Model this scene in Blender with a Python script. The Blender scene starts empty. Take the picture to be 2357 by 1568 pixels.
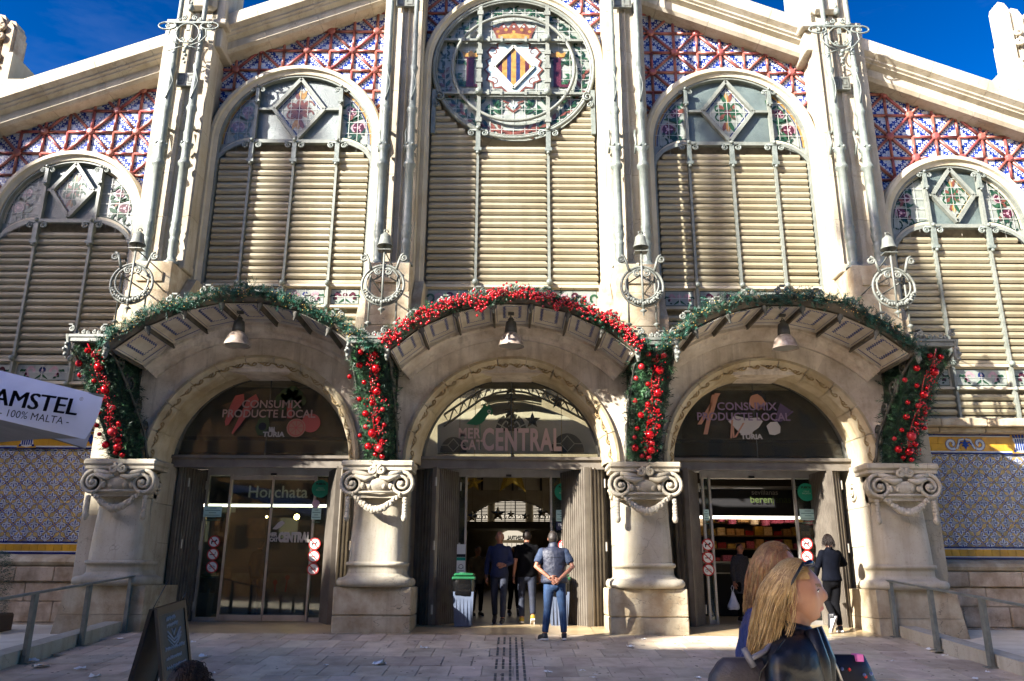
import bpy, math, random
from math import sin, cos, pi, radians as rad, sqrt, atan2
from mathutils import Vector, Matrix, noise
random.seed(7)
sc = bpy.context.scene
COL = sc.collection
# ---------------------------------------------------------------- camera
F_, CX_, CY_, H_ = 1847.0, 1178.5, 784.0, 1.0
PT, RL = rad(16.4), rad(0.33)
fw = Vector((0, cos(PT), sin(PT))); r0 = Vector((1, 0, 0)); u0 = Vector((0, -sin(PT), cos(PT)))
rv = cos(RL)*r0 + sin(RL)*u0; uv = -sin(RL)*r0 + cos(RL)*u0
cam = bpy.data.cameras.new('camera'); co = bpy.data.objects.new('camera', cam); COL.objects.link(co)
co.matrix_world = Matrix(((rv.x, uv.x, -fw.x, 0), (rv.y, uv.y, -fw.y, 0), (rv.z, uv.z, -fw.z, H_), (0, 0, 0, 1)))
cam.sensor_width = 36; cam.lens = 36*F_/2357; cam.clip_end = 2000; cam.clip_start = .05
sc.camera = co
def P(u, v, Y):
    """point of the place at depth Y that the photograph's (u, v) shows"""
    d = fw + rv*((u-CX_)/F_) - uv*((v-CY_)/F_); k = Y/d.y
    return Vector((d.x*k, Y, H_+d.z*k))
# ---------------------------------------------------------------- sky, sun, exposure
SA, SE = rad(53), rad(28)               # sun: degrees left of the camera's back, elevation
sdir = Vector((-sin(SA)*cos(SE), -cos(SA)*cos(SE), sin(SE)))
w = bpy.data.worlds.new('World'); sc.world = w; w.use_nodes = True
nt = w.node_tree; nt.nodes.clear()
sk = nt.nodes.new('ShaderNodeTexSky'); sk.sky_type = 'NISHITA'; sk.sun_disc = False
sk.sun_elevation = SE; sk.sun_rotation = rad(180)+SA; sk.air_density = 1.0; sk.dust_density = 1.2; sk.ozone_density = 4.0
hs = nt.nodes.new('ShaderNodeHueSaturation'); hs.inputs['Saturation'].default_value = 1.12; hs.inputs['Value'].default_value = 1.0
bg = nt.nodes.new('ShaderNodeBackground'); bg.inputs[1].default_value = 0.15
wo = nt.nodes.new('ShaderNodeOutputWorld')
ga = nt.nodes.new('ShaderNodeGamma'); ga.inputs[1].default_value = 2.1      # deepens the blue, whole dome alike
sc_a = nt.nodes.new('ShaderNodeVectorMath'); sc_a.operation = 'SCALE'; sc_a.inputs['Scale'].default_value = 1/18
sc_b = nt.nodes.new('ShaderNodeVectorMath'); sc_b.operation = 'SCALE'; sc_b.inputs['Scale'].default_value = 18.0
nt.links.new(sk.outputs[0], sc_a.inputs[0]); nt.links.new(sc_a.outputs[0], ga.inputs[0]); nt.links.new(ga.outputs[0], sc_b.inputs[0])
wb = nt.nodes.new('ShaderNodeVectorMath'); wb.operation = 'MULTIPLY'; wb.inputs[1].default_value = (1.18, 1.0, .84); nt.links.new(sc_b.outputs[0], wb.inputs[0]); nt.links.new(wb.outputs[0], hs.inputs['Color']); tc = nt.nodes.new('ShaderNodeTexCoord'); mp = nt.nodes.new('ShaderNodeMapping'); mp.inputs['Scale'].default_value = (1.2, 2.0, 5.0); mp.inputs['Rotation'].default_value = (.3, .5, 0)
cn = nt.nodes.new('ShaderNodeTexNoise'); cn.inputs['Scale'].default_value = 2.2; cn.inputs['Detail'].default_value = 7; cn.inputs['Roughness'].default_value = .62
cr = nt.nodes.new('ShaderNodeMapRange'); cr.inputs[1].default_value = .56; cr.inputs[2].default_value = .85; cr.inputs[4].default_value = .007        # thin cirrus over the whole dome
cm = nt.nodes.new('ShaderNodeMix'); cm.data_type = 'RGBA'; cm.inputs[7].default_value = (6, 6.3, 6.6, 1)
nt.links.new(tc.outputs['Generated'], mp.inputs[0]); nt.links.new(mp.outputs[0], cn.inputs[0]); nt.links.new(cn.outputs[0], cr.inputs[0]); nt.links.new(cr.outputs[0], cm.inputs[0])
nt.links.new(hs.outputs[0], cm.inputs[6]); nt.links.new(cm.outputs[2], bg.inputs[0]); nt.links.new(bg.outputs[0], wo.inputs[0])
sl = bpy.data.lights.new('sun', 'SUN'); sl.energy = 2.0; sl.angle = rad(.53); sl.color = (1, .95, .87)
so = bpy.data.objects.new('sun', sl); COL.objects.link(so); so.rotation_euler = (-sdir).to_track_quat('-Z', 'Y').to_euler(); so.location = (-20, -20, 30)
sc.view_settings.view_transform = 'Standard'; sc.view_settings.look = 'None'; sc.view_settings.gamma = 1
sc.view_settings.use_curve_mapping = False; sc.view_settings.exposure = 3.5
sc.render.engine = 'CYCLES'; sc.cycles.max_bounces = 7; sc.cycles.diffuse_bounces = 4; sc.cycles.glossy_bounces = 3; sc.cycles.transparent_max_bounces = 12
sc.cycles.use_denoising = True; sc.cycles.sample_clamp_indirect = 6; sc.cycles.caustics_reflective = False; sc.cycles.caustics_refractive = False
# ---------------------------------------------------------------- mesh builder
class MB:
    def __init__(s): s.v = []; s.f = []; s.m = []; s.s = []; s.M = None
    def add(s, vs, fs, m=0, sm=False):
        b = len(s.v)
        if s.M is not None: vs = [s.M @ Vector(v) for v in vs]
        s.v += [tuple(v) for v in vs]
        for i, f in enumerate(fs):
            s.f.append([b+k for k in f]); s.m.append(m); s.s.append(sm)
        return s
    def box(s, x0, x1, y0, y1, z0, z1, m=0, c=0.0):
        if c <= 0:
            vs = [(x, y, z) for x in (x0, x1) for y in (y0, y1) for z in (z0, z1)]
            return s.add(vs, [(0, 1, 3, 2), (4, 6, 7, 5), (0, 4, 5, 1), (2, 3, 7, 6), (0, 2, 6, 4), (1, 5, 7, 3)], m)
        X = (x0, x1); Y = (y0, y1); Z = (z0, z1); sg = (1, -1); vs = []; idx = {}
        for i in (0, 1):
            for j in (0, 1):
                for k in (0, 1):
                    for a in range(3):
                        d = [c*sg[i], c*sg[j], c*sg[k]]; d[a] = 0
                        idx[i, j, k, a] = len(vs); vs.append((X[i]+d[0], Y[j]+d[1], Z[k]+d[2]))
        fs = []
        for i in (0, 1):
            q = [idx[i, 0, 0, 0], idx[i, 1, 0, 0], idx[i, 1, 1, 0], idx[i, 0, 1, 0]]; fs.append(q if i else q[::-1])
            q = [idx[0, i, 0, 1], idx[1, i, 0, 1], idx[1, i, 1, 1], idx[0, i, 1, 1]]; fs.append(q[::-1] if i else q)
            q = [idx[0, 0, i, 2], idx[1, 0, i, 2], idx[1, 1, i, 2], idx[0, 1, i, 2]]; fs.append(q if i else q[::-1])
        for i in (0, 1):
            for j in (0, 1):
                fs.append([idx[i, j, 0, 0], idx[i, j, 1, 0], idx[i, j, 1, 1], idx[i, j, 0, 1]])
                fs.append([idx[i, 0, j, 0], idx[i, 1, j, 0], idx[i, 1, j, 2], idx[i, 0, j, 2]])
                fs.append([idx[0, i, j, 1], idx[1, i, j, 1], idx[1, i, j, 2], idx[0, i, j, 2]])
                for k in (0, 1): fs.append([idx[i, j, k, 0], idx[i, j, k, 1], idx[i, j, k, 2]])
        return s.add(vs, fs, m)
    def prism(s, poly, y0, y1, m=0, back=True):
        """poly in (x, z), extruded along y"""
        n = len(poly); vs = [(p[0], y0, p[1]) for p in poly]+[(p[0], y1, p[1]) for p in poly]
        fs = [list(range(n))]+[[i, (i+1) % n, n+(i+1) % n, n+i] for i in range(n)]
        if back: fs.append(list(range(2*n-1, n-1, -1)))
        return s.add(vs, fs, m)
    def prismx(s, poly, x0, x1, m=0):
        n = len(poly); vs = [(x0, p[0], p[1]) for p in poly]+[(x1, p[0], p[1]) for p in poly]
        return s.add(vs, [list(range(n)), list(range(2*n-1, n-1, -1))]+[[i, (i+1) % n, n+(i+1) % n, n+i] for i in range(n)], m)
    def prismz(s, poly, z0, z1, m=0):
        n = len(poly); vs = [(p[0], p[1], z0) for p in poly]+[(p[0], p[1], z1) for p in poly]
        return s.add(vs, [list(range(n)), list(range(2*n-1, n-1, -1))]+[[i, (i+1) % n, n+(i+1) % n, n+i] for i in range(n)], m)
    def tube(s, pts, r, n=6, m=0, closed=False, caps=True):
        pts = [Vector(p) for p in pts]; N = len(pts)
        R = r if isinstance(r, (list, tuple)) else [r]*N
        vs = []; up = None
        for i, p in enumerate(pts):
            a = pts[i-1] if (i > 0 or closed) else p; b = pts[(i+1) % N] if (i < N-1 or closed) else p
            t = (b-a); t = t.normalized() if t.length > 1e-9 else Vector((0, 0, 1))
            if up is None:
                up = Vector((0, 1, 0)) if abs(t.y) < .9 else Vector((1, 0, 0))
            x = t.cross(up)
            if x.length < 1e-6: x = t.cross(Vector((1, 0, .3)))
            x.normalize(); yv = x.cross(t).normalized(); up = yv
            for k in range(n):
                a = 2*pi*k/n; vs.append(p+x*(cos(a)*R[i])+yv*(sin(a)*R[i]))
        fs = []
        for i in range(N if closed else N-1):
            j = (i+1) % N
            for k in range(n): fs.append([i*n+k, i*n+(k+1) % n, j*n+(k+1) % n, j*n+k])
        if caps and not closed: fs += [list(range(n))[::-1], [(N-1)*n+k for k in range(n)]]
        return s.add(vs, fs, m, True)
    def lathe(s, prof, c=(0, 0, 0), n=16, m=0, sm=True, a0=0, a1=2*pi):
        full = abs(a1-a0-2*pi) < 1e-6; k_ = n if full else n+1; vs = []
        for r, z in prof:
            for k in range(k_):
                a = a0+(a1-a0)*k/n; vs.append((c[0]+r*cos(a), c[1]+r*sin(a), c[2]+z))
        fs = []
        for i in range(len(prof)-1):
            for k in range(n):
                k2 = (k+1) % k_; fs.append([i*k_+k, i*k_+k2, (i+1)*k_+k2, (i+1)*k_+k])
        return s.add(vs, fs, m, sm)
    def ball(s, c, r, n=10, m=0, sz=None):
        rx, ry, rz = (r, r, r) if sz is None else sz; h = max(3, n//2); vs = [(c[0], c[1], c[2]+rz)]
        for i in range(1, h):
            a = pi*i/h
            for k in range(n): vs.append((c[0]+rx*sin(a)*cos(2*pi*k/n), c[1]+ry*sin(a)*sin(2*pi*k/n), c[2]+rz*cos(a)))
        vs.append((c[0], c[1], c[2]-rz)); L = len(vs)-1
        fs = [[0, 1+k, 1+(k+1) % n] for k in range(n)]
        for i in range(h-2):
            for k in range(n): fs.append([1+i*n+k, 1+(i+1)*n+k, 1+(i+1)*n+(k+1) % n, 1+i*n+(k+1) % n])
        fs += [[L, 1+(h-2)*n+(k+1) % n, 1+(h-2)*n+k] for k in range(n)]
        return s.add(vs, fs, m, True)
    # flat work in the x-z plane facing -y
    def rib(s, pts, w_, y, m=0, closed=False, d=.004):
        """stroke: pts (x, z), width number or list; a thin raised strip"""
        N = len(pts); W_ = w_ if isinstance(w_, (list, tuple)) else [w_]*N; vs = []
        for i, p in enumerate(pts):
            a = pts[i-1] if (i > 0 or closed) else p; b = pts[(i+1) % N] if (i < N-1 or closed) else p
            tx, tz = b[0]-a[0], b[1]-a[1]; l = sqrt(tx*tx+tz*tz) or 1; nx, nz = -tz/l, tx/l; h = W_[i]/2
            vs += [(p[0]+nx*h, y, p[1]+nz*h), (p[0]-nx*h, y, p[1]-nz*h)]
        fs = [[2*i, 2*i+1, 2*((i+1) % N)+1, 2*((i+1) % N)] for i in range(N if closed else N-1)]
        return s.add(vs, fs, m)
    def disc(s, x, z, r, y, m=0, n=12, rz=None):
        rz = rz or r
        return s.add([(x+r*cos(2*pi*k/n), y, z+rz*sin(2*pi*k/n)) for k in range(n)], [list(range(n))], m)
    def poly(s, pts, y, m=0): return s.add([(p[0], y, p[1]) for p in pts], [list(range(len(pts)))], m)
    def mesh(s, name, mats):
        me = bpy.data.meshes.new(name); me.from_pydata(s.v, [], s.f)
        for k in mats: me.materials.append(k)
        me.polygons.foreach_set('material_index', s.m); me.polygons.foreach_set('use_smooth', s.s); me.update()
        return me
W = {}
def link(o, par, at, local):
    at = Vector(at) if at is not None else Vector((0, 0, 0)); COL.objects.link(o)
    if par is None: o.location = at; W[o] = at
    elif local: o.parent = par; o.location = at; W[o] = W[par]+at
    else: o.parent = par; o.location = at-W[par]; W[o] = at
    return o
def props(o, label=None, cat=None, group=None, kind=None):
    if label: o['label'] = label
    if cat: o['category'] = cat
    if group: o['group'] = group
    if kind: o['kind'] = kind
    return o
def mk(name, mb, mats, par=None, at=None, local=False, rot=None, sc_=None, **kw):
    if not isinstance(mats, (list, tuple)): mats = [mats]
    me = mb.mesh(name, mats) if isinstance(mb, MB) else mb
    o = bpy.data.objects.new(name, me); link(o, par, at, local)
    if rot: o.rotation_euler = rot
    if sc_: o.scale = sc_
    return props(o, **kw)
def root(name, at, label, cat, group=None, rz=0, **kw):
    o = bpy.data.objects.new(name, None); o.empty_display_size = .2; link(o, None, at, False); o.rotation_euler = (0, 0, rz)
    return props(o, label, cat, group)
def dup(o, at, label=None, group=None, rz=None, par=None):
    r = o.copy(); COL.objects.link(r)
    if par is not None: r.parent = par
    else:
        r.location = at; W[r] = Vector(at)
        if rz is not None: r.rotation_euler = (0, 0, rz)
    if label: r['label'] = label
    if group: r['group'] = group
    for ch in list(KIDS(o)): dup(ch, None, par=r)
    return r
def KIDS(o): return [c for c in COL.objects if c.parent == o]
# ---------------------------------------------------------------- materials
def hx(h):
    c = [int(h[i:i+2], 16)/255 for i in (0, 2, 4)]
    return tuple((x/12.92 if x <= .04045 else ((x+.055)/1.055)**2.4) for x in c)+(1,)
def mat(name, c, c2=None, rough=.6, metal=0, ns=3, bump=0, bs=30, rnd=0, streak=0, sc2=None, crack=0, spec=.5, coat=0, emis=None, fleck=0, local=False, hue=0):
    m = bpy.data.materials.new(name); m.use_nodes = True; n = m.node_tree; N = n.nodes; L = n.links
    b = N['Principled BSDF']; b.inputs['Roughness'].default_value = rough; b.inputs['Metallic'].default_value = metal
    b.inputs['Specular IOR Level'].default_value = spec; b.inputs['Coat Weight'].default_value = coat
    c = hx(c) if isinstance(c, str) else c+(1,); 
    if c2 is not None: c2 = hx(c2) if isinstance(c2, str) else c2+(1,)
    geo = N.new('ShaderNodeNewGeometry'); pos = geo.outputs['Position']
    if local: pos = N.new('ShaderNodeTexCoord').outputs['Object']
    def nz(scale, det=4, sx=None):
        t = N.new('ShaderNodeTexNoise'); t.inputs['Scale'].default_value = scale; t.inputs['Detail'].default_value = det; t.inputs['Roughness'].default_value = .6
        if sx:
            mp = N.new('ShaderNodeMapping'); mp.inputs['Scale'].default_value = sx; L.new(pos, mp.inputs[0]); L.new(mp.outputs[0], t.inputs[0])
        else: L.new(pos, t.inputs[0])
        return t.outputs[0]
    def mix(f, a, bb, mode='MIX'):
        x = N.new('ShaderNodeMix'); x.data_type = 'RGBA'; x.blend_type = mode
        for s_, v in ((0, f), (6, a), (7, bb)):
            if isinstance(v, (int, float)): x.inputs[s_].default_value = v
            elif isinstance(v, tuple): x.inputs[s_].default_value = v
            else: L.new(v, x.inputs[s_])
        return x.outputs[2]
    def rng(v, a, bb, lo=0, hi=1):
        x = N.new('ShaderNodeMapRange'); L.new(v, x.inputs[0]); x.inputs[1].default_value = a; x.inputs[2].default_value = bb; x.inputs[3].default_value = lo; x.inputs[4].default_value = hi
        return x.outputs[0]
    col = c
    if c2 is not None: col = mix(rng(nz(ns), .38, .66), c, c2)
    if streak:
        s1 = rng(nz(1.0, 5, (5, 5, .45)), .5, .72, 0, streak); d = tuple(k*.42 for k in c[:3])+(1,)
        col = mix(s1, col, (d[0], d[1]*.9, d[2]*.8, 1))
    if fleck:
        s2 = rng(nz(28, 3), .60, .72, 0, fleck); col = mix(s2, col, tuple(k*.35 for k in c[:3])+(1,))
    if crack:
        v = N.new('ShaderNodeTexVoronoi'); v.feature = 'DISTANCE_TO_EDGE'; v.inputs['Scale'].default_value = 1.6
        mm = mix(.35, pos, N.new('ShaderNodeTexNoise').outputs[1], 'ADD'); L.new(mm, v.inputs[0])
        cr = rng(v.outputs[0], .0, .012, 1, 0); gate = rng(nz(.8, 2), .5, .62); mu = N.new('ShaderNodeMath'); mu.operation = 'MULTIPLY'; L.new(cr, mu.inputs[0]); L.new(gate, mu.inputs[1])
        mu2 = N.new('ShaderNodeMath'); mu2.operation = 'MULTIPLY'; L.new(mu.outputs[0], mu2.inputs[0]); mu2.inputs[1].default_value = crack
        col = mix(mu2.outputs[0], col, tuple(k*.25 for k in c[:3])+(1,))
    if rnd or hue:
        oi = N.new('ShaderNodeObjectInfo'); h = N.new('ShaderNodeHueSaturation')
        L.new(rng(oi.outputs['Random'], 0, 1, 1-rnd, 1+rnd), h.inputs['Value'])
        if hue:
            fr = N.new('ShaderNodeMath'); fr.operation = 'MULTIPLY'; L.new(oi.outputs['Random'], fr.inputs[0]); fr.inputs[1].default_value = 7.31
            f2 = N.new('ShaderNodeMath'); f2.operation = 'FRACT'; L.new(fr.outputs[0], f2.inputs[0]); L.new(rng(f2.outputs[0], 0, 1, .5-hue, .5+hue), h.inputs['Hue'])
        if isinstance(col, tuple): h.inputs['Color'].default_value = col
        else: L.new(col, h.inputs['Color'])
        col = h.outputs[0]
    if isinstance(col, tuple): b.inputs['Base Color'].default_value = col
    else: L.new(col, b.inputs['Base Color'])
    if bump:
        bp = N.new('ShaderNodeBump'); bp.inputs['Strength'].default_value = bump; bp.inputs['Distance'].default_value = .02
        L.new(nz(bs, 5), bp.inputs['Height']); L.new(bp.outputs[0], b.inputs['Normal'])
    if emis:
        b.inputs['Emission Color'].default_value = hx(emis[0]); b.inputs['Emission Strength'].default_value = emis[1]
    return m
def glassmat(name, tint, op, rough=.02, ior=1.5, refl=1.0, wav=.0):
    """thin glazing: sees through and mirrors"""
    m = bpy.data.materials.new(name); m.use_nodes = True; n = m.node_tree; N = n.nodes; L = n.links; N.remove(N['Principled BSDF'])
    t = N.new('ShaderNodeBsdfTransparent'); t.inputs[0].default_value = hx(tint); g = N.new('ShaderNodeBsdfGlossy'); g.inputs['Roughness'].default_value = rough
    g.inputs[0].default_value = (refl, refl, refl, 1); fr = N.new('ShaderNodeFresnel'); fr.inputs[0].default_value = ior
    mx = N.new('ShaderNodeMixShader'); L.new(fr.outputs[0], mx.inputs[0]); L.new(t.outputs[0], mx.inputs[1]); L.new(g.outputs[0], mx.inputs[2])
    out = mx.outputs[0]
    if op > 0:
        d = N.new('ShaderNodeBsdfDiffuse'); d.inputs[0].default_value = hx('8a8a80'); m2 = N.new('ShaderNodeMixShader'); m2.inputs[0].default_value = op  # even grey haze in the glass stands in for interior brightness
        L.new(out, m2.inputs[1]); L.new(d.outputs[0], m2.inputs[2]); out = m2.outputs[0]
    if wav:
        nn = N.new('ShaderNodeTexNoise'); nn.inputs['Scale'].default_value = 1.3; bp = N.new('ShaderNodeBump'); bp.inputs['Strength'].default_value = wav; bp.inputs['Distance'].default_value = .05
        L.new(nn.outputs[0], bp.inputs['Height']); L.new(bp.outputs[0], g.inputs['Normal'])
    L.new(out, N['Material Output'].inputs[0]); return m
STONE = mat('limestone_cream', 'bdb193', 'a39676', .85, ns=1.4, bump=.35, bs=22, streak=.35, crack=.5, fleck=.25)
STONEW = mat('limestone_pale', 'aba392', '998f79', .85, ns=1.2, bump=.3, bs=25, streak=.5, rnd=.07, fleck=.5, crack=.7)
STONED = mat('limestone_stained', 'd8cdbc', 'b0a18c', .9, ns=1.7, bump=.5, bs=18, streak=.75, rnd=.10, fleck=.4)
STONEB = mat('limestone_block', 'b0a48b', '8e7c60', .85, ns=2.6, bump=.55, bs=20, streak=.5, rnd=.08, fleck=.5, crack=1)
STONER = mat('stone_rough', 'b7a58e', '89755c', .9, ns=3, bump=.8, bs=12, streak=.45, rnd=.10, fleck=.5, crack=1)
CARVE = mat('stone_carving', 'a8946c', '846c48', .9, ns=4, bump=.4, bs=20)
TRIM = mat('arch_moulding', 'b2aa96', 'a0967d', .75, ns=1.5, bump=.12, bs=20, streak=.15)
TRIMS = mat('portal_moulding', 'c2b598', 'a4926f', .8, ns=1.6, bump=.3, bs=20, streak=.4, rnd=.05)
IRON = mat('painted_iron', '717872', '5c635d', .45, ns=6, bump=.15, bs=40, streak=.25)
IRONP = mat('painted_iron_pale', '6f726a', '575a54', .5, ns=6, bump=.1, bs=40, streak=.2)
IROND = mat('painted_iron_dark', '55544c', '3b3933', .6, ns=6, bump=.2, bs=40)
SLAT = mat('louvre_paint', '968e76', '897f66', .55, ns=1.2, bump=.1, bs=30, rnd=.07, streak=.25)
MULL = mat('mullion_paint', '767a72', '646860', .5, ns=5, streak=.2)
TERRA = mat('terracotta_glaze', '8d4f46', '763d36', .4, ns=2.5, bump=.1, bs=30, rnd=.13, hue=.012)
TW = mat('tile_white', 'b2b5b9', 'a0a6ae', .18, ns=6, bump=.06, bs=14, rnd=.05)
TB = mat('tile_blue', '17327f', '0d2264', .18, ns=7, rnd=.12)
TB2 = mat('tile_pale_blue', '7e94c4', '5d76b0', .2, ns=7, rnd=.1)
TY = mat('tile_yellow', 'b98d2c', 'a0782a', .2, ns=3, rnd=.12, bump=.06, bs=10)
TYB = mat('tile_ochre', 'ab945c', '8f7c50', .25, ns=5, rnd=.12, bump=.06, bs=10)
TN = mat('tile_navy', '14205e', '0d1748', .2, ns=3)
GROUT = mat('grout', '8c8478', '6e675c', .9, ns=5)
GLG = mat('glass_ribbed', '56625f', '434e4c', .4, ns=2, bump=.5, bs=60, spec=.7, rnd=.08)
GLP = mat('stained_ground', '70766f', '858a82', .4, ns=5, bump=.3, bs=40, spec=.6, rnd=.06)
GLR = mat('stained_ruby', '47202a', '32141b', .25, ns=6)
GLGR = mat('stained_green', '2a4a31', '1d3525', .25, ns=6)
GLGD = mat('stained_green_dark', '1e3526', '152a1e', .25, ns=6)
GLBR = mat('stained_brown', '663b2e', '4b2b22', .3, ns=6)
GLY = mat('stained_amber', '96743a', '735528', .3, ns=9)
GLB = mat('stained_blue', '27315c', '1c2347', .25, ns=6)
GLPI = mat('stained_pink', '9b7f84', '84666d', .3, ns=6)
GLC = mat('stained_pale_blue', '93a8ab', '7c9196', .3, ns=8)
LEAD = mat('lead_came', 'a3a69f', '8c8f88', .5, ns=8)
DARK = mat('dark_void', '16140f', rough=.9)
PANEL = mat('soffit_panel', 'd6cfc0', 'c4b9a4', .7, ns=2.5, bump=.1, bs=20, rnd=.05, streak=.15)
PBLUE = mat('soffit_blue', '4a5a94', '38467c', .6, ns=6)
RIBM = mat('soffit_rib', '665e50', '4a4338', .8, ns=4, rnd=.1)
ALU = mat('brushed_metal', 'b0aca6', '9a958d', .35, metal=.6, ns=3)
LEAF = mat('door_leaf_metal', '6d665c', '5a534a', .45, metal=.1, ns=3, streak=.25, rnd=.05)
PAVER = mat('paver_stone', 'c4b39c', 'a3917b', .62, ns=2.4, bump=.35, bs=26, rnd=.2, fleck=.35, hue=.01)
MARB = mat('threshold_marble', 'ac9876', '8d7958', .3, ns=1.6, bump=.05, bs=8)
ASPH = mat('street_paving', 'd6cbb4', 'c4b79c', .8, ns=2, bump=.3, bs=20)
GLASS = glassmat('door_glass', 'cfd8d2', .05, ior=1.5)
GLASSL = glassmat('lunette_glass', 'b4b4a4', .12, ior=1.46, wav=.25)
WHITE = mat('white_paint', 'd9d9d6', rough=.5)
BLACK = mat('black_plastic', '101010', rough=.35)
# ================================================================ MARKET BUILDING, upper front
B = root('market_building', (0, 17.4, 0), 'ornate cream stone market hall front with arched louvre windows, tiled gable and three canopied entrances', 'market hall')
def zr(x): return 16.16-.4*abs(x)
mb = MB()
def wallpoly(x0, x1, zb):
    xs = sorted({x0, x1} | ({0} if x0 < 0 < x1 else set())); top = [(x, zr(x)+.35) for x in xs]
    mb.prism([(x0, zb), (x1, zb)]+top[::-1], 17.42, 17.85)
wallpoly(-8.2, 8.2, 6.25); wallpoly(-14, -8.2, 3.95); wallpoly(8.2, 14, 3.95)
mk('wall', mb, STONEW, B)
def bar(m_, x0, z0, x1, z1, w_, y0, y1, m=0):
    l = sqrt((x1-x0)**2+(z1-z0)**2); nx, nz = -(z1-z0)/l*w_/2, (x1-x0)/l*w_/2
    m_.prism([(x0+nx, z0+nz), (x0-nx, z0-nz), (x1-nx, z1-nz), (x1+nx, z1+nz)], y0, y1, m)
def spiral(cx, cz, ra, rb, a0, a1, n=18):
    return [(cx+(ra+(rb-ra)*t/n)*cos(a0+(a1-a0)*t/n), cz+(ra+(rb-ra)*t/n)*sin(a0+(a1-a0)*t/n)) for t in range(n+1)]
def leafp(x, z, a, l, w_=.35):
    pts = []
    for t in (0, .3, .65, 1): pts.append((t*l, w_*l*sin(pi*t)**.8*.5 if 0 < t < 1 else 0))
    pts += [(p[0], -p[1]) for p in pts[-2:0:-1]]
    return [(x+p[0]*cos(a)-p[1]*sin(a), z+p[0]*sin(a)+p[1]*cos(a)) for p in pts]
def sweep(m_, cx, zs, prof, zb, n=36, m=0, th0=0, th1=pi, legs=True):
    """prof: (r, y) swept round a semicircle, with straight legs down to zb"""
    rows = []
    if legs: rows.append([(cx+r, y, zb) for r, y in prof])
    for k in range(n+1):
        a = th0+(th1-th0)*k/n; rows.append([(cx+r*cos(a), y, zs+r*sin(a)) for r, y in prof])
    if legs: rows.append([(cx-r, y, zb) for r, y in prof])
    q = len(prof); vs = [p for r_ in rows for p in r_]
    m_.add(vs, [[i*q+j, (i+1)*q+j, (i+1)*q+j+1, i*q+j+1] for i in range(len(rows)-1) for j in range(q-1)], m)
def scroll3(m_, x, y, z, s, m=0, w_=.03, sx=1, turns=1.6, r_=None):
    """an iron or stone volute standing in the x-z plane"""
    pts = [(x+sx*s*(1-.8*t/14)*cos(pi/2+turns*2*pi*t/14), y, z+s*(1-.8*t/14)*sin(pi/2+turns*2*pi*t/14)) for t in range(15)]
    m_.tube(pts, [(r_ or w_)*(1.1-.35*t/14) for t in range(15)], 5, m)
# slat: nose and sloping board, unit length along x
def slatmesh(L_):
    m_ = MB(); pr = [(0, 0), (0, .058), (.012, .068), (.25, .09), (.25, .08), (.07, .05), (.052, -.050), (.042, -.055)]
    n = len(pr); e = .03
    vs = [(-L_/2+e*(i in (1, 2)), p[0], p[1]) for i, p in enumerate(pr)]+[(L_/2-e*(i in (1, 2)), p[0], p[1]) for i, p in enumerate(pr)]
    m_.add(vs, [list(range(n)), list(range(2*n-1, n-1, -1))]+[[i, n+i, n+(i+1) % n, (i+1) % n] for i in range(n)])
    return m_
SLATM = slatmesh(1.0).mesh('slat', [SLAT]); nslat = 0
def slats(win, segs, z0, z1, lim, stuff=False):
    """segs: (xa, xb) columns; lim(x-range, z) clips to the arch"""
    global nslat
    rest = MB(); z = z0; k = 0
    while z < z1-.05:
        for xa, xb in segs:
            r = lim(xa, xb, z+.08)
            if r is None or r[1]-r[0] < .12: continue
            a, b_ = r; tz = random.uniform(-.007, .007); tilt = random.choice([0]*9+[.14, -.12, .06])
            if not stuff and nslat < 300:
                o = bpy.data.objects.new('slat', SLATM); link(o, win, ((a+b_)/2, 17.13, z+tz), False); o.scale = (b_-a-.01, 1, 1); o.rotation_euler = (tilt, random.uniform(-.005, .005), 0); nslat += 1
            else:
                rest.M = Matrix.Translation(((a+b_)/2, 17.13, z+tz)) @ Matrix.Diagonal((b_-a-.01, 1, 1, 1)); mm = slatmesh(1.0); rest.add(mm.v, mm.f)
        z += .1635; k += 1
    rest.M = None
    if rest.v: mk('slat_row', rest, SLAT, win, kind='stuff')
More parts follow.
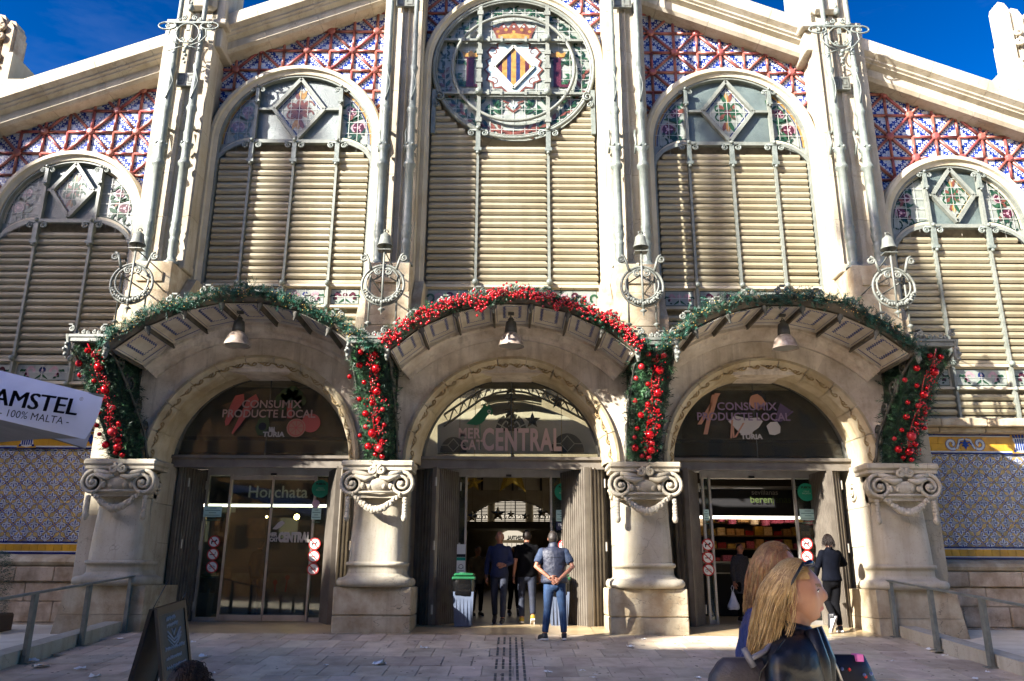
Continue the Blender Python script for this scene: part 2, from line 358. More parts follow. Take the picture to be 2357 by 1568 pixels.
def flora(m_, cx, zs, s, sx, k):
    """vine with ruby flowers for the side lights (materials: 0 ground 1 ruby 2 green 3 dark green 4 pink 5 amber 6 blue 7 lead)"""
    def q(p): return [(cx+sx*s*a, zs+s*b_) for a, b_ in p]
    y = 17.205
    for fx, fz, fr in ((1.28, .92, .10), (1.47, .47, .13)):
        m_.disc(cx+sx*s*fx, zs+s*fz, fr*s*1.35, y, 4); m_.disc(cx+sx*s*fx, zs+s*fz, fr*s*1.08, y-.002, 1); m_.disc(cx+sx*s*fx, zs+s*fz, fr*s*.35, y-.004, 4, 8)
        for t in range(6):
            a = t*pi/3; m_.poly(q(leafp(fx+fr*.4*cos(a), fz+fr*.4*sin(a), a, fr*.6, .5)), y-.003, 4 if t % 2 else 1)
    for pts, w_ in ((spiral(1.28, .92, .26, .2, -2.4, 2.6), .05), (spiral(1.47, .47, .3, .24, -.4, 4.6), .06), (spiral(1.3, .15, .2, .12, 0.5, 4), .05), (spiral(1.62, .08, .16, .08, 2, 5.5), .04)):
        pts = [p for p in pts if p[0] > 1.06 and p[0]**2+p[1]**2 < 1.72**2]
        if len(pts) > 2: m_.rib(q(pts), [w_*s*(.5+abs(sin(i*.9))*.9) for i in range(len(pts))], y-.001, 2 if w_ > .045 else 3)
    for i in range(15):
        a = i*2.4+k; rr = .15+.05*i; x = 1.36+.26*cos(a)*(.5+rr*.5); z = .2+.065*i
        if x*x+z*z < 1.68**2 and x > 1.08: m_.poly(q(leafp(x, z, a*1.7, .15+.05*(i % 3), .5)), y-.0015, (2, 3, 2, 8)[i % 4])
    for t in range(4):  # dark corner wash between curves
        m_.poly(q(leafp(1.12+.16*t, .05+.07*t, .4+.5*t, .2, .45)), y-.0012, 3)
GLM = [GLP, GLR, GLGR, GLGD, GLPI, GLY, GLB, LEAD, GLBR, GLC, TRIM]
def capscroll(m_, x, y, z, s=1.0):
    """scroll bracket under a transom: two volutes, a stem and a foot"""
    for sx in (-1, 1): scroll3(m_, x+sx*.16*s, y, z-.02*s, .085*s, 0, .022*s, sx=-sx)
    m_.tube([(x-.2*s, y, z+.07*s), (x, y-.02, z+.03*s), (x+.2*s, y, z+.07*s)], .024*s, 5)
    m_.box(x-.055*s, x+.055*s, y-.03, y+.04, z-.42*s, z+.05*s); m_.box(x-.085*s, x+.085*s, y-.04, y+.04, z-.5*s, z-.42*s)
    m_.ball((x, y-.03, z-.55*s), .05*s, 6); m_.ball((x, y-.04, z+.1*s), .06*s, 6)
def window(cx, zs, ro, zb, mx, band_z, dw, dh, dz, side, low=None):
    """louvre window under a round arch. mx: side mullion offset"""
    ri = ro-.24; m_ = MB()
    sweep(m_, cx, zs, [(ro, 17.4), (ro, 17.04), (ro-.05, 16.98), (ro-.13, 16.98), (ro-.15, 17.04), (ro-.24, 17.07), (ro-.24, 17.3)], zb)
    win = mk('louvre_window', m_, TRIM, B)
    m_ = MB()          # metal frame
    sweep(m_, cx, zs, [(ri, 17.1), (ri-.05, 17.1), (ri-.05, 17.25)], zb, m=0)
    sc3 = len(side) == 3
    for x in side: m_.box(cx+x-.028, cx+x+.028, 17.08, 17.2, zb, zs, 0)
    m_.box(cx-mx-.05, cx+mx+.05, 17.08, 17.2, zs-.02, zs+.07)
    for sx in (-1, 1):
        top = sqrt(ri*ri-mx*mx)
        m_.box(cx+sx*mx-.035, cx+sx*mx+.035, 17.09, 17.2, zs, zs+top)
        # quarter arc down to the jamb
        a_, b_ = ri-mx, (ri-mx)*.8
        pts = [(cx+sx*(mx+a_*sin(t*pi/24)), zs+.02-b_+b_*cos(t*pi/24)) for t in range(13)]
        m_.rib(pts, .09, 17.09, 0); m_.rib([(p[0]-sx*.02, p[1]+.09) for p in pts], .07, 17.13, 1); m_.rib([(p[0]-sx*.03, p[1]+.15) for p in pts], .025, 17.14, 2)
    mk('window_frame', m_, [MULL, TRIM, GLGD], win)
    m_ = MB()
    for x in ([-mx, mx] if sc3 is False else [-mx, 0, mx]): capscroll(m_, cx+x, 17.05, zs-.08, .95)
    for sx in (-1, 1): capscroll(m_, cx+sx*mx, 17.08, zs+sqrt(ri*ri-mx*mx)-.12, .7)
    for x in side: m_.ball((cx+x, 17.05, band_z[1]+.06), .07, 8); m_.ball((cx+x, 17.06, band_z[0]-.05), .06, 6)
    mk('scroll_bracket', m_, IRON, win)
    # ribbed glass behind: four panes round the lozenge
    for sx in (-1, 1):
        for up in (0, 1):
            pts = [(cx+sx*.01, zs+dz), (cx+sx*mx, zs+dz)]
            if up: pts += [(cx+sx*mx*t/5, zs+sqrt(ri*ri-(mx*t/5)**2)) for t in range(5, -1, -1)]
            else: pts += [(cx+sx*mx, zs+.04), (cx+sx*.01, zs+.04)]
            if sx*(1 if up else -1) < 0: pts = pts[::-1]
            m_ = MB(); m_.poly(pts, 17.225+.002*up); mk('glass_pane', m_, GLG, win)
    m_ = MB()
    for sx in (-1, 1): bar(m_, cx+sx*dw, zs+dz, cx+sx*mx, zs+dz, .06, 17.12, 17.2)
    for a, b_ in (((-dw, 0), (0, dh)), ((0, dh), (dw, 0)), ((dw, 0), (0, -dh)), ((0, -dh), (-dw, 0))):
        bar(m_, cx+a[0], zs+dz+a[1], cx+b_[0], zs+dz+b_[1], .085, 17.1, 17.2)
    mk('glazing_bar', m_, MULL, win)
    m_ = MB()          # lozenge
    L4 = lambda k, y, m: m_.poly([(cx-dw*k, zs+dz), (cx, zs+dz-dh*k), (cx+dw*k, zs+dz), (cx, zs+dz+dh*k)], y, m)
    L4(.98, 17.19, 5 if dw < .55 else 7); L4(.86, 17.188, 6 if cx < 0 or dw > .55 else 3); L4(.8, 17.186, 0)
    cA, cB = (8, 5) if (cx < -3 and dw > .55) else (2, 8)
    for k in range(4):
        a = k*pi/2+pi/4
        for q_ in (0, 1, 2):
            m_.poly([(x*dw/.62+cx, z*dw/.62+zs+dz) for x, z in leafp(.05*cos(a), .05*sin(a), a+(q_-1)*.75, .26, .42)], 17.18-q_*.001, (cA, 8, cA)[q_])
    for sz in (-1, 1):
        for q_ in range(3): m_.poly([(x*dw/.62+cx, z*dw/.62+zs+dz) for x, z in leafp(0, sz*.2, sz*pi/2+(q_-1)*.4, .38, .3)], 17.179-q_*.001, (cB, 5, cA)[q_])
        for sx in (-1, 1): m_.rib([(cx+x*dw/.62, zs+dz+z*dw/.62) for x, z in spiral(sx*.2, sz*.12, .15, .05, 0, 5*sx)], .035, 17.175, cA)
    s = .09*dw/.62; m_.poly([(cx-s, zs+dz), (cx, zs+dz-s), (cx+s, zs+dz), (cx, zs+dz+s)], 17.172, 1)
    for t in (-.66, -.33, 0, .33, .66):
        h = dh*(1-abs(t))*.84; m_.rib([(cx+dw*t, zs+dz-h), (cx+dw*t, zs+dz+h)], .012, 17.17, 7)
        h = dw*(1-abs(t))*.84; m_.rib([(cx-h, zs+dz+dh*t), (cx+h, zs+dz+dh*t)], .012, 17.17, 7)
    mk('stained_lozenge', m_, GLM, win)
    for sx in (-1, 1):
        m_ = MB(); a_, b_ = ri-mx, (ri-mx)*.8
        th = math.acos(mx/ri)
        pts = [(cx+sx*(mx+a_*sin(t*pi/20)), zs+.02-b_+b_*cos(t*pi/20)) for t in range(11)]
        pts += [(cx+sx*ri*cos(t*th/12), zs+ri*sin(t*th/12)) for t in range(13)]
        # fan from the mullion foot, kept star-shaped
        m_.poly(pts if sx < 0 else pts[::-1], 17.222, 0)
        m_.rib([(cx+sx*(ri-.12)*cos(t*th/12), zs+(ri-.12)*sin(t*th/12)) for t in range(13)], .02, 17.2, 6 if mx > .8 else 3)
        m_.rib([(cx+sx*(ri-.07)*cos(t*th/12), zs+(ri-.07)*sin(t*th/12)) for t in range(13)], .05, 17.202, 5 if mx > .8 else 10)
        flora(m_, cx, zs, ri/1.87, sx, int(cx*3) % 7)
        for g in range(1, 4):
            xx = mx+g*(ri-mx)/4; m_.rib([(cx+sx*xx, zs-.02-.1*g), (cx+sx*xx, zs+sqrt(max(0.01, ri*ri-xx*xx))*.97)], .013, 17.19, 7)
        for g in range(1, 5):
            zz = g*.3*ri/1.87; m_.rib([(cx+sx*mx, zs+zz), (cx+sx*sqrt(ri*ri-zz*zz)*.97, zs+zz)], .013, 17.19, 7)
        mk('stained_side_light', m_, GLM, win)
    # painted glass band
    edges = [-ri+.05]+sorted(side)+[ri-.05]; cols = [(cx+a+.03, cx+b_-.03) for a, b_ in zip(edges[:-1], edges[1:])]
    z0, z1 = band_z
    for i, (a, b_) in enumerate(cols):
        m_ = MB(); m_.box(a, b_, 17.2, 17.23, z0, z1, 10); m_.rib([(a+.05, z0+.05), (b_-.05, z0+.05), (b_-.05, z1-.05), (a+.05, z1-.05)], .02, 17.195, 3, True)
        m_.poly([(a+.06, z0+.06), (b_-.06, z0+.06), (b_-.06, z1-.06), (a+.06, z1-.06)], 17.197, 0)
        c = (a+b_)/2; h = (z1-z0); zc = (z0+z1)/2; u_ = min(h, (b_-a)*.42)
        mr = [1, 4, 1, 6][(i+int(abs(cx))) % 4]; y = 17.19
        m_.disc(c, zc+.1*h, .17*u_, y, mr); m_.disc(c, zc+.1*h, .06*u_, y-.002, 4, 8)
        for sx in (-1, 1):
            m_.rib([(c+sx*.02, zc-.05), (c+sx*.1*h, zc-.2*h), (c+sx*.3*h, zc-.33*h)], [.02, .05, .015], y, 2)
            m_.rib([(c+sx*p[0], p[1]) for p in spiral(.52*u_, zc+.02, .27*u_, .1*u_, -1.3, 3.6)], [.03+.05*abs(sin(t*.5)) for t in range(19)], y-.001, mr if mr != 6 else 4)
            m_.rib([(c+sx*p[0], p[1]) for p in spiral(.95*u_, zc-.02, .22*u_, .1*u_, 4.2, .2)], [.02+.05*abs(sin(t*.6)) for t in range(19)], y-.001, 2)
            for t in range(3): m_.poly([(c+sx*p[0], p[1]) for p in leafp((.55+.2*t)*u_, zc-.3*h+.06*t, .4+t, .2*u_, .6)], y-.002, (3, 1, 2)[t])
        m_.rib([(c, z0+.06), (c, z1-.06)], .012, y-.004, 7); m_.rib([(a+.06, zc), (b_-.06, zc)], .012, y-.004, 7)
        mk('painted_panel', m_, GLM, win)
    m_ = MB(); m_.box(cx-ri, cx+ri, 17.12, 17.26, z1, z1+.06); m_.box(cx-ri, cx+ri, 17.12, 17.26, z0-.05, z0)
    mk('transom', m_, TRIM, win)
    bz, k = (ri-mx)*.8, ri-mx
    def lim(a, b_, z):
        if z > zs-.12: return None
        zz = z-(zs+.02-bz)
        if zz <= 0: return a, b_
        e = k*sqrt(max(0, 1-(zz/bz)**2))*.98
        if a >= cx+mx-.04: return (a, min(b_, cx+mx+e))
        if b_ <= cx-mx+.04: return (max(a, cx-mx-e), b_)
        return a, b_
    slats(win, cols, z1+.08, zs, lim, stuff=mx < .8)
    if low is not None: slats(win, cols, low, z0-.12, lambda a, b_, z: (a, b_), stuff=True)
    return win
# middle bay: oculus
def oculus():
    cx, zc, R0 = 0, 13.07, 2.0; ro = 2.24; m_ = MB(); zb = 6.3
    sweep(m_, cx, zc, [(ro, 17.4), (ro, 17.02), (ro-.05, 16.96), (ro-.13, 16.96), (ro-.15, 17.02), (ro-.22, 17.05), (ro-.22, 17.3)], zb, n=48)
    win = mk('louvre_window', m_, TRIM, B)
    m_ = MB()
    for r_, t in ((R0-.03, .05), (R0-.09, .025), (1.5, .045)):
        m_.tube([(r_*cos(k*pi/30), 17.1, zc+r_*sin(k*pi/30)) for k in range(60)], t, 6, 0, True)
    for x in (-.84, .84):
        h = sqrt(R0*R0-x*x); m_.box(x-.045, x+.045, 17.06, 17.18, zc-h, zc+h); m_.box(x-.03, x+.03, 17.08, 17.2, zb, 11.3)
        for z in (zc+1.55, zc+.78, zc-.74, zc-1.5, zc, zc+.4, zc-.4): m_.box(x-.075, x+.075, 17.04, 17.1, z-.06, z+.06)
    for z in (zc+.78, zc-.74):
        h = sqrt(R0*R0-(z-zc)**2); m_.box(-h, h, 17.08, 17.17, z-.03, z+.03)
        for x in (-1.25, -.62, .62, 1.25, -.3, .3): m_.box(x-.03, x+.03, 17.05, 17.1, z-.07, z+.07)
    mk('window_frame', m_, MULL, win)
    m_ = MB()
    for x in (-.84, .84):
        capscroll(m_, x, 17.05, 11.22, 1.0); m_.ball((x, 17.02, zc+.78), .1, 8); m_.ball((x, 17.02, zc-.74), .1, 8); m_.ball((x, 17.05, 7.4), .08, 8)
    for sx in (-1, 1):
        m_.box(sx*1.93-.05, sx*1.93+.05, 17.05, 17.2, 11.2, 12.4); scroll3(m_, sx*1.8, 17.03, 12.2, .12, 0, .025, sx=sx); scroll3(m_, sx*1.85, 17.03, 11.98, .08, 0, .02, sx=-sx)
    mk('scroll_bracket', m_, IRON, win)
    m_ = MB(); y = 17.2
    m_.disc(0, zc, R0, 17.22, 0, 48)
    def dots(r_, a0, a1, n, m, s): [m_.disc(r_*cos(a0+(a1-a0)*k/n), zc+r_*sin(a0+(a1-a0)*k/n), s, y, m, 8) for k in range(n+1)]
    for k in range(-14, 15):                     # lead grid
        x = k*.28
        if abs(x) < R0: h = sqrt(R0*R0-x*x)*.97; m_.rib([(x, zc-h), (x, zc+h)], .012, y-.004, 7); m_.rib([(-h, zc+x), (h, zc+x)], .012, y-.004, 7)
    # border scrolls (top) and laurel (bottom)
    for k in range(22):
        a = rad(8+164*k/21); m_.rib(spiral(1.74*cos(a), zc+1.74*sin(a), .13, .04, a+(k % 2)*pi, a+(k % 2)*pi+4.5, 10), .05, y-.001, 3 if k % 3 else 2)
        m_.poly(leafp(1.74*cos(a), zc+1.74*sin(a), a+pi/2, .2, .4), y-.002, 3)
    for sx in (-1, 1):
        for k in range(13):
            a = rad(-82+78*k/12); x, z = sx*1.74*cos(a), zc+1.74*sin(a)
            t = a+pi/2 if sx > 0 else pi-(a+pi/2)
            for d in (-.75, 0, .75): m_.poly(leafp(x, z, t+d, .24, .36), y-.002-.0005*(d > 0), (2, 3, 8)[(k+int(d*2)) % 3] if k > 1 else 8)
        m_.rib([(sx*1.74*cos(rad(-97+97*k/12)), zc+1.74*sin(rad(-97+97*k/12))) for k in range(13)], .035, y-.001, 8)
        for x, z, a in ((1.42, .15, 2.2), (1.5, -.2, 3.4), (1.3, .35, .5), (1.36, -.45, 2.7), (.45, -1.05, 2.0), (.3, -1.25, 1.2), (.8, -1.0, 1.5), (1.1, -.95, .9), (.7, -1.2, 2.7), (1.0, .3, 2.4), (1.05, .05, 1.3)):
            for d in (-.6, 0, .6): m_.poly([(sx*p[0], zc+p[1]) for p in leafp(x, z, a+d, .26, .34)], y-.003, (2, 3)[d > 0])
        # letter L with a small crown
        x0 = sx*1.08-.1
        m_.poly([(x0, zc-.5), (x0+.42, zc-.5), (x0+.42, zc-.3), (x0+.36, zc-.42), (x0+.2, zc-.42), (x0+.2, zc+.3), (x0+.26, zc+.34), (x0-.05, zc+.34), (x0+.01, zc+.3), (x0+.01, zc-.44)], y-.006, 1)
        m_.poly([(x0-.06, zc+.36), (x0+.28, zc+.36), (x0+.33, zc+.52), (x0+.2, zc+.46), (x0+.11, zc+.54), (x0+.02, zc+.46), (x0-.11, zc+.52)], y-.006, 5)
    m_.rib([(-.6, zc-1.65), (0, zc-1.78), (.5, zc-1.9)], .06, y-.003, 8); m_.rib([(.6, zc-1.65), (0, zc-1.78), (-.5, zc-1.9)], .06, y-.0035, 8)
    # cartouche
    for sx in (-1, 1):
        car = [(0, .75), (.15, .7), (.3, .76), (.42, .68), (.38, .55), (.55, .58), (.66, .45), (.55, .3), (.68, .2), (.62, .05), (.72, -.05), (.6, -.2), (.66, -.35), (.5, -.42), (.48, -.58), (.3, -.55), (.16, -.7), (0, -.74)]
        cc = [(sx*p[0], zc+p[1]+.05) for p in car]; m_.poly(cc if sx < 0 else cc[::-1], y-.005, 9); m_.rib(cc, .055, y-.006, 8)
        m_.rib([(sx*p[0], zc+p[1]) for p in spiral(.5, .5, .13, .04, 0, 5, 12)], .03, y-.007, 8); m_.rib([(sx*p[0], zc+p[1]) for p in spiral(.48, -.35, .12, .04, 1, 6, 12)], .03, y-.007, 8)
        m_.rib([(sx*.25, zc-.9), (sx*.1, zc-.95), (sx*.18, zc-1.05), (0, zc-1.2)], .05, y-.007, 8); m_.rib([(sx*.12, zc-.93), (0, zc-1.1)], .06, y-.006, 9)
    hw, hh = .5, .6
    m_.poly([(-hw, zc+.06), (0, zc+.06-hh), (hw, zc+.06), (0, zc+.06+hh)], y-.008, 5)
    for k in range(-4, 5):
        x0 = k*.112-.03; x1 = x0+.06
        if k % 1 == 0 and abs(x0+.03) < hw-.03:
            h0 = hh*(1-abs(x0)/hw); h1 = hh*(1-abs(x1)/hw)
            if k % 2: m_.poly([(x0-.02, zc+.06-h0), (x1+.02, zc+.06-h1), (x1+.02, zc+.06+h1), (x0-.02, zc+.06+h0)], y-.009, 6 if abs(k) < 3 else 1)
    for sx in (-1, 1):
        for sz in (-1, 1): bar(m_, 0, zc+.06+sz*hh, sx*hw, zc+.06, .07, y-.05, y, 7)
    m_.poly([(-.42, zc+.86), (.42, zc+.86), (.46, zc+1.0), (.58, zc+1.28), (.38, zc+1.2), (.27, zc+1.36), (.14, zc+1.2), (0, zc+1.42), (-.14, zc+1.2), (-.27, zc+1.36), (-.38, zc+1.2), (-.58, zc+1.28), (-.46, zc+1.0)], y-.006, 8)
    m_.poly([(-.38, zc+.9), (.38, zc+.9), (.4, zc+1.0), (0, zc+1.06), (-.4, zc+1.0)], y-.008, 5)
    for k in range(5): m_.disc(-.4+.2*k, zc+1.1+.05*(k % 2), .045, y-.009, 5, 8); m_.disc(-.5+.25*k, zc+1.25, .03, y-.009, 9, 8)
    mk('stained_oculus', m_, GLM, win)
    cols = [(-1.97, -.87), (-.81, .81), (.87, 1.97)]; z0, z1 = 6.85, 7.3
    for i, (a, b_) in enumerate(cols):
        m_ = MB(); m_.box(a, b_, 17.2, 17.23, z0, z1, 10); m_.poly([(a+.06, z0+.06), (b_-.06, z0+.06), (b_-.06, z1-.06), (a+.06, z1-.06)], 17.197, 0)
        m_.rib([(a+.05, z0+.05), (b_-.05, z0+.05), (b_-.05, z1-.05), (a+.05, z1-.05)], .02, 17.195, 3, True)
        c = (a+b_)/2; zz = 7.08
        m_.disc(c, zz+.04, .085, 17.19, 1); m_.disc(c, zz+.04, .03, 17.188, 4, 8)
        for sx in (-1, 1):
            m_.rib([(c+sx*p[0], p[1]) for p in spiral(.24, zz, .11, .04, -1.3, 3.6)], .05, 17.189, 4)
            m_.rib([(c+sx*p[0], p[1]) for p in spiral(.46, zz-.01, .12, .04, 4.2, .2)], .05, 17.189, 2)
        mk('painted_panel', m_, GLM, win)
    m_ = MB(); m_.box(-2, 2, 17.12, 17.26, z1, z1+.06); m_.box(-2, 2, 17.12, 17.26, z0-.05, z0); mk('transom', m_, TRIM, win)
    def lim(a, b_, z):
        if z < zc-R0-.06: return a, b_
        if abs(a+b_) < .1: return None
        e = sqrt(max(0, (R0+.04)**2-(z-zc)**2))
        if z > zc-.9: return None
        return (a, min(b_, -e)) if b_ < 0 else (max(a, e), b_)
    slats(win, cols, z1+.08, 13, lim); slats(win, cols, 6.35, z0-.1, lambda a, b_, z: (a, b_), stuff=True)
oculus()
for sx in (-1, 1): window(sx*5.21, 10.95, 2.1, 6.0, 1.02, (6.85, 7.3), .62, .83, .93, (-1.02, 0, 1.02), low=6.1)
for sx in (-1, 1): window(sx*10.36, 8.84, 1.83, 4.25, .64, (5.04, 5.5), .49, .68, .83, (-.64, .64), low=4.32)
# ---------------------------------------------------------------- tiled gable fields
def trimesh(i):
    """right-angled tile, corner at origin, legs +x and +z of .5: white with blue flowers"""
    m_ = MB(); a, b_ = .02, .525
    pts = [(a, a), (b_, a), (a, b_)]
    m_.prism(pts, 0, .03, 0, back=False); y = -.002
    band = [(a, .26), (.07, .21), (.10, .24), (.15, .17), (.13, .12), (.19, .13), (.22, .07), (.20, .05), (.27, a), (.40, a), (.37, .05), (.33, .06), (.34, .11), (.27, .12), (.26, .19), (.19, .20), (.18, .27), (.11, .26), (.11, .33), (.06, .32), (.05, .37), (a, .40)]
    m_.poly(band, y, 1)
    for x, z in ((.30, .055), (.215, .15), (.15, .22), (.055, .30)): m_.disc(x, z, .016, y-.001, 0, 6)
    for x, z, r_ in ((.40, .085, .024), (.345, .145, .026), (.29, .20, .024), (.2, .29, .026), (.145, .345, .024), (.085, .40, .026), (.25, .245, .018)): m_.disc(x, z, r_, y-.0005, 1, 7)
    for x, z in ((.46, .045), (.045, .46), (.075, .075), (.14, .06), (.06, .14)):
        m_.rib(spiral(x, z, .028, .010, i, i+4.2, 6), .012, y-.001, 2)
    m_.poly([(a, a), (.06, a), (a, .06)], y-.001, 1)
    return m_.mesh('triangular_tile', [TW, TB, TB2])
TRI = trimesh(0)
BARM = {}
mbb = MB(); mbb.tube([(0, 0, 0), (1, 0, 0)], .036, 8); BAR_U = mbb.mesh('terracotta_bar', [TERRA])
mbb = MB()
for z_, r_ in ((0, .125), (-.05, .12), (-.085, .085), (-.1, .0)): pass
mbb.M = Matrix.Rotation(rad(90), 4, 'X'); mbb.lathe([(.105, -.03), (.105, .02), (.085, .045), (.06, .06), (0.001, .065)], n=8, sm=False); mbb.M = None
BOSS = mbb.mesh('boss', [TERRA])
ntri = 0
def field(ax, az, dx, dz, inside, nx, nz, covered):
    global ntri
    par = MB(); par.box(ax-.01, ax+.01, 17.38, 17.4, az, az+.02); panel = mk('tiled_field', par, GROUT, B); rest = MB(); nb = 0
    def bar_(x0, z0, x1, z1):
        mx_, mz_ = (x0+x1)/2, (z0+z1)/2
        if not covered(mx_, mz_): return
        o = bpy.data.objects.new('terracotta_bar', BAR_U); l = sqrt((x1-x0)**2+(z1-z0)**2); link(o, panel, (x0, 17.33, z0), False)
        o.rotation_euler = (0, -atan2(z1-z0, x1-x0), 0); o.scale = (l, 1, 1)
    for i in range(-nx, nx+1):
        for j in range(-nz, nz+1):
            x, z = ax+i*dx, az+j*dz; bossy = (i+j) % 2 == 0
            if bossy and inside(x, z): o = bpy.data.objects.new('boss', BOSS); link(o, panel, (x, 17.31, z), False)
            bar_(x, z, x+dx, z); bar_(x, z, x, z+dz)
            if bossy: bar_(x, z, x+dx, z+dz)
            else: bar_(x+dx, z, x, z+dz)
            # two triangles in cell (x..x+dx, z..z+dz)
            if bossy: corners = ((x+dx, z, -1, 1), (x, z+dz, 1, -1))
            else: corners = ((x, z, 1, 1), (x+dx, z+dz, -1, -1))
            for qx, qz, sx, sz in corners:
                gx, gz = qx+sx*dx*.33, qz+sz*dz*.33
                if not inside(gx, gz): continue
                rot = {(1, 1): 0, (-1, 1): -90, (-1, -1): 180, (1, -1): 90}[sx, sz]
                if ntri < 300:
                    o = bpy.data.objects.new('triangular_tile', TRI); link(o, panel, (qx, 17.36+random.uniform(-.004, .004), qz), False)
                    o.rotation_euler = (0, rad(rot), 0); o.scale = (1, 1, 1); ntri += 1
                else:
                    b0 = len(rest.v); rest.M = Matrix.Translation((qx, 17.36, qz)) @ Matrix.Rotation(rad(rot), 4, 'Y')
                    rest.add([v.co for v in TRI.vertices], [list(p.vertices) for p in TRI.polygons]); n_ = len(TRI.polygons)
                    rest.m[-n_:] = [p.material_index for p in TRI.polygons]; rest.M = None
    if rest.v: mk('triangular_tile_rest', rest, [TW, TB, TB2], panel, kind='stuff')
for sx in (-1, 1):
    def ins(x, z, m=.0): return 3.0 < sx*x < 7.5 and z < zr(x)+.3+m and (abs(x)-5.21)**2+(z-10.95)**2 > (1.95-m)**2 and z > 10.9
    field(sx*5.2-(0 if sx < 0 else 0), 13.675, .579*1, .571, ins, 5, 6, lambda x, z: ins(x, z, .12))
for sx in (-1, 1):
    def ins(x, z, m=.0): return 8.4 < sx*x < 12.7 and z < zr(x)+.3+m and (abs(x)-10.36)**2+(z-8.84)**2 > (1.68-m)**2 and z > 8.75
    field(sx*10.28, 11.33, .56, .585, ins, 6, 6, lambda x, z: ins(x, z, .12))
def ins(x, z, m=.0): return abs(x) < 2.5 and z < 16 and x*x+(z-13.07)**2 > (2.1-m)**2 and z > 13
field(0, 13.675, .579, .571, ins, 4, 5, lambda x, z: ins(x, z, .12))
mb = MB()
for a, b_, zz in ((-13, -8.2, 8.6), (-7.6, -3, 10.5), (-2.6, 2.6, 12.8), (3, 7.6, 10.5), (8.2, 13, 8.6)):
    mb.prism([(a, zz), (b_, zz), (b_, zr(b_)+.3)]+([(0, zr(0)+.3)] if a < 0 < b_ else [])+[(a, zr(a)+.3)], 17.385, 17.41)
mk('tile_bedding', mb, GROUT, B)
# ---------------------------------------------------------------- raking cornice
cor = MB(); cor.box(-.2, .2, 17.3, 17.5, 16.1, 16.3); cor = mk('raking_cornice', cor, STONEW, B)
CP = [(17.55, -.02), (17.0, -.02), (16.93, .05), (16.93, .25), (16.8, .30), (16.8, .33), (16.74, .36), (16.74, .40), (16.62, .47), (16.62, .62), (16.64, .8), (16.7, .84), (17.9, .84)]
CPl = [(y, z) for y, z in CP]
def cblock(L_):
    m_ = MB(); n = len(CPl); e = .004; vs = [(e, y, z) for y, z in CPl]+[(L_-e, y, z) for y, z in CPl]
    m_.add(vs, [list(range(n))[::-1], list(range(n, 2*n))]+[[i, (i+1) % n, n+(i+1) % n, n+i] for i in range(n)]); return m_.mesh('cornice_block', [STONEW])
CB = cblock(1.35); th = math.atan(.4)
for sx in (-1, 1):
    k = 0; x = 13.6
    while x > .2:
        o = bpy.data.objects.new('cornice_block', CB)
        link(o, cor, (sx*x if sx < 0 else x-1.35*cos(th), 0, zr(x) if sx < 0 else zr(x-1.35*cos(th))), False)
        o.rotation_euler = (0, -th if sx < 0 else th, 0); x -= 1.35*cos(th)
# ---------------------------------------------------------------- pilasters
def pilaster(x, w_, ztop, body):
    a, b_ = body; m_ = MB(); m_.box(a, b_, 16.58, 17.5, 5.4, ztop, 0)
    pil = mk('pilaster', m_, STONEW, B); h = w_/2; z = 7.62
    pr = [(-h, 16.9), (-h, 16.45), (-h+.1, 16.45), (-h+.12, 16.52), (-h+.3, 16.52), (-h+.32, 16.45), (-.06, 16.45), (-.04, 16.5), (.04, 16.5), (.06, 16.45), (h-.32, 16.45), (h-.3, 16.52), (h-.12, 16.52), (h-.1, 16.45), (h, 16.45), (h, 16.9)]
    me = MB(); me.prismz(pr[::-1], .004, 1.09); me = me.mesh('stone_block', [STONEW])
    while z < ztop-.2:
        o = bpy.data.objects.new('stone_block', me); link(o, pil, (x, 0, z), False); z += 1.095
    m_ = MB(); m_.box(-h-.03, h+.03, 16.38, 16.9, 7.42, 7.62, 0, .02); mk('plinth_block', m_, STONEW, pil, at=(x, 0, 0))
    for z0, z1, y0, hh in ((6.75, 7.42, 15.95, .44), (6.0, 6.75, 15.9, .46), (5.2, 6.0, 15.9, .46)):
        m_ = MB(); m_.box(-hh, hh, y0, 17.0, z0+.003, z1-.003, 0, .015)
        if z0 == 6.75: m_.box(-.28, .28, y0-.04, y0+.05, z0+.2, z0+.42, 0, .01)
        mk('pedestal_block', m_, STONEB, pil, at=(x, 0, 0))
    # sloping shoulders
    for s in (-1, 1):
        m_ = MB(); m_.prismx([(16.0, 5.3), (17.1, 5.3), (17.1, 7.3), (16.75, 7.3), (16.45, 6.9), (16.0, 6.2)], s*.46, s*.66); mk('shoulder_block', m_, STONEB, pil, at=(x, 0, 0))
    return pil
pilaster(-7.68, .95, 14.0, (-8.45, -7.25)); pilaster(7.68, .95, 14.0, (7.25, 8.45))
pilaster(-2.62, .8, 16.2, (-3.14, -2.2)); pilaster(2.62, .8, 16.2, (2.2, 3.14))
for sx in (-1, 1):
    m_ = MB(); x = sx*7.55
    m_.box(x-.5, x+.5, 16.55, 17.5, 13.2, 13.75, 0, .02); m_.box(x-.62, x+.62, 16.4, 17.55, 13.75, 13.9, 0, .03); m_.box(x-.55, x+.55, 16.45, 17.5, 13.9, 15.6, 0, .02); m_.box(x-.35, x+.35, 16.3, 16.5, 14.1, 15.5, 0, .08)
    mk('pinnacle_block', m_, STONEW, B)
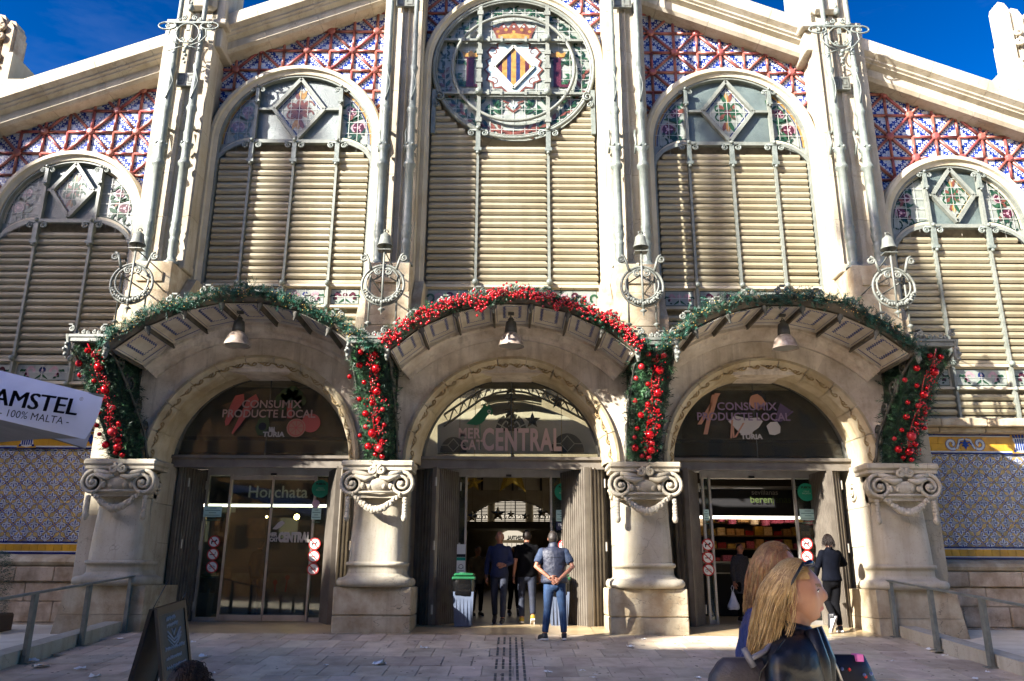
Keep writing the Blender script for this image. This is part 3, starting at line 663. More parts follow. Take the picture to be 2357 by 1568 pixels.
# iron pipes
def pipe(x, zt, y=16.22):
    m_ = MB(); pr = [(.17, 7.44), (.17, 7.48), (.11, 7.52), (.085, 7.6), (.1, 7.66), (.1, 7.95), (.115, 8.0), (.085, 8.04), (.095, 8.08), (.12, 8.22), (.1, 8.36), (.118, 8.4), (.1, 8.44), (.098, 9.8), (.135, 9.84), (.14, 9.9), (.11, 9.95), (.095, 10.0), (.095, 10.25), (.14, 10.34), (.1, 10.4), (.092, 10.5), (.09, 11.2), (.125, 11.28), (.11, 11.33), (.085, 11.4), (.09, 11.7), (.062, 12.2), (.08, 12.3), (.1, 12.42), (.065, 12.5), (.058, 13.2), (.075, 13.3), (.056, 13.4), (.056, zt)]
    m_.lathe(pr, (x, y, 0), 12)
    for k in range(6): m_.ball((x+.12*cos(k*pi/3), y+.12*sin(k*pi/3), 10.36), .045, 6); m_.ball((x+.1*cos(k*pi/3), y+.1*sin(k*pi/3), 8.22), .03, 5)
    m_.box(x-.03, x+.03, y, 16.5, 10.9, 10.96); m_.tube([(x-.12, 16.4, 10.9), (x-.14, y+.12, 10.75), (x-.12, y+.1, 10.55), (x-.14, 16.4, 10.3)], .03, 5)
    m_.tube([(x, y-.08, 12.3), (x+.07, y-.04, 12.0), (x+.05, y-.08, 11.8), (x-.02, y-.1, 11.5)], .014, 4)
    mk('iron_pipe', m_, IRON, B)
for x in (-7.98, -7.4, 7.40, 7.98): pipe(x, 15.5)
for x in (-2.93, -2.33, 2.33, 2.93): pipe(x, 16.5)
def crest(x):
    m_ = MB(); y = 16.12; z = 13.48
    m_.box(x-.55, x+.55, y-.02, y+.03, z+.05, z+.09)
    for s in (-1, 1):
        pts = [(x+s*(.5+.0)+s*.16*cos(a)*1.3, y, z-.02+.1*sin(a)) for a in [pi/2-k*pi/8 for k in range(17)]]
        m_.tube([(x+s*.3, y, z+.08)]+pts, .022, 5); scroll3(m_, x+s*.5, y, z-.02, .06, 0, .016, sx=s)
        m_.tube([(x+s*.42, y, z-.1), (x+s*.45, y, z-.3), (x+s*.3, y, z-.48), (x+s*.1, y, z-.56)], .018, 5)
        m_.tube([(x+s*.42, y, z-.72), (x+s*.15, y, z-.6), (x, y, z-.58)], .014, 5)
        scroll3(m_, x+s*.12, y, z-.42, .07, 0, .016, sx=s); scroll3(m_, x+s*.13, y, z+.2, .07, 0, .02, sx=s); scroll3(m_, x+s*.24, y, z+.15, .05, 0, .02, sx=-s)
    m_.tube([(x+.27*cos(k*pi/9), y, z-.22+.27*sin(k*pi/9)) for k in range(18)], .018, 5, 0, True)
    m_.ball((x, y, z+.48), .08, 8, sz=(.075, .075, .11)); m_.ball((x, y, z+.62), .04, 6); m_.box(x-.015, x+.015, y-.01, y+.01, z+.6, z+.72)
    for k in range(5): m_.ball((x+.02*(-1)**k, y, z-.62-.1*k), .06-.006*k, 6)
    m_.box(x-.04, x+.04, y-.02, y+.02, z-.15, z)
    mk('iron_cresting', m_, IRON, B)
    m_ = MB(); z = 12.0; m_.box(x-.22, x+.22, 16.36, 16.44, z, z+.34)
    for s in (-1, 1):
        c = x+s*.11; m_.rib([(c-.07, z+.05), (c+.07, z+.05), (c+.07, z+.29), (c-.07, z+.29), (c-.07, z+.12), (c+.02, z+.12), (c+.02, z+.2)], .025, 16.35, 1)
    mk('greek_key_plate', m_, [IRONP, IROND], B)
for sx in (-1, 1): crest(sx*7.69)
for sx in (-1, 1):
    m_ = MB(); z = 14.25; m_.box(sx*2.63-.22, sx*2.63+.22, 16.36, 16.44, z, z+.3)
    for s in (-1, 1):
        c = sx*2.63+s*.11; m_.rib([(c-.07, z+.04), (c+.07, z+.04), (c+.07, z+.26), (c-.07, z+.26), (c-.07, z+.12)], .025, 16.35, 1)
    mk('greek_key_plate', m_, [IRONP, IROND], B)
# iron column heads at the picture's two edges
for sx in (-1, 1):
    m_ = MB(); x = sx*12.5; m_.lathe([(.1, 8), (.12, 9.6), (.15, 9.65), (.1, 9.7), (.1, 10.5), (.16, 10.55), (.12, 10.6), (.14, 11.0), (.2, 11.15)], (x, 16.7, 0), 10)
    m_.box(x-.22, x+.22, 16.5, 16.95, 11.15, 11.25); [scroll3(m_, x+s*.2, 16.45, 11.0, .1, 0, .03, sx=s) for s in (-1, 1)]
    mk('iron_pipe', m_, IROND if sx < 0 else IRON, B)
# outer stone finials beyond the gable
def finial(x, lab):
    r_ = root('stone_finial', (x, 19.2, 12.2), lab, 'finial'); m_ = MB()
    m_.box(x-.75, x+.75, 18.7, 19.7, 11.2, 13.5, 0, .05); m_.box(x-.95, x+.95, 18.5, 19.8, 13.5, 13.75, 0, .06); m_.prismz([(x-.8, 18.6), (x+.8, 18.6), (x+.8, 20.2), (x-.8, 20.2)], 13.75, 13.95)
    mk('base', m_, STONER if x < 0 else STONEW, r_)
    m_ = MB(); st = 1 if x < 0 else -1
    for k in range(5):
        xx = x-.66+.33*k; top = (16.35-.2*k if x > 0 else 15.55+.2*(4-k)); m_.prism([(xx-.15, 13.95), (xx+.15, 13.95), (xx+.15, top-.1), (xx+.05, top+.12), (xx-.1, top+.16), (xx-.15, top)], 18.85, 19.25)
        m_.prism([(xx-.1, 13.95), (xx+.1, 13.95), (xx+.1, top-.15), (xx, top+.05), (xx-.1, top-.05)], 18.76, 18.86)
    m_.box(x-.72, x+.72, 18.95, 19.5, 13.9, 15.45, 0, .05)
    m_.M = Matrix.Translation((x, 18.72, 14.75)) @ Matrix.Rotation(rad(90), 4, 'X'); m_.lathe([(.0, .12), (.2, .1), (.32, .04), (.36, 0)], n=16); m_.M = None
    for s in (-1, 1):
        for zz, q in ((14.1, .16), (14.45, .13), (15.1, .12), (15.4, .1)):
            scroll3(m_, x+s*.48, 18.7, zz, q, 0, .06, sx=s)
        for k in range(6): m_.ball((x+s*(.1+.11*k), 18.9, 14.12+.03*k*(k % 2)), .06, 7)
        
    mk('carving', m_, STONER if x < 0 else STONEW, r_)
finial(-14.5, 'weathered carved stone finial above the left end of the gable'); finial(14.3, 'sunlit carved stone finial above the right end of the gable')
m_ = MB(); m_.prism([(-13.6, 10.5), (-12.2, 10.5), (-12.0, 12.3), (-13.3, 13.1)], 18.6, 22); m_.prism([(13.6, 10.5), (12.2, 10.5), (11.8, 12.5), (13.6, 13.3)], 18.6, 22)
mk('roof_side', m_, STONER, B)
# ================================================================ ENTRANCE PORTAL
PC = (-5.15, 0.0, 5.15); COLX = (-7.46, -2.55, 2.55, 7.46); ZC = 3.18; RO = 2.12; RI = 1.93
CR, CZ = 3.235, 2.75          # canopy arc radius and centre height
def arcz(dx): return CZ+sqrt(CR*CR-dx*dx)
# wedge blocks round each arch
for pc in PC:
    N = 9; HB = 2.3 if pc == 0 else 2.3
    for i in range(N):
        a0, a1 = pi*i/N, pi*(i+1)/N; inner = []; outer = []
        for k in range(5):
            a = a0+(a1-a0)*k/4; dx, dz = cos(a), sin(a); inner.append((pc+(RO-.01)*dx, ZC+(RO-.01)*dz))
            # ray out to canopy arc or the side line
            t = 1e9
            if abs(dx) > 1e-6: t = 2.585/abs(dx)
            off = ZC-CZ; bq = off*dz; cq = off*off-CR*CR; t2 = -bq+sqrt(bq*bq-cq)
            t3 = (5.12-ZC)/dz if dz > 1e-6 else 1e9
            t = min(t, t2 if abs(t2*dx) < 2.25 else max(t2, 0) if False else 1e9) if abs(t2*dx) < 2.25 else min(t, t3)
            outer.append((pc+t*dx, ZC+t*dz))
        m_ = MB(); m_.prism(inner+outer[::-1], 15.9+random.uniform(0, .004), 16.4); mk('spandrel_block', m_, STONED, B)
    # ring of voussoirs with carved band
    NV = 11
    for i in range(NV):
        g = .004; a0, a1 = pi*i/NV+g, pi*(i+1)/NV-g
        pr = [(RO+.02, 15.95), (RO+.02, 15.82), (RO-.04, 15.80), (RO-.06, 15.83), (RO-.2, 16.0), (RO-.22, 16.06), (RO-.21, 16.1), (RO-.26, 16.3), (RI-.06, 16.36), (RI-.06, 16.72)]
        m_ = MB(); sweep(m_, pc, ZC, pr, 0, n=5, th0=a0, th1=a1, legs=False)
        # carved scroll
        for k in range(2):
            a = a0+(a1-a0)*(.3+.45*k); rr = RO-.135; y = 15.905
            pts = []
            for t in range(13):
                q = .1*(1-.07*t); b_ = t*.55*(1 if k % 2 else -1); pts.append((pc+(rr+q*.8*cos(b_))*cos(a)-q*1.3*sin(b_)*sin(a), y+.0*t, ZC+(rr+q*.8*cos(b_))*sin(a)+q*1.3*sin(b_)*cos(a)))
            m_.tube(pts, .014, 4, 1)
        pts = [(pc+(RO-.13+.05*sin(t*2.1))*cos(a0+(a1-a0)*t/6), 15.9, ZC+(RO-.13+.05*sin(t*2.1))*sin(a0+(a1-a0)*t/6)) for t in range(7)]
        m_.tube(pts, .016, 4, 1)
        mk('voussoir', m_, [TRIMS, CARVE], B)
    m_ = MB(); sweep(m_, pc, ZC, [(RO+.3, 16.02), (RO-.1, 16.05), (RO-.19, 16.2), (RO-.24, 16.4), (RI-.05, 16.42), (RI-.05, 16.74), (RI+.4, 16.74)], 0, n=30, legs=False); mk('arch_backing', m_, TRIMS, B)
    # moulding under the canopy
    m_ = MB(); A = math.asin(2.28/CR)
    sweep(m_, pc, CZ, [(CR-.02, 15.95), (CR-.02, 15.62), (CR-.09, 15.6), (CR-.12, 15.68), (CR-.2, 15.72), (CR-.24, 15.8), (CR-.3, 15.82), (CR-.3, 15.95)], 0, n=24, th0=pi/2-A, th1=pi/2+A, legs=False)
    mk('arch_cornice', m_, STONED, B)
# flat top of the porch and its back
m_ = MB(); m_.box(-7.9, 7.9, 16.4, 17.5, 5.12, 5.35); m_.box(-2.32, 2.32, 16.38, 17.4, 5.3, 5.9)
for pc in PC: m_.prism([(pc+2.25*cos(a), min(arcz(2.25*cos(a)), 6.0)) for a in [pi*k/16 for k in range(17)]], 15.92, 17.4)
m_.box(-7.9, 7.9, 15.95, 17.4, 5.0, 5.2)
mk('porch_top', m_, STONED, B)
# piers between the doors
for cx in COLX:
    m_ = MB(); o_ = 0 if abs(cx) < 4 else (.25 if cx > 0 else -.25)
    pw = .5
    for z0, z1 in ((0, .86), (.86, 1.6), (1.6, 2.35), (2.35, 3.19)):
        m_ = MB(); m_.box(cx-pw+o_*0, cx+pw+o_*0, 15.85, 17.65, z0-.1 if z0 == 0 else z0+.003, z1, 0, .01); mk('pier_block', m_, STONEW if z0 else STONEB, B)
    if abs(cx) > 4:
        s = 1 if cx > 0 else -1
        for z0, z1 in ((-.2, .9), (.9, 2.1), (2.1, 3.2), (3.2, 4.2), (4.2, 5.15)):
            m_ = MB(); xa, xb = sorted((cx+s*.3, cx+s*.9)); m_.box(xa, xb, 15.95, 17.5, z0+.003, z1, 0, .01); mk('pier_block', m_, STONEW if z0 > .5 else STONEB, B)
# ---------------------------------------------------------------- columns
def volute(m_, x, y, z, s, sx):
    n = 30; pts = []; rr = []
    for t in range(n+1):
        u_ = t/n; r_ = s*(1-.80*u_); a = pi/2-sx*u_*2.1*2*pi*.9
        pts.append((x+r_*cos(a), y-.05*u_, z+r_*sin(a))); rr.append(.046*(s/.26)*(1-.4*u_))
    m_.tube(pts, rr, 7); m_.ball((x, y-.05, z), s*.24, 8)
    m_.M = Matrix.Translation((x, y+.12, z)) @ Matrix.Rotation(rad(90), 4, 'X'); m_.lathe([(s*.92, -.1), (s*.95, .1), (0, .1)], n=14); m_.M = None
def capital(cx, y, side):
    m_ = MB()
    m_.box(cx-.69, cx+.69, y-.08, y+.6, 3.0, 3.12, 0, .03); m_.box(cx-.66, cx+.66, y-.04, y+.6, 2.93, 3.0, 0, .01)
    for s in (-1, 1):
        volute(m_, cx+s*.47, y, 2.68, .235, s)
        m_.tube([(cx+s*.47, y, 2.90), (cx+s*.25, y-.03, 2.86), (cx+s*.1, y-.04, 2.83)], [.055, .05, .03], 6)
        m_.tube([(cx+s*.42, y-.06, 2.83), (cx+s*.22, y-.08, 2.76), (cx+s*.06, y-.08, 2.80)], [.03, .06, .03], 6)
        scroll3(m_, cx+s*.085, y-.1, 2.93, .085, 0, .035, sx=s)
        # tassels
        for k in range(6): m_.ball((cx+s*.54, y+.02, 2.4-.055*k), .06-.004*abs(k-3), 7, sz=(.055, .05, .05))
        m_.ball((cx+s*.54, y+.02, 2.06), .07, 8, sz=(.06, .055, .09))
    m_.box(cx-.5, cx+.5, y+.02, y+.6, 2.42, 2.95)
    m_.lathe([(.36, 2.52), (.42, 2.6), (.46, 2.74), (.42, 2.78)], (cx, y+.36, 0), 20)
    for k in range(-2, 3): m_.ball((cx+.135*k, y-.02, 2.64), .06, 8, sz=(.052, .05, .075))
    m_.tube([(cx-.4, y, 2.52), (cx, y-.05, 2.52), (cx+.4, y, 2.52)], .025, 5)
    for k in range(17):          # swag
        t = k/16; x = cx-.44+.88*t; z = 2.47-.28*sin(pi*t)**1.1; r_ = .035+.045*sin(pi*t)
        m_.ball((x, y-.02-.03*sin(pi*t), z), r_, 7); m_.ball((x+.01, y-.06, z+.03*(-1)**k), r_*.7, 5)
    for s in side:               # the return along the pier
        m_.M = Matrix.Translation((cx+s*.5, 16.22, 0)) @ Matrix.Rotation(rad(90*s), 4, 'Z')
        for q in (-1, 1):
            volute(m_, q*.27, 0, 2.68, .2, q); scroll3(m_, q*.07, -.06, 2.93, .07, 0, .03, sx=q)
            for k in range(5): m_.ball((q*.3, 0, 2.42-.05*k), .05, 6)
        for k in range(-1, 2): m_.ball((.12*k, -.02, 2.64), .05, 7)
        for k in range(11): m_.ball((-.24+.048*k, -.02, 2.44-.17*sin(pi*k/10)), .045, 6)
        m_.box(-.5, .5, -.06, .3, 3.0, 3.12, 0, .02); m_.M = None
    return m_
def roundrect(hx_, y0, r_, n=6, back=16.3):
    pts = [(-hx_, back)]
    for c_, a0 in (((-hx_+r_, y0+r_), pi), ((hx_-r_, y0+r_), 1.5*pi)):
        pts += [(c_[0]+r_*cos(a0+pi/2*k/n), c_[1]+r_*sin(a0+pi/2*k/n)*.7) for k in range(n+1)]
    return pts+[(hx_, back)]
def loft(m_, rows, smooth=True, cap=True):
    n = len(rows[0]); m_.add([p for r_ in rows for p in r_], [[i*n+k, i*n+k+1, (i+1)*n+k+1, (i+1)*n+k] for i in range(len(rows)-1) for k in range(n-1)], 0, smooth)
    if cap: m_.add(rows[-1], [list(range(n))], 0); m_.add(rows[0], [list(range(n))[::-1]], 0)
for cx in COLX:
    outer = abs(cx) > 4; col = MB(); rows = []
    for k in range(13):
        t = k/12; z = 1.2+1.25*t; h = .505-.05*t**1.3+.006*sin(pi*t); rows.append([(p[0], p[1], z) for p in roundrect(h, 15.42+.06*t, .3)])
    loft(col, rows)
    c_o = mk('column', col, STONEW, B, at=(cx, 0, 0))
    m_ = MB()
    loft(m_, [[(p[0], p[1], z) for p in roundrect(h, 15.42-(h-.55), .3)] for z, h in ((1.0, .525), (1.1, .525), (1.17, .525), (1.18, .555), (1.215, .565), (1.25, .555), (1.26, .51))]); mk('necking', m_, STONEW, c_o)
    o = [c for c in [c_o]]; 
    m_ = MB(); loft(m_, [[(p[0], p[1], z) for p in roundrect(h, 15.42-(h-.55), .33)] for z, h in ((.80, .64), (.82, .68), (.87, .70), (.92, .695), (.965, .66), (.975, .59), (1.02, .545), (1.08, .525))])
    mk('torus', m_, STONEW, c_o)
    for z0, z1 in ((-.12, .30), (.30, .81)):
        m_ = MB()
        if outer:
            s = 1 if cx > 0 else -1; fl = .32*(1-(z0+.1)); f2 = .32*(1-(z1+.1))
            xs0 = sorted([-.72 if s > 0 else -.72-fl*.6, .72 if s < 0 else .72+fl*.6]); xs1 = sorted([-.72 if s > 0 else -.72-f2*.6, .72 if s < 0 else .72+f2*.6])
            vs = [(x, y, z) for (xs, z) in ((xs0, z0+.004), (xs1, z1-.004)) for x, y in ((xs[0], 15.5), (xs[1], 15.5), (xs[1], 17), (xs[0], 17))]
            m_.add(vs, [(0, 3, 2, 1), (4, 5, 6, 7), (0, 1, 5, 4), (1, 2, 6, 5), (2, 3, 7, 6), (3, 0, 4, 7)])
        else: m_.box(-.72, .72, 15.5, 16.6, z0+.004, z1-.004, 0, .02)
        mk('plinth_block', m_, STONEB, c_o, at=(cx, 0, 0))
    for ch in KIDS(c_o):
        if ch.name.split('.')[0] in ('necking', 'torus'): ch.location = (0, 0, 0)
    mk('capital', capital(0, 15.4, (1,) if cx < -4 else (-1,) if cx > 4 else (-1, 1)), STONEW, c_o, at=(cx, 0, 0))
# ---------------------------------------------------------------- canopies
def soffit():
    m_ = MB(); hw = .335; y0, y1 = 14.44, 15.62
    def ring(a, b_, za, zb, m): # tray border between inset a and b
        A_ = [(-hw+a, y0+a, za), (hw-a, y0+a, za), (hw-a, y1-a*1.2, za), (-hw+a, y1-a*1.2, za)]
        B_ = [(-hw+b_, y0+b_, zb), (hw-b_, y0+b_, zb), (hw-b_, y1-b_*1.2, zb), (-hw+b_, y1-b_*1.2, zb)]
        m_.add(A_+B_, [(i, (i+1) % 4, 4+(i+1) % 4, 4+i) for i in range(4)], m)
    ring(0, .07, 0, .03, 0); ring(.07, .075, .03, .035, 0); ring(.075, .16, .035, .05, 0)
    m_.add([(-hw+.16, y0+.16, .05), (hw-.16, y0+.16, .05), (hw-.16, y1-.19, .05), (-hw+.16, y1-.19, .05)], [(0, 1, 2, 3)], 0)
    def strip(x0, x1, ya, yb, z, m=1): m_.add([(x0, ya, z), (x1, ya, z), (x1, yb, z), (x0, yb, z)], [(0, 1, 2, 3)], m)
    # printed meander inside, stripes at the wall end
    for k in range(16):
        t = y0+.2+k*(y1-y0-.46)/16; d = .012*(-1)**k
        for s in (-1, 1): strip(s*.15-.02+d, s*.15+.02+d, t, t+.045, .046)
    for k in range(8):
        t = -.15+k*.3/8; d = .01*(-1)**k
        for yy in (y0+.2, y1-.26): strip(t, t+.028, yy-.015+d, yy+.02+d, .046)
    strip(-hw+.05, hw-.05, y1-.105, y1-.075, .027); strip(-hw+.03, hw-.03, y1-.06, y1-.045, .02); strip(-hw+.03, hw-.03, y1-.03, y1-.02, .009)
    strip(-hw+.03, -hw+.04, y0+.05, y1-.1, .012); strip(hw-.04, hw-.03, y0+.05, y1-.1, .012)
    return m_.mesh('soffit_panel', [PANEL, PBLUE])
SOF = soffit()
for pc in PC:
    A = math.asin(2.30/CR); m_ = MB(); n = 36
    pr = [(CR+.02, 15.62), (CR+.02, 14.46), (CR+.07, 14.4), (CR+.12, 14.36), (CR+.2, 14.36), (CR+.22, 14.42), (CR+.17, 14.5), (CR+.13, 15.95)]
    sweep(m_, pc, CZ, pr, 0, n=n, th0=pi/2-A-.02, th1=pi/2+A+.02, legs=False)
    can = mk('canopy', m_, RIBM, B)
    for k in range(7):
        a = A*2*(k-3)/7; o = bpy.data.objects.new('soffit_panel', SOF); rr = CR-.035
        link(o, can, (pc+rr*sin(a), 0, CZ+rr*cos(a)), False); o.rotation_euler = (0, a, 0)
    for k in range(8):
        a = A*2*(k-3.5)/7; m_ = MB(); m_.M = Matrix.Translation((pc+(CR-.05)*sin(a), 0, CZ+(CR-.05)*cos(a))) @ Matrix.Rotation(a, 4, 'Y')
        m_.box(-.02, .02, 14.45, 15.7, -.055, .08); mk('canopy_rib', m_, RIBM, can)
        if 0 < k < 7:
            m_ = MB(); m_.M = Matrix.Translation((pc+(CR-.05)*sin(a), 0, CZ+(CR-.05)*cos(a))) @ Matrix.Rotation(a*.6, 4, 'Y')
            m_.lathe([(.01, -.13), (.03, -.1), (.025, -.07), (.055, -.03), (.06, .03)], (0, 14.43, 0), 8); m_.ball((0, 14.42, -.13), .02, 6); mk('rib_pendant', m_, IROND, can)
    m_ = MB()            # finials standing on the front edge
    for k in range(9):
        a = A*1.9*(k-4)/8; x, z = pc+(CR+.2)*sin(a), CZ+(CR+.2)*cos(a)
        scroll3(m_, x-.1, 14.4, z+.08, .07, 0, .02, sx=-1); scroll3(m_, x+.1, 14.4, z+.08, .07, 0, .02, sx=1); m_.box(x-.05, x+.05, 14.37, 14.44, z+.16, z+.19)
    mk('canopy_finial', m_, IRONP, can)
# iron corner boxes and brackets over each column
for cx in COLX:
    x = cx*1.035 if abs(cx) > 4 else cx*1.045; x = (-7.9, -2.68, 2.70, 7.9)[COLX.index(cx)]
    m_ = MB(); z = 5.15
    m_.box(x-.32, x+.32, 14.32, 15.9, z, z+.09, 0, .01); m_.box(x-.35, x+.35, 14.3, 14.4, z+.09, z+.14, 0)
    for k in range(5):
        scroll3(m_, x-.2+.1*k, 14.34, z+.17+.02*(k % 2), .04, 0, .018, sx=(-1)**k)
    for s in (-1, 1):
        scroll3(m_, x+s*.3, 14.3, z+.24, .06, 0, .022, sx=s); m_.box(x+s*.32-.04, x+s*.32+.04, 14.27, 14.36, z+.31, z+.33)
        m_.lathe([(.015, z-.32), (.035, z-.27), (.055, z-.18), (.06, z-.08), (.035, z-.02), (.05, z+.05), (.07, z+.14)], (x+s*.36, 14.36, 0), 8)
        for t in range(3): m_.ball((x+s*(.36+.03*(t % 2)), 14.3, z-.05-.1*t), .04, 6)
    mk('canopy_cresting', m_, IRONP, B)
    m_ = MB()
    xb = cx
    for s in (-1, 1):                      # scrolled side brackets running down and back to the wall
        def pt(t, d=0):  # t: 0 top/front .. 1 bottom/wall
            y = 14.45+1.33*min(1, t*1.35)**.75+d; return (x+s*(.36-.06*t)+(xb-x)*t, y, 5.05-1.85*t)
        m_.tube([pt(k/14) for k in range(15)], .028, 5); 
        for t, q in ((.08, .17), (.26, .2), (.46, .16), (.66, .11), (.84, .09)):
            px, py, pz = pt(t, .2*(1-t)+.05); n = 16
            m_.tube([(px, py+q*(1-.045*j)*cos(j*.62+t*9), pz+q*(1-.045*j)*sin(j*.62+t*9)) for j in range(n)], .026, 5)
            m_.ball((px, py, pz), .045, 6)
        m_.tube([(x+s*.35, 15.86, 5.05), (x+s*.34, 15.84, 4.0), (xb+s*.3, 15.86, 3.2)], .03, 5)
    mk('iron_bracket', m_, IROND, B)
# ---------------------------------------------------------------- doors
def leaf(x, y, ang, wd, z0, z1, nm='folding_leaf', mt=LEAF):
    """ribbed folding metal leaf, hinged at (x, y)"""
    m_ = MB(); n = max(3, int(wd/.085)); pr = [(0, .03)]
    for k in range(n):
        a = wd*k/n; b_ = wd*(k+1)/n; q = (b_-a); pr += [(a, -.0), (a+q*.42, -.0), (a+q*.5, .035), (a+q*.92, .035)]
    pr += [(wd, 0)]+[(wd-a, .095-b_) for a, b_ in pr[1:]]+[(0, .095)]
    m_.prismz(pr[::-1], z0, z1); o = mk(nm, m_, mt, DO, at=(x, y, 0)); o.rotation_euler = (0, 0, ang)
    m_ = MB()
    for z in (z0+.35, (z0+z1)/2, z1-.3): m_.lathe([(.022, -.09), (.022, .09)], (wd, -.01, z), 8)
    h = mk('hinge', m_, ALU, o, local=True, at=(0, 0, 0)); return o
ZF = .076
def doorway(pc, glx, lx, stay):
    """glx: glass field x0..x1; stay: sliding leaves closed or open"""
    global DO
    m_ = MB(); zl = 3.20
    m_.box(pc-2.03, pc+2.03, 16.62, 16.85, 3.17, 3.38, 0, .01); m_.box(pc-2.03, pc+2.03, 16.56, 16.62, 3.31, 3.38, 0, .01); m_.box(pc-2.03, pc+2.03, 16.60, 16.66, 3.13, 3.18)
    DO = mk('doorway', m_, LEAF, B)
    m_ = MB(); n = 40
    sweep(m_, pc, ZC+.05, [(RI, 16.75), (RI-.05, 16.66), (RI-.11, 16.7), (RI-.11, 16.8)], 0, n=n, legs=False); mk('lunette_frame', m_, IROND, DO)
    m_ = MB(); m_.poly([(pc+(RI-.1)*cos(pi*k/32), ZC+.05+(RI-.1)*sin(pi*k/32)) for k in range(33)], 16.76); mk('lunette_pane', m_, GLASSL, DO)
    m_ = MB(); m_.box(pc-.008, pc+.008, 16.75, 16.77, 3.3, ZC+RI-.1); mk('lunette_joint', m_, IROND, DO)
    x0, x1 = glx; Y = 17.55
    m_ = MB(); m_.box(x0, x1, Y-.04, Y+.12, 3.07, 3.3, 0, .005); m_.box(x0, x0+.05, Y-.03, Y+.06, ZF, 3.08); m_.box(x1-.05, x1, Y-.03, Y+.06, ZF, 3.08)
    m_.box(pc-2.03, pc+2.03, Y-.05, Y+.1, 3.2, 3.5); mk('door_frame', m_, ALU, DO)
    s0, s1 = lx; mid = (s0+s1)/2
    for a, b_ in ((x0+.05, s0), (s1, x1-.05)):
        m_ = MB(); m_.box(a, b_, Y+.01, Y+.02, ZF+.09, 3.08); o = mk('side_glass', m_, GLASS, DO)
        m_ = MB(); m_.box(a, b_, Y-.02, Y+.04, ZF, ZF+.09); mk('bottom_rail', m_, ALU, o)
    for x in (s0, s1):
        m_ = MB(); m_.box(x-.025, x+.025, Y-.06, Y+.03, ZF, 3.1, 0, .004); mk('door_post', m_, ALU, DO)
    if stay:
        for a, b_ in ((s0+.03, mid-.01), (mid+.01, s1-.03)):
            m_ = MB(); m_.box(a, b_, Y-.05, Y-.04, ZF+.14, 3.02); o = mk('sliding_leaf', m_, GLASS, DO)
            m_ = MB(); m_.box(a, b_, Y-.07, Y-.02, ZF+.02, ZF+.14, 0, .004); m_.box(a, b_, Y-.07, Y-.02, 2.98, 3.06, 0, .004); e = b_ if b_ < mid+.5 and a < mid-.2 else a
            m_.box(e-.012, e+.012, Y-.065, Y-.025, ZF+.14, 3.0); mk('leaf_rail', m_, ALU, o)
    m_ = MB(); m_.box(mid-.06, mid+.06, Y-.1, Y-.04, 3.07, 3.12); mk('door_sensor', m_, BLACK, DO)
def lf(u, Y, v=1250): return P(u, v, Y).x
# left doorway
doorway(-5.15, (lf(462, 17.55), lf(752, 17.55)), (lf(520, 17.55), lf(718, 17.55)), True)
leaf(-7.06, 17.0, 0, .3, ZF-.02, 3.16); leaf(lf(400, 16.75), 16.75, rad(74), .82, ZF-.05, 3.16)
leaf(lf(775, 16.62), 16.62, rad(112), .95, ZF-.05, 3.16); leaf(lf(778, 16.62), 16.6, rad(52), .3, ZF-.05, 3.16)
doorway(0, (lf(1048, 17.55), lf(1320, 17.55)), (lf(1071, 17.55), lf(1269, 17.55)), False)
leaf(-2.0, 17.1, 0, .5, ZF-.02, 3.16); leaf(lf(1000, 16.55), 16.55, rad(66), 1.05, ZF-.05, 3.16); leaf(lf(1000, 16.55)-.28, 16.8, rad(-40), .36, ZF-.05, 3.16)
leaf(1.62, 17.1, 0, .5, ZF-.02, 3.16); leaf(lf(1360, 16.5), 16.5, rad(114), 1.1, ZF-.05, 3.16); leaf(lf(1362, 16.5), 16.5, rad(38), .4, ZF-.05, 3.16)
doorway(5.15, (lf(1622, 17.55), lf(1905, 17.55)), (lf(1640, 17.55), lf(1838, 17.55)), False)
leaf(3.1, 17.1, 0, .5, ZF-.02, 3.16); leaf(lf(1592, 16.55), 16.55, rad(66), 1.0, ZF-.05, 3.16); leaf(lf(1592, 16.55)-.26, 16.8, rad(-40), .33, ZF-.05, 3.16)
leaf(6.75, 17.2, 0, .4, ZF-.02, 3.16); leaf(lf(1930, 16.6), 16.6, rad(92), .95, ZF-.05, 3.16); leaf(lf(1932, 16.6), 16.6, rad(40), .32, ZF-.05, 3.16)
# open sliding leaf parked behind the right side light of the right door
# ---------------------------------------------------------------- side walls: tiles, sills, rough stone
def fleur():
    m_ = MB(); h = .100; m_.box(-h, h, 0, .012, -h, h, 0); y = -.003; R45 = rad(45)
    def T(pts): return [(x*cos(R45)-z*sin(R45), x*sin(R45)+z*cos(R45)) for x, z in pts]
    def fl(w0, m, yy):
        m_.rib(T([(0, -.105), (0, .02)]), w0*.8, yy, m); m_.poly(T(leafp(0, -.02, pi/2, .145, .42+w0*4)), yy, m)
        for s in (-1, 1):
            m_.rib(T([(s*p[0], p[1]) for p in spiral(.054, .018, .042, .018, -2.6, 3.0, 10)]), w0, yy, m); m_.rib(T([(0, -.06), (s*.02, -.02), (s*.028, 0)]), w0, yy, m)
        m_.rib(T([(-.035, -.045), (.035, -.045)]), w0*.8, yy, m)
    fl(.042, 1, y); fl(.021, 2, y-.002)
    m_.poly(T(leafp(0, 0, pi/2, .1, .3)), y-.003, 1)
    for a in range(4):
        q = [(h*.98*cos(a*pi/2+pi/4)*1.35, h*.98*sin(a*pi/2+pi/4)*1.35)]
        m_.disc(q[0][0]*.86, q[0][1]*.86, .018, y, 1, 4)
    return m_.mesh('azulejo_tile', [TYB, TB, TW])
FLE = fleur()
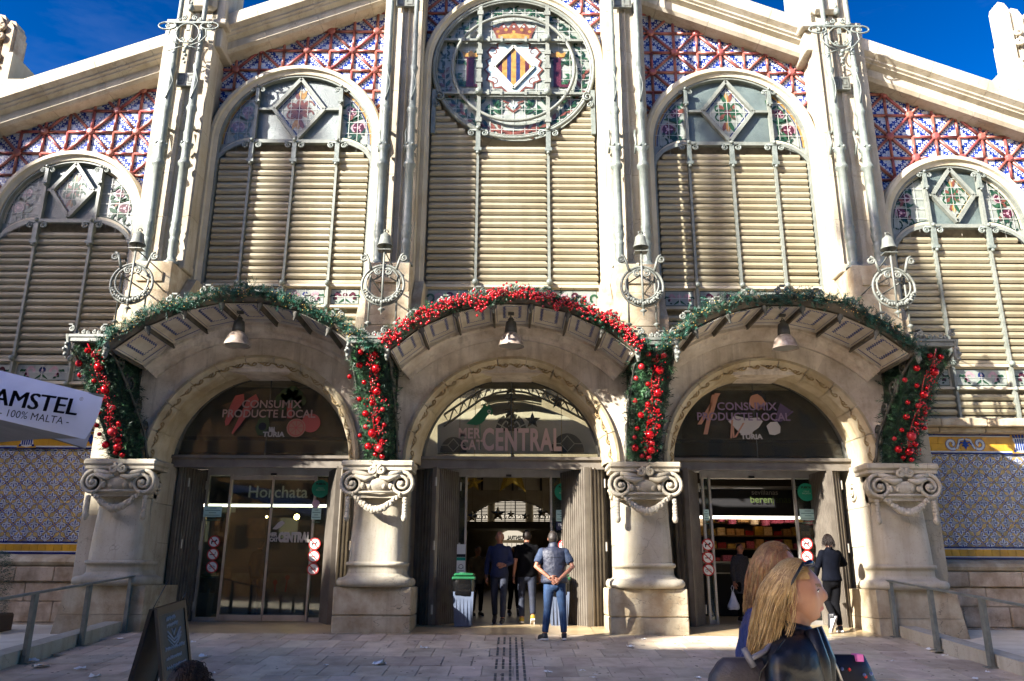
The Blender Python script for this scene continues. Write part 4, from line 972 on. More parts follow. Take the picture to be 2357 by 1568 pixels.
for sx in (-1, 1):
    wroot = MB(); wroot.box(min(sx*8.0, sx*13), max(sx*8.0, sx*13), 17.40, 17.9, -.3, 4.0); tw = mk('tiled_wall', wroot, GROUT, B)
    d = .2*sqrt(2)/2+.003; i = 0
    for r_ in range(15):
        for c_ in range(22):
            if (r_+c_) % 2: continue
            x = sx*(8.35+c_*d); z = 1.72+r_*d*.985
            if z > 3.62: continue
            o = bpy.data.objects.new('azulejo_tile', FLE); link(o, tw, (x, 17.385+random.uniform(-.002, .002), z), False)
            rt = ((0, 180) if (r_//2+c_//2) % 2 else (180, 0))[r_ % 4 // 2] if r_ % 2 == 0 else ((90, -90) if (c_//2) % 2 else (-90, 90))[r_ % 4 // 2]
            o.rotation_euler = (0, rad(45+rt), 0)
    m_ = MB(); xa, xb = sorted((sx*8.0, sx*13)); y = 17.34
    def hb(z0, z1, m, yy=y): m_.box(xa, xb, yy, 17.39, z0, z1, m)
    hb(3.66, 4.02, 3, 17.345); hb(3.60, 3.635, 1, 17.335); hb(3.635, 3.665, 2, 17.336); hb(3.975, 4.0, 2, 17.337); hb(4.0, 4.04, 1, 17.33)
    hb(1.62, 1.655, 1, 17.335); hb(1.60, 1.62, 2, 17.336); hb(1.44, 1.46, 2, 17.336); hb(1.40, 1.44, 1, 17.335)
    mk('border_tiles', m_, [TY, TN, TW, TY], tw)
    yt = MB(); yt.box(-.082, .082, 0, .02, -.07, .07, 0, .003); yt = yt.mesh('yellow_tile', [TY]); y2 = MB(); y2.box(-.158, .158, 0, .015, -.075, .075, 0, .003); y2 = y2.mesh('yellow_tile', [TY])
    for k in range(28): o = bpy.data.objects.new('yellow_tile', yt); link(o, tw, (sx*(8.3+k*.168), 17.335, 1.53), False)
    for k in range(15):
        for zz in (3.74, 3.895): o = bpy.data.objects.new('yellow_tile', y2); link(o, tw, (sx*(8.3+k*.32+(.16 if zz > 3.8 else 0)), 17.333, zz), False)
    m_ = MB(); y = 17.326                    # frieze cartouches
    for cx_, kind in ((9.12, 0), (10.5, 1), (11.9, 0)) if sx < 0 else ((9.85, 0), (11.05, 1), (12.2, 0)):
        c = sx*cx_; z = 3.82
        if kind == 0:
            for s in (-1, 1):
                for w_, mm, yy in ((.075, 1, y), (.05, 2, y-.002)):
                    m_.rib([(c+s*p[0], p[1]) for p in spiral(.3, z+.0, .125, .035, -2.2, 4.2, 16)], w_, yy, mm); m_.rib([(c+s*p[0], p[1]) for p in [(.2, z-.11), (.14, z), (.12, z+.08), (.02, z+.1)]], w_*.8, yy, mm)
                m_.rib([(c+s*p[0], p[1]) for p in spiral(.07, z-.02, .06, .02, 0, 5, 10)], .03, y-.003, 1)
            m_.poly(leafp(c, z-.13, pi/2, .24, .4), y-.002, 1)
        else:
            m_.box(c-.2, c+.2, y+.001, y+.01, z-.2, z+.2, 0)
            m_.poly([(c-.15, z-.15), (c, z-.19), (c+.15, z-.15), (c+.12, z), (c+.16, z+.1), (c+.15, z+.13), (c-.15, z+.13), (c-.16, z+.1), (c-.12, z)], y-.001, 2)
            for k in range(-2, 3): m_.box(c+.048*k-.014, c+.048*k+.014, y-.004, y-.002, z-.14, z+.11, 1)
            for k in range(5): m_.poly(leafp(c-.1+.05*k, z+.12, pi/2+.3*(2-k), .1, .6), y-.003, 1)
            for s in (-1, 1): m_.disc(c+s*.14, z-.15, .03, y-.003, 1, 8)
    mk('painted_frieze', m_, [TY, TB, TW], tw)
    # stone sill above, mouldings and rough courses below
    for k in range(5):
        a, b_ = sorted((sx*(8.2+k*1.0), sx*(9.195+k*1.0))); m_ = MB(); m_.box(a, b_, 16.95, 17.6, 4.14, 4.32, 0, .02); m_.box(a, b_, 17.08, 17.6, 4.03, 4.14, 0, .02); mk('sill_block', m_, STONEB, B)
    for k in range(5):
        a, b_ = sorted((sx*(8.0+k*1.05), sx*(9.045+k*1.05))); m_ = MB()
        m_.prismx([(17.5, 1.14), (17.02, 1.14), (16.93, 1.18), (16.9, 1.24), (16.93, 1.3), (17.02, 1.35), (17.2, 1.39), (17.5, 1.39)], a, b_); mk('moulding_block', m_, STONEB, B)
    z = -.35; rows_ = (.42, .40, .38, .30)
    for q, h in enumerate(rows_):
        x = 7.9+(.3 if q % 2 else 0); 
        while x < 12.8:
            l = random.uniform(.65, 1.1); a, b_ = sorted((sx*x, sx*(x+l-.008))); m_ = MB(); jt = random.uniform(-.01, .015)
            m_.box(a, b_, 16.98+jt+(0 if q < 3 else -.05), 17.5, z+.004, z+h-.004, 0, .018); mk('ashlar_block', m_, STONER, B); x += l
        z += h
# ---------------------------------------------------------------- ground
def gz(y): return min(max(-.076*(15.5-y), -.57), .076)
pv = MB(); ys = [-40, 8.0, 9, 10, 11, 12, 13, 14, 15, 15.5, 16.5, 60]
vs = []; XS = (-60, 60)
for y in ys: vs += [(-60, y, gz(y)-.045), (60, y, gz(y)-.045)]
pv.add(vs, [(2*i, 2*i+1, 2*i+3, 2*i+2) for i in range(len(ys)-1)])
pv.box(-900, 900, -900, -40, -.63, -.62); 
G0 = mk('pavement', pv, ASPH, kind='structure')
pm = MB(); pm.box(.004, .441, .004, .746, -.05, 0, 0, .004); pm = pm.mesh('paver', [PAVER])
sl_ = math.atan(.076)
for r_ in range(7):
    y0 = 15.42-(r_+1)*.752; off = (.0, .23, .12, .33, .05, .26, .15)[r_]+.0
    for c_ in range(-16, 16):
        x = c_*.445+off
        if abs(x+.22) > 7.0: continue
        o = bpy.data.objects.new('paver', pm); link(o, G0, (x, y0, gz(y0)+random.uniform(-.0025, .0025)), False); o.rotation_euler = (sl_, random.uniform(-.002, .002), 0)
for k in range(15):
    m_ = MB(); x = -7.0+k*.95; vs = []
    for y in (15.42, 16.5, 17.5): vs += [(x+.003, y, gz(y)+.003), (x+.945, y, gz(y)+.003)]
    m_.add(vs, [(0, 1, 3, 2), (2, 3, 5, 4)]); mk('threshold_slab', m_, MARB, G0)
m_ = MB(); RG = random.Random(8)
for k in range(420):
    x, y = RG.uniform(-7, 7), RG.uniform(9.8, 15.4); r_ = RG.uniform(.008, .026); m_.add([(x+r_*cos(a)*RG.uniform(.7, 1.2), y+r_*1.0*sin(a)*RG.uniform(.7, 1.2), gz(y+r_*sin(a))+.0045) for a in [pi*j/3.5 for j in range(7)]], [list(range(7))])
mk('gum_spots', m_, mat('old_gum', '3d352d', rough=.8), G0, kind='stuff')
m_ = MB()                 # tactile strips
for k in range(5):
    for j in range(16):
        y = 15.0-j*.27; x = -.2+.1*k
        if (k in (0, 1) and j % 4 == 3): continue
        m_.M = Matrix.Translation((x, y, gz(y))) @ Matrix.Rotation(sl_, 4, 'X'); m_.box(-.018, .018, -.1, .1, -.002, .006, 0, .002)
m_.M = None; mk('tactile_strip', m_, IROND, G0, kind='stuff')
for sx in (-1, 1):        # kerb walls, side ground
    kr = root('kerb_wall', (sx*7.1, 12, gz(12)), 'low cream stone kerb along the %s edge of the ramp' % ('left' if sx < 0 else 'right'), 'kerb')
    y = 15.4
    for k in range(9):
        l = 1.25; a, b_ = sorted((sx*7.04, sx*7.34)); m_ = MB(); z0, z1 = gz(y-l), gz(y)
        vs = []
        for yy, zz in ((y-l+.004, z0), (y-.004, z1)):
            hh = .19; vs += [(a, yy, zz-.3), (b_, yy, zz-.3), (b_, yy, zz+hh), (a, yy, zz+hh)]
        m_.add(vs, [(0, 1, 2, 3), (7, 6, 5, 4), (0, 4, 5, 1), (1, 5, 6, 2), (2, 6, 7, 3), (3, 7, 4, 0)]); mk('kerb_stone', m_, STONEW, kr); y -= l
    m_ = MB(); a, b_ = sorted((sx*7.3, sx*60)); m_.box(a, b_, 13.2, 17.4, -.4, -.045); m_.add([(a, 13.2, -.045), (b_, 13.2, -.045), (b_, 8, -.4), (a, 8, -.4)], [(0, 1, 2, 3)]); mk('side_pavement', m_, ASPH, G0)
# handrails
for sx in (-1, 1):
    x = sx*6.98; r_ = root('handrail', (x, 13, gz(13)), 'grey steel handrail on flat posts along the %s side of the ramp' % ('left' if sx < 0 else 'right'), 'handrail')
    m_ = MB(); ya, yb = 6.0, 15.5
    a, b_ = sorted((x-.03, x+.03)); 
    vs = [(a, y, gz(y)+z) for y in (ya, yb) for z in (.95, .985)]+[(b_, y, gz(y)+z) for y in (ya, yb) for z in (.95, .985)]
    vs = []
    for y in (ya, 8.0, yb):
        for q in ((x-.035, .955), (x+.035, .955), (x+.035, .985), (x-.035, .985)): vs.append((q[0], y, gz(y)+q[1]))
    m_.add(vs, [(0, 1, 2, 3), (8, 11, 10, 9)]+[[i*4+k, i*4+(k+1) % 4, (i+1)*4+(k+1) % 4, (i+1)*4+k] for i in (0, 1) for k in range(4)]); mk('rail', m_, IRONP, r_)
    for y in ((15.44, 13.95, 12.4, 10.9, 9.4, 7.9, 6.4) if sx < 0 else (15.44, 14.0, 12.5, 11.0, 9.5, 8.0, 6.5)):
        m_ = MB(); z = gz(y); m_.box(x-.006, x+.006, y-.07, y+.07, z+.0, z+.955); m_.box(x-.02, x-.006, y-.05, y+.05, z+.02, z+.95); m_.box(x-.09, x+.09, y-.09, y+.09, z-.01, z+.012)
        for q in (.12, .22): m_.ball((x-.012*sx, y-.03, z+q), .014, 6); m_.ball((x-.012*sx, y-.074, z+q), .014, 6)
        m_.box(x-.03, x+.03, y-.072, y-.062, z+.0, z+.95)
        mk('post', m_, IRONP, r_)
# ================================================================ TEXT
def text(s, x, y, z, h, m, par, sx=1.0, bold=0.0, rot=(pi/2, 0, 0), al='LEFT', nm='lettering', ext=0.0, mirror=False, spc=1.0):
    cu = bpy.data.curves.new('lettering', 'FONT'); cu.body = s; cu.size = h/.70; cu.offset = bold; cu.align_x = al; cu.extrude = ext; cu.space_character = spc; cu.resolution_u = 3
    tmp = bpy.data.objects.new('tmp', cu); COL.objects.link(tmp); bpy.context.view_layer.update()
    me = bpy.data.meshes.new_from_object(tmp.evaluated_get(bpy.context.evaluated_depsgraph_get())); bpy.data.objects.remove(tmp); bpy.data.curves.remove(cu)
    for v in me.vertices: v.co.x *= sx*(-1 if mirror else 1)
    me.materials.clear(); me.materials.append(m)
    o = bpy.data.objects.new(nm, me); link(o, par, (x, y, z), False); o.rotation_euler = rot; return o
def flatmat(n, c, r=.6, **k): return mat(n, c, rough=r, **k)
DEC = flatmat('decal_pale', 'a98d80', .6); DECG = flatmat('decal_green', '0d5a35'); DECS = flatmat('decal_salmon', 'b0554a'); DECP = flatmat('decal_peach', 'a87860'); DECV = flatmat('decal_olive', '3d4a22')
DECW = flatmat('decal_grey', 'a9a29a'); DECM = flatmat('decal_mauve', '7f6a80'); SIGNR = flatmat('sign_red', 'b3231f'); SIGNW = flatmat('sign_white', 'dcdcd6'); SIGNK = flatmat('sign_black', '15151a')
SIGNT = flatmat('sign_teal', '17967a'); PAPG = flatmat('notice_paper', 'b4d4c8'); TXTG = flatmat('notice_ink', '3f6f62'); PAPER = flatmat('white_paper', 'e4e2de', .8); SIGNB = flatmat('sign_navy', '151c3c')
STEEL = mat('lamp_metal', 'b9aa9c', '8d7c6e', .4, ns=9, metal=.3, streak=.3)
# ================================================================ LUNETTE SIGNS
YL = 16.70
def q(u, v, Y=YL): p = P(u, v, Y); return p.x, p.z
def upoly(m_, pts, m, Y=YL):
    pp = [q(u, v, Y) for u, v in pts]; a = sum(pp[i-1][0]*pp[i][1]-pp[i][0]*pp[i-1][1] for i in range(len(pp)))
    m_.poly(pp if a < 0 else pp[::-1], Y, m)
cz = lambda u, v, k=5.226, x0=1320, y0=1100: ((x0+u/k)*.7857, (y0+v/k)*.7857)
ms = root('window_sign', (0, YL, 3.4), 'pale MERCAT CENTRAL lettering with a green parrot on the middle fan window', 'sign')
x0, z0 = q(*cz(115, 960)); x1, z1 = q(*cz(118, 805)); text('MER', x0, YL, z0, z1-z0, DEC, ms, .78, .007, spc=1.06)
x0, z0 = q(*cz(150, 1135)); x1, z1 = q(*cz(150, 985)); text('CAT', x0, YL, z0, z1-z0, DEC, ms, .78, .007, spc=1.06)
x0, z0 = q(*cz(480, 1138)); x1, z1 = q(*cz(480, 812)); text('CENTRAL', x0, YL, z0, z1-z0, DEC, ms, .555, .02, spc=1.1)
m_ = MB(); upoly(m_, [cz(*p) for p in [(240, 740), (330, 660), (440, 545), (500, 470), (482, 420), (510, 455), (535, 408), (540, 460), (560, 475), (595, 425), (600, 478), (640, 520), (650, 560), (632, 608), (600, 590), (560, 620), (520, 690), (470, 735), (400, 760), (320, 755)]], 0)
m_.disc(*q(*cz(590, 553)), .04, YL-.003, 1, 12); m_.disc(*q(*cz(590, 553)), .02, YL-.004, 0, 8)
upoly(m_, [cz(442, 750), cz(455, 750), cz(458, 1135), cz(446, 1135)], 0); mk('parrot_emblem', m_, [DECG, DECW], ms)
def consum(side):
    cx = -5.13 if side < 0 else 5.13
    s_ = root('window_sign', (cx, YL, 3.9), ('CONSUMIX PRODUCTE LOCAL lettering over red peppers and citrus on the left fan window' if side < 0 else 'CONSUMIX PRODUCTE LOCAL lettering over orange, leaf and onion on the right fan window'), 'sign')
    c = (lambda u, v: ((u/2.24)*.7857, (650+v/2.24)*.7857)) if side < 0 else (lambda u, v: ((2000+u/2.24)*.7857, (650+v/2.24)*.7857))
    a, b_ = ((1585, 1220), (1455, 1282)) if side < 0 else ((225, 1235), (92, 1302))
    m = DEC if side < 0 else DECM
    x, z = q(*c(*a)); x2, z2 = q(*c(a[0], a[1]-50)); text('CONSUMIX', x, YL-.01, z, z2-z, m, s_, 1.03, .004)
    x, z = q(*c(*b_)); text('PRODUCTE LOCAL', x, YL-.01, z, z2-q(*c(a[0], a[1]))[1], m, s_, .97, .004)
    tx = (1725, 1410) if side < 0 else (383, 1425); x, z = q(*c(*tx)); text('TURIA', x, YL-.01, z, .1, DECW, s_, 1.1, .006)
    m_ = MB(); tw_ = (1765, 1378) if side < 0 else (420, 1392)
    upoly(m_, [c(tw_[0]+d[0], tw_[1]+d[1]) for d in ((0, 0), (0, -32), (10, -32), (10, -22), (15, -22), (15, -32), (25, -32), (25, -22), (30, -22), (30, -32), (38, -32), (38, 0))], 0, YL-.01); mk('tower_emblem', m_, DECW, s_)
    m_ = MB(); Y2 = YL
    if side < 0:
        upoly(m_, [c(*p) for p in [(1545, 1140), (1600, 1130), (1605, 1180), (1560, 1230), (1500, 1330), (1480, 1340), (1475, 1310), (1510, 1210)]], 0)
        upoly(m_, [c(*p) for p in [(1625, 1165), (1680, 1130), (1700, 1170), (1640, 1240), (1580, 1330), (1525, 1395), (1520, 1385), (1570, 1280)]], 0)
        for p in ((1845, 1165), (1880, 1130), (1920, 1115), (1950, 1140), (1970, 1175), (1900, 1160), (1860, 1200), (1945, 1200)): m_.disc(*q(*c(*p)), .13, YL+.002, 2, 10)
        upoly(m_, [c(*p) for p in [(1880, 1190), (1920, 1190), (1915, 1290), (1885, 1290)]], 0)
        upoly(m_, [c(*p) for p in [(1700, 1290), (1760, 1275), (1770, 1340), (1735, 1395), (1690, 1400), (1675, 1350)]], 2); m_.disc(*q(*c(1722, 1343)), .085, YL-.003, 3, 12)
        m_.disc(*q(*c(2040, 1320)), .2, YL+.002, 0, 20); m_.disc(*q(*c(1943, 1352)), .2, YL-.002, 1, 20); m_.disc(*q(*c(1943, 1352)), .175, YL-.003, 0, 20); m_.disc(*q(*c(1943, 1352)), .155, YL-.004, 1, 20)
        for k in range(4): a = k*pi/4; cx_, cz_ = q(*c(1943, 1352)); m_.rib([(cx_-.15*cos(a), cz_-.15*sin(a)), (cx_+.15*cos(a), cz_+.15*sin(a))], .012, YL-.005, 0)
        mats = [DECS, DECP, DECV, SIGNK]
    else:
        m_.disc(*q(*c(492, 1180)), .175, YL+.002, 1, 20); upoly(m_, [c(*p) for p in [(440, 1125), (470, 1112), (515, 1108), (545, 1150), (545, 1190), (520, 1150), (490, 1130), (450, 1140)]], 3)
        for a_, b2 in (((205, 1135), (150, 1395)), ((235, 1125), (110, 1330)), ((225, 1125), (180, 1290))): upoly(m_, [c(a_[0]-14, a_[1]), c(a_[0]+14, a_[1]), c(b2[0]+14, b2[1]), c(b2[0]-14, b2[1])], 1, YL+.002*(a_[0] % 3))
        upoly(m_, [c(*p) for p in [(300, 1310), (340, 1270), (420, 1290), (500, 1285), (525, 1310), (500, 1350), (430, 1400), (380, 1390), (340, 1350)]], 2)
        for a_, b2 in (((325, 1300), (318, 1420)), ((400, 1320), (345, 1415)), ((330, 1340), (335, 1418))): upoly(m_, [c(a_[0]-6, a_[1]), c(a_[0]+6, a_[1]), c(b2[0]+6, b2[1]), c(b2[0]-6, b2[1])], 1, YL-.004)
        upoly(m_, [c(*p) for p in [(550, 1340), (575, 1315), (620, 1312), (642, 1345), (640, 1385), (605, 1400), (570, 1395)]], 2)
        for k in range(5): upoly(m_, [c(600+8*k, 1312), c(640+20*k, 1190+12*k), c(665+15*k, 1210+10*k), c(610+8*k, 1316)], 0, YL+.004+.001*k)
        mats = [flatmat('decal_violet', '4a3a55'), DECP, DECW, SIGNK]
    mk('vegetable_print', m_, mats, s_)
consum(-1); consum(1)
# ================================================================ DOOR STICKERS
YG = 17.44
def ring_sign(u, v, pict, where):
    x, z = q(u, v, YG); r_ = root('prohibition_sign', (x, YG, z), 'round red %s sticker %s' % (('no dogs', 'no smoking', 'no bicycles')[pict], where), 'sticker'); m_ = MB()
    m_.disc(x, z, .125, YG, 0, 24); m_.disc(x, z, .1, YG-.003, 1, 24); y = YG-.005
    if pict == 0: m_.poly([(x-.06, z+.02), (x+.02, z+.02), (x+.04, z+.05), (x+.07, z+.03), (x+.04, z), (x+.035, z-.05), (x+.02, z-.05), (x+.01, z-.01), (x-.03, z-.01), (x-.04, z-.05), (x-.06, z-.05)][::-1], y, 2)
    elif pict == 1: m_.poly([(x-.065, z-.015), (x+.04, z-.015), (x+.04, z+.005), (x-.065, z+.005)], y, 2); m_.rib([(x+.05, z+.0), (x+.045, z+.03), (x+.065, z+.05)], .01, y, 2)
    else:
        for s in (-1, 1): m_.rib([(x+s*.038+.026*cos(k*pi/5), z-.015+.026*sin(k*pi/5)) for k in range(10)], .008, y, 2, True)
        m_.rib([(x-.038, z-.015), (x-.01, z+.03), (x+.035, z+.03), (x, z-.015), (x+.035, z+.03), (x+.04, z-.015)], .008, y, 2)
    m_.rib([(x-.075, z+.075), (x+.075, z-.075)], .022, YG-.007, 0); mk('disc', m_, [SIGNR, SIGNW, SIGNK], r_)
ring_sign(493, 1247, 0, 'on the left side glass of the left doorway'); ring_sign(490, 1276, 1, 'on the left side glass of the left doorway'); ring_sign(488, 1305, 2, 'on the left side glass of the left doorway')
ring_sign(724, 1252, 0, 'on the right side glass of the left doorway'); ring_sign(722, 1281, 1, 'on the right side glass of the left doorway'); ring_sign(720, 1310, 2, 'on the right side glass of the left doorway')
ring_sign(1857, 1252, 0, 'on the right side glass of the right doorway'); ring_sign(1858, 1281, 1, 'on the right side glass of the right doorway')
ring_sign(1629, 1254, 0, 'on the left side glass of the right doorway'); ring_sign(1630, 1284, 1, 'on the left side glass of the right doorway'); ring_sign(1631, 1312, 2, 'on the left side glass of the right doorway')
ring_sign(1298, 1256, 1, 'on the right side glass of the middle doorway')
def notice(u0, v0, u1, v1, where):
    (xa, za), (xb, zb) = q(u0, v0, YG), q(u1, v1, YG); r_ = root('paper_notice', ((xa+xb)/2, YG, zb), 'pale green printed notice '+where, 'notice'); m_ = MB(); m_.box(xa, xb, YG, YG+.004, zb, za, 0)
    for k in range(6):
        z = za-.04-.05*k; l = (xb-xa)*(.2 if k % 2 == 0 else .42); c = (xa+xb)/2; m_.rib([(c-l, z), (c+l, z)], .012, YG-.003, 1)
    mk('sheet', m_, [PAPG, TXTG], r_)
notice(470, 1165, 509, 1190, 'on the left side glass of the left doorway'); notice(718, 1170, 738, 1196, 'on the right side glass of the left doorway')
notice(1840, 1172, 1880, 1197, 'on the right side glass of the right doorway'); notice(1619, 1173, 1633, 1198, 'on the left side glass of the right doorway'); notice(1280, 1174, 1310, 1200, 'on the right side glass of the middle doorway')
def green(u, v, where):
    x, z = q(u, v, YG); r_ = root('round_sticker', (x, YG, z), 'round green PUERTA sticker '+where, 'sticker'); m_ = MB(); m_.disc(x, z, .19, YG, 0, 28); m_.rib([(x+.185*cos(k*pi/14), z+.185*sin(k*pi/14)) for k in range(28)], .01, YG-.002, 0, True)
    mk('disc', m_, SIGNT, r_); text('PUERTA', x, YG-.004, z+.08, .04, SIGNK, r_, 1, .003, al='CENTER'); text('CALLE\nPALAFOX', x, YG-.004, z-.0, .03, PAPG, r_, 1, al='CENTER')
green(738, 1125, 'on the right side glass of the left doorway'); green(1297, 1132, 'on the right side glass of the middle doorway'); green(1856, 1133, 'on the right side glass of the right doorway')
x, z = q(1293, 1211, YG); r_ = root('wifi_sticker', (x, YG, z), 'small navy FREE WIFI sticker on the right side glass of the middle doorway', 'sticker'); m_ = MB(); m_.box(x-.12, x+.12, YG, YG+.003, z-.09, z+.09, 0, 0); mk('plate', m_, SIGNB, r_); text('FREE', x, YG-.004, z, .055, SIGNW, r_, .9, .002, al='CENTER'); text('WIFI', x+.03, YG-.004, z-.06, .035, SIGNW, r_, .9, .001, al='CENTER')
x, z = q(727, 1160, YG); r_ = root('round_sticker', (x, YG, z), 'small round pink sticker on the right side glass of the left doorway', 'sticker'); m_ = MB(); m_.disc(x, z, .085, YG, 0, 20); mk('disc', m_, flatmat('sticker_pink', 'c9a6b4'), r_)
# roll-up style door lettering, left doorway
x, z = q(655, 1238, YG); r_ = root('door_sign', (x, YG, z), 'small pale MERCAT CENTRAL lettering on the sliding glass of the left doorway', 'sign')
text('MER', x-.33, YG-.0, z-.0+.03, .075, DECW, r_, .8, .008); text('CAT', x-.31, YG, z-.075, .075, DECW, r_, .8, .008); text('CENTRAL', x-.13, YG, z-.075, .18, DECW, r_, .6, .02)
m_ = MB(); upoly(m_, [(u_, v_) for u_, v_ in ((627, 1218), (640, 1203), (650, 1198), (656, 1204), (646, 1214), (636, 1219))], 0, YG); mk('parrot_emblem', m_, DECW, r_)
# info totem by middle door
(xa, za), (xb, zb) = q(1050, 1253, YG), q(1070, 1345, YG); r_ = root('information_panel', (xa, YG, zb), 'tall white and green information panel on the left side glass of the middle doorway', 'sign'); m_ = MB()
m_.box(xa, xb, YG, YG+.01, zb, za, 0); m_.box(xa, xb, YG-.004, YG, za-.26, za-.2, 2); m_.box(xa, xb, YG-.004, YG, za-.33, za-.265, 1); m_.disc((xa+xb)/2+.01, (za+zb)/2-.05, .05, YG-.005, 2, 14); m_.disc((xa+xb)/2+.01, (za+zb)/2-.05, .04, YG-.006, 0, 14); m_.box(xb-.12, xb-.02, YG-.004, YG, zb+.08, zb+.2, 3)
for k in range(4): m_.rib([(xa+.04, za-.48-.05*k), (xb-.03, za-.48-.05*k)], .01, YG-.004, 4)
mk('panel', m_, [SIGNW, SIGNT, SIGNK, flatmat('sign_yellow', 'b9b520'), TXTG], r_)
# ================================================================ PENDANT LAMPS, BELL LAMPS, MEDALLIONS
def pendant(u, v, pc, lab):
    p = P(u, v, 14.9); x, z = p.x, p.z; r_ = root('pendant_lamp', (x, 14.9, z), lab, 'lamp', 'pendant lamps under the canopies')
    top = arcz(x-pc)-.03; m_ = MB(); m_.box(x-.06, x+.06, 14.86, 14.94, top-.05, top, 0, .005); m_.tube([(x, 14.9, top-.05), (x-.03, 14.9, top-.12), (x+.01, 14.9, z+.36)], .008, 5); mk('cord', m_, IROND, r_)
    m_ = MB(); m_.lathe([(.0, .42), (.04, .42), (.05, .37), (.1, .33), (.115, .22), (.12, .12), (.09, .11)], (x, 14.9, z), 20); m_.tube([(x-.06, 14.9, z+.38), (x, 14.9, z+.46), (x+.06, 14.9, z+.38)], .01, 5); mk('housing', m_, IROND, r_)
    m_ = MB(); m_.lathe([(.08, .13), (.13, .1), (.19, .03), (.225, -.07), (.245, -.15), (.255, -.16), (.235, -.15), (.2, -.06), (.1, .08), (0, .1)], (x, 14.9, z), 28); mk('lamp_shade', m_, STEEL, r_)
    m_ = MB(); m_.lathe([(0, -.13), (.238, -.14)], (x, 14.9, z), 24); mk('lens', m_, glassm, r_)
glassm = mat('lamp_lens', '8f8d84', rough=.15)
pendant(547, 778, -5.15, 'metal pendant lamp under the green garland canopy of the Horchata doorway'); pendant(1176, 780, 0, 'metal pendant lamp under the canopy with red berries'); pendant(1806, 785, 5.15, 'metal pendant lamp under the canopy of the right doorway')
def medallion(x, z, lab, lab2):
    y = 14.92; r_ = root('iron_medallion', (x, y, 5.4), lab, 'iron ornament', 'wreath medallions over the columns'); m_ = MB()
    for r2, t, zz in ((.415, .028, 0), (.33, .02, .045)):
        m_.tube([(x+r2*cos(k*pi/20), y, z+zz+r2*sin(k*pi/20)) for k in range(40)], t, 6, 0, True)
    mk('ring', m_, IRONP, r_); m_ = MB()
    for s in (-1, 1):
        m_.tube([(x+s*.25, y-.02, z+.32), (x+s*.3, y-.02, z+.5), (x+s*.33, y-.02, z+.6)], .028, 6); scroll3(m_, x+s*.4, y-.02, z+.57, .085, 0, .026, sx=s)
        m_.tube([(x+s*.3*cos(a), y-.02, z+.12+.22*sin(a)) for a in [pi/2.0*k/8+.1 for k in range(8)]], .016, 5); scroll3(m_, x+s*.1, y-.02, z+.27, .075, 0, .02, sx=-s)
    mk('horn_scroll', m_, IRONP, r_); m_ = MB()
    for k in range(19):
        a = rad(198+144*k/18); rr = .37-.012*(k % 3); m_.ball((x+rr*cos(a), y-.03, z+rr*sin(a)), .032+.018*sin(pi*k/18), 6)
        if k % 2: m_.ball((x+(rr+.03)*cos(a), y-.05, z+(rr+.03)*sin(a)), .022, 5)
    mk('wreath', m_, IRONP, r_); m_ = MB()
    m_.tube([(x, y-.03, z+.85), (x, y-.03, z-.48)], .022, 6); m_.lathe([(.02, 0), (.075, -.04), (.02, -.07), (.015, -.12), (0, -.16)], (x, y-.03, z-.48), 8)
    for s in (-1, 1): m_.tube([(x+s*.27, y+.1, z+.25), (x+s*.27, y+.1, z-.72)], .02, 6); m_.lathe([(.02, 0), (.07, -.04), (.02, -.07), (0, -.14)], (x+s*.27, y+.1, z-.72), 8); m_.tube([(x+s*.27, y+.1, z+.1), (x, y+.1, z+.28)], .015, 5); m_.tube([(x+s*.27, y+.1, z+.2), (x+s*.2, 15.95, z+.2)], .018, 5)
    mk('upright', m_, IRONP, r_)
    b_ = root('bell_lamp', (x, y-.02, z+.88), lab2, 'lamp', 'bell lamps above the medallions'); m_ = MB(); zz = z+.92
    m_.lathe([(.0, .2), (.04, .2), (.06, .17), (.1, .14), (.115, .05), (.13, -.03), (.155, -.08), (.16, -.095), (.14, -.08), (.11, .02), (0, .1)], (x, y, zz), 20); mk('bell', m_, IRONP, b_)
    m_ = MB(); m_.tube([(x-.02, y, zz+.19), (x-.03, y, zz+.26), (x+.03, y, zz+.27), (x+.06, y, zz+.21)], .015, 5); m_.tube([(x, y, zz), (x, y, zz-.2)], .016, 5); m_.box(x-.13, x+.13, y-.1, y+.1, zz-.2, zz-.185); m_.tube([(x, y, zz-.19), (x+.1, 15.9, zz-.3)], .014, 5); mk('bracket', m_, IRONP, b_)
for x, w1 in ((-7.53, 'at the left end of the left canopy'), (-2.56, 'left of the red berry canopy'), (2.57, 'right of the red berry canopy'), (7.55, 'at the right end of the right canopy')):
    medallion(x, 6.52, 'pale grey iron wreath ring with scrolled horns '+w1, 'small iron bell lamp '+w1)
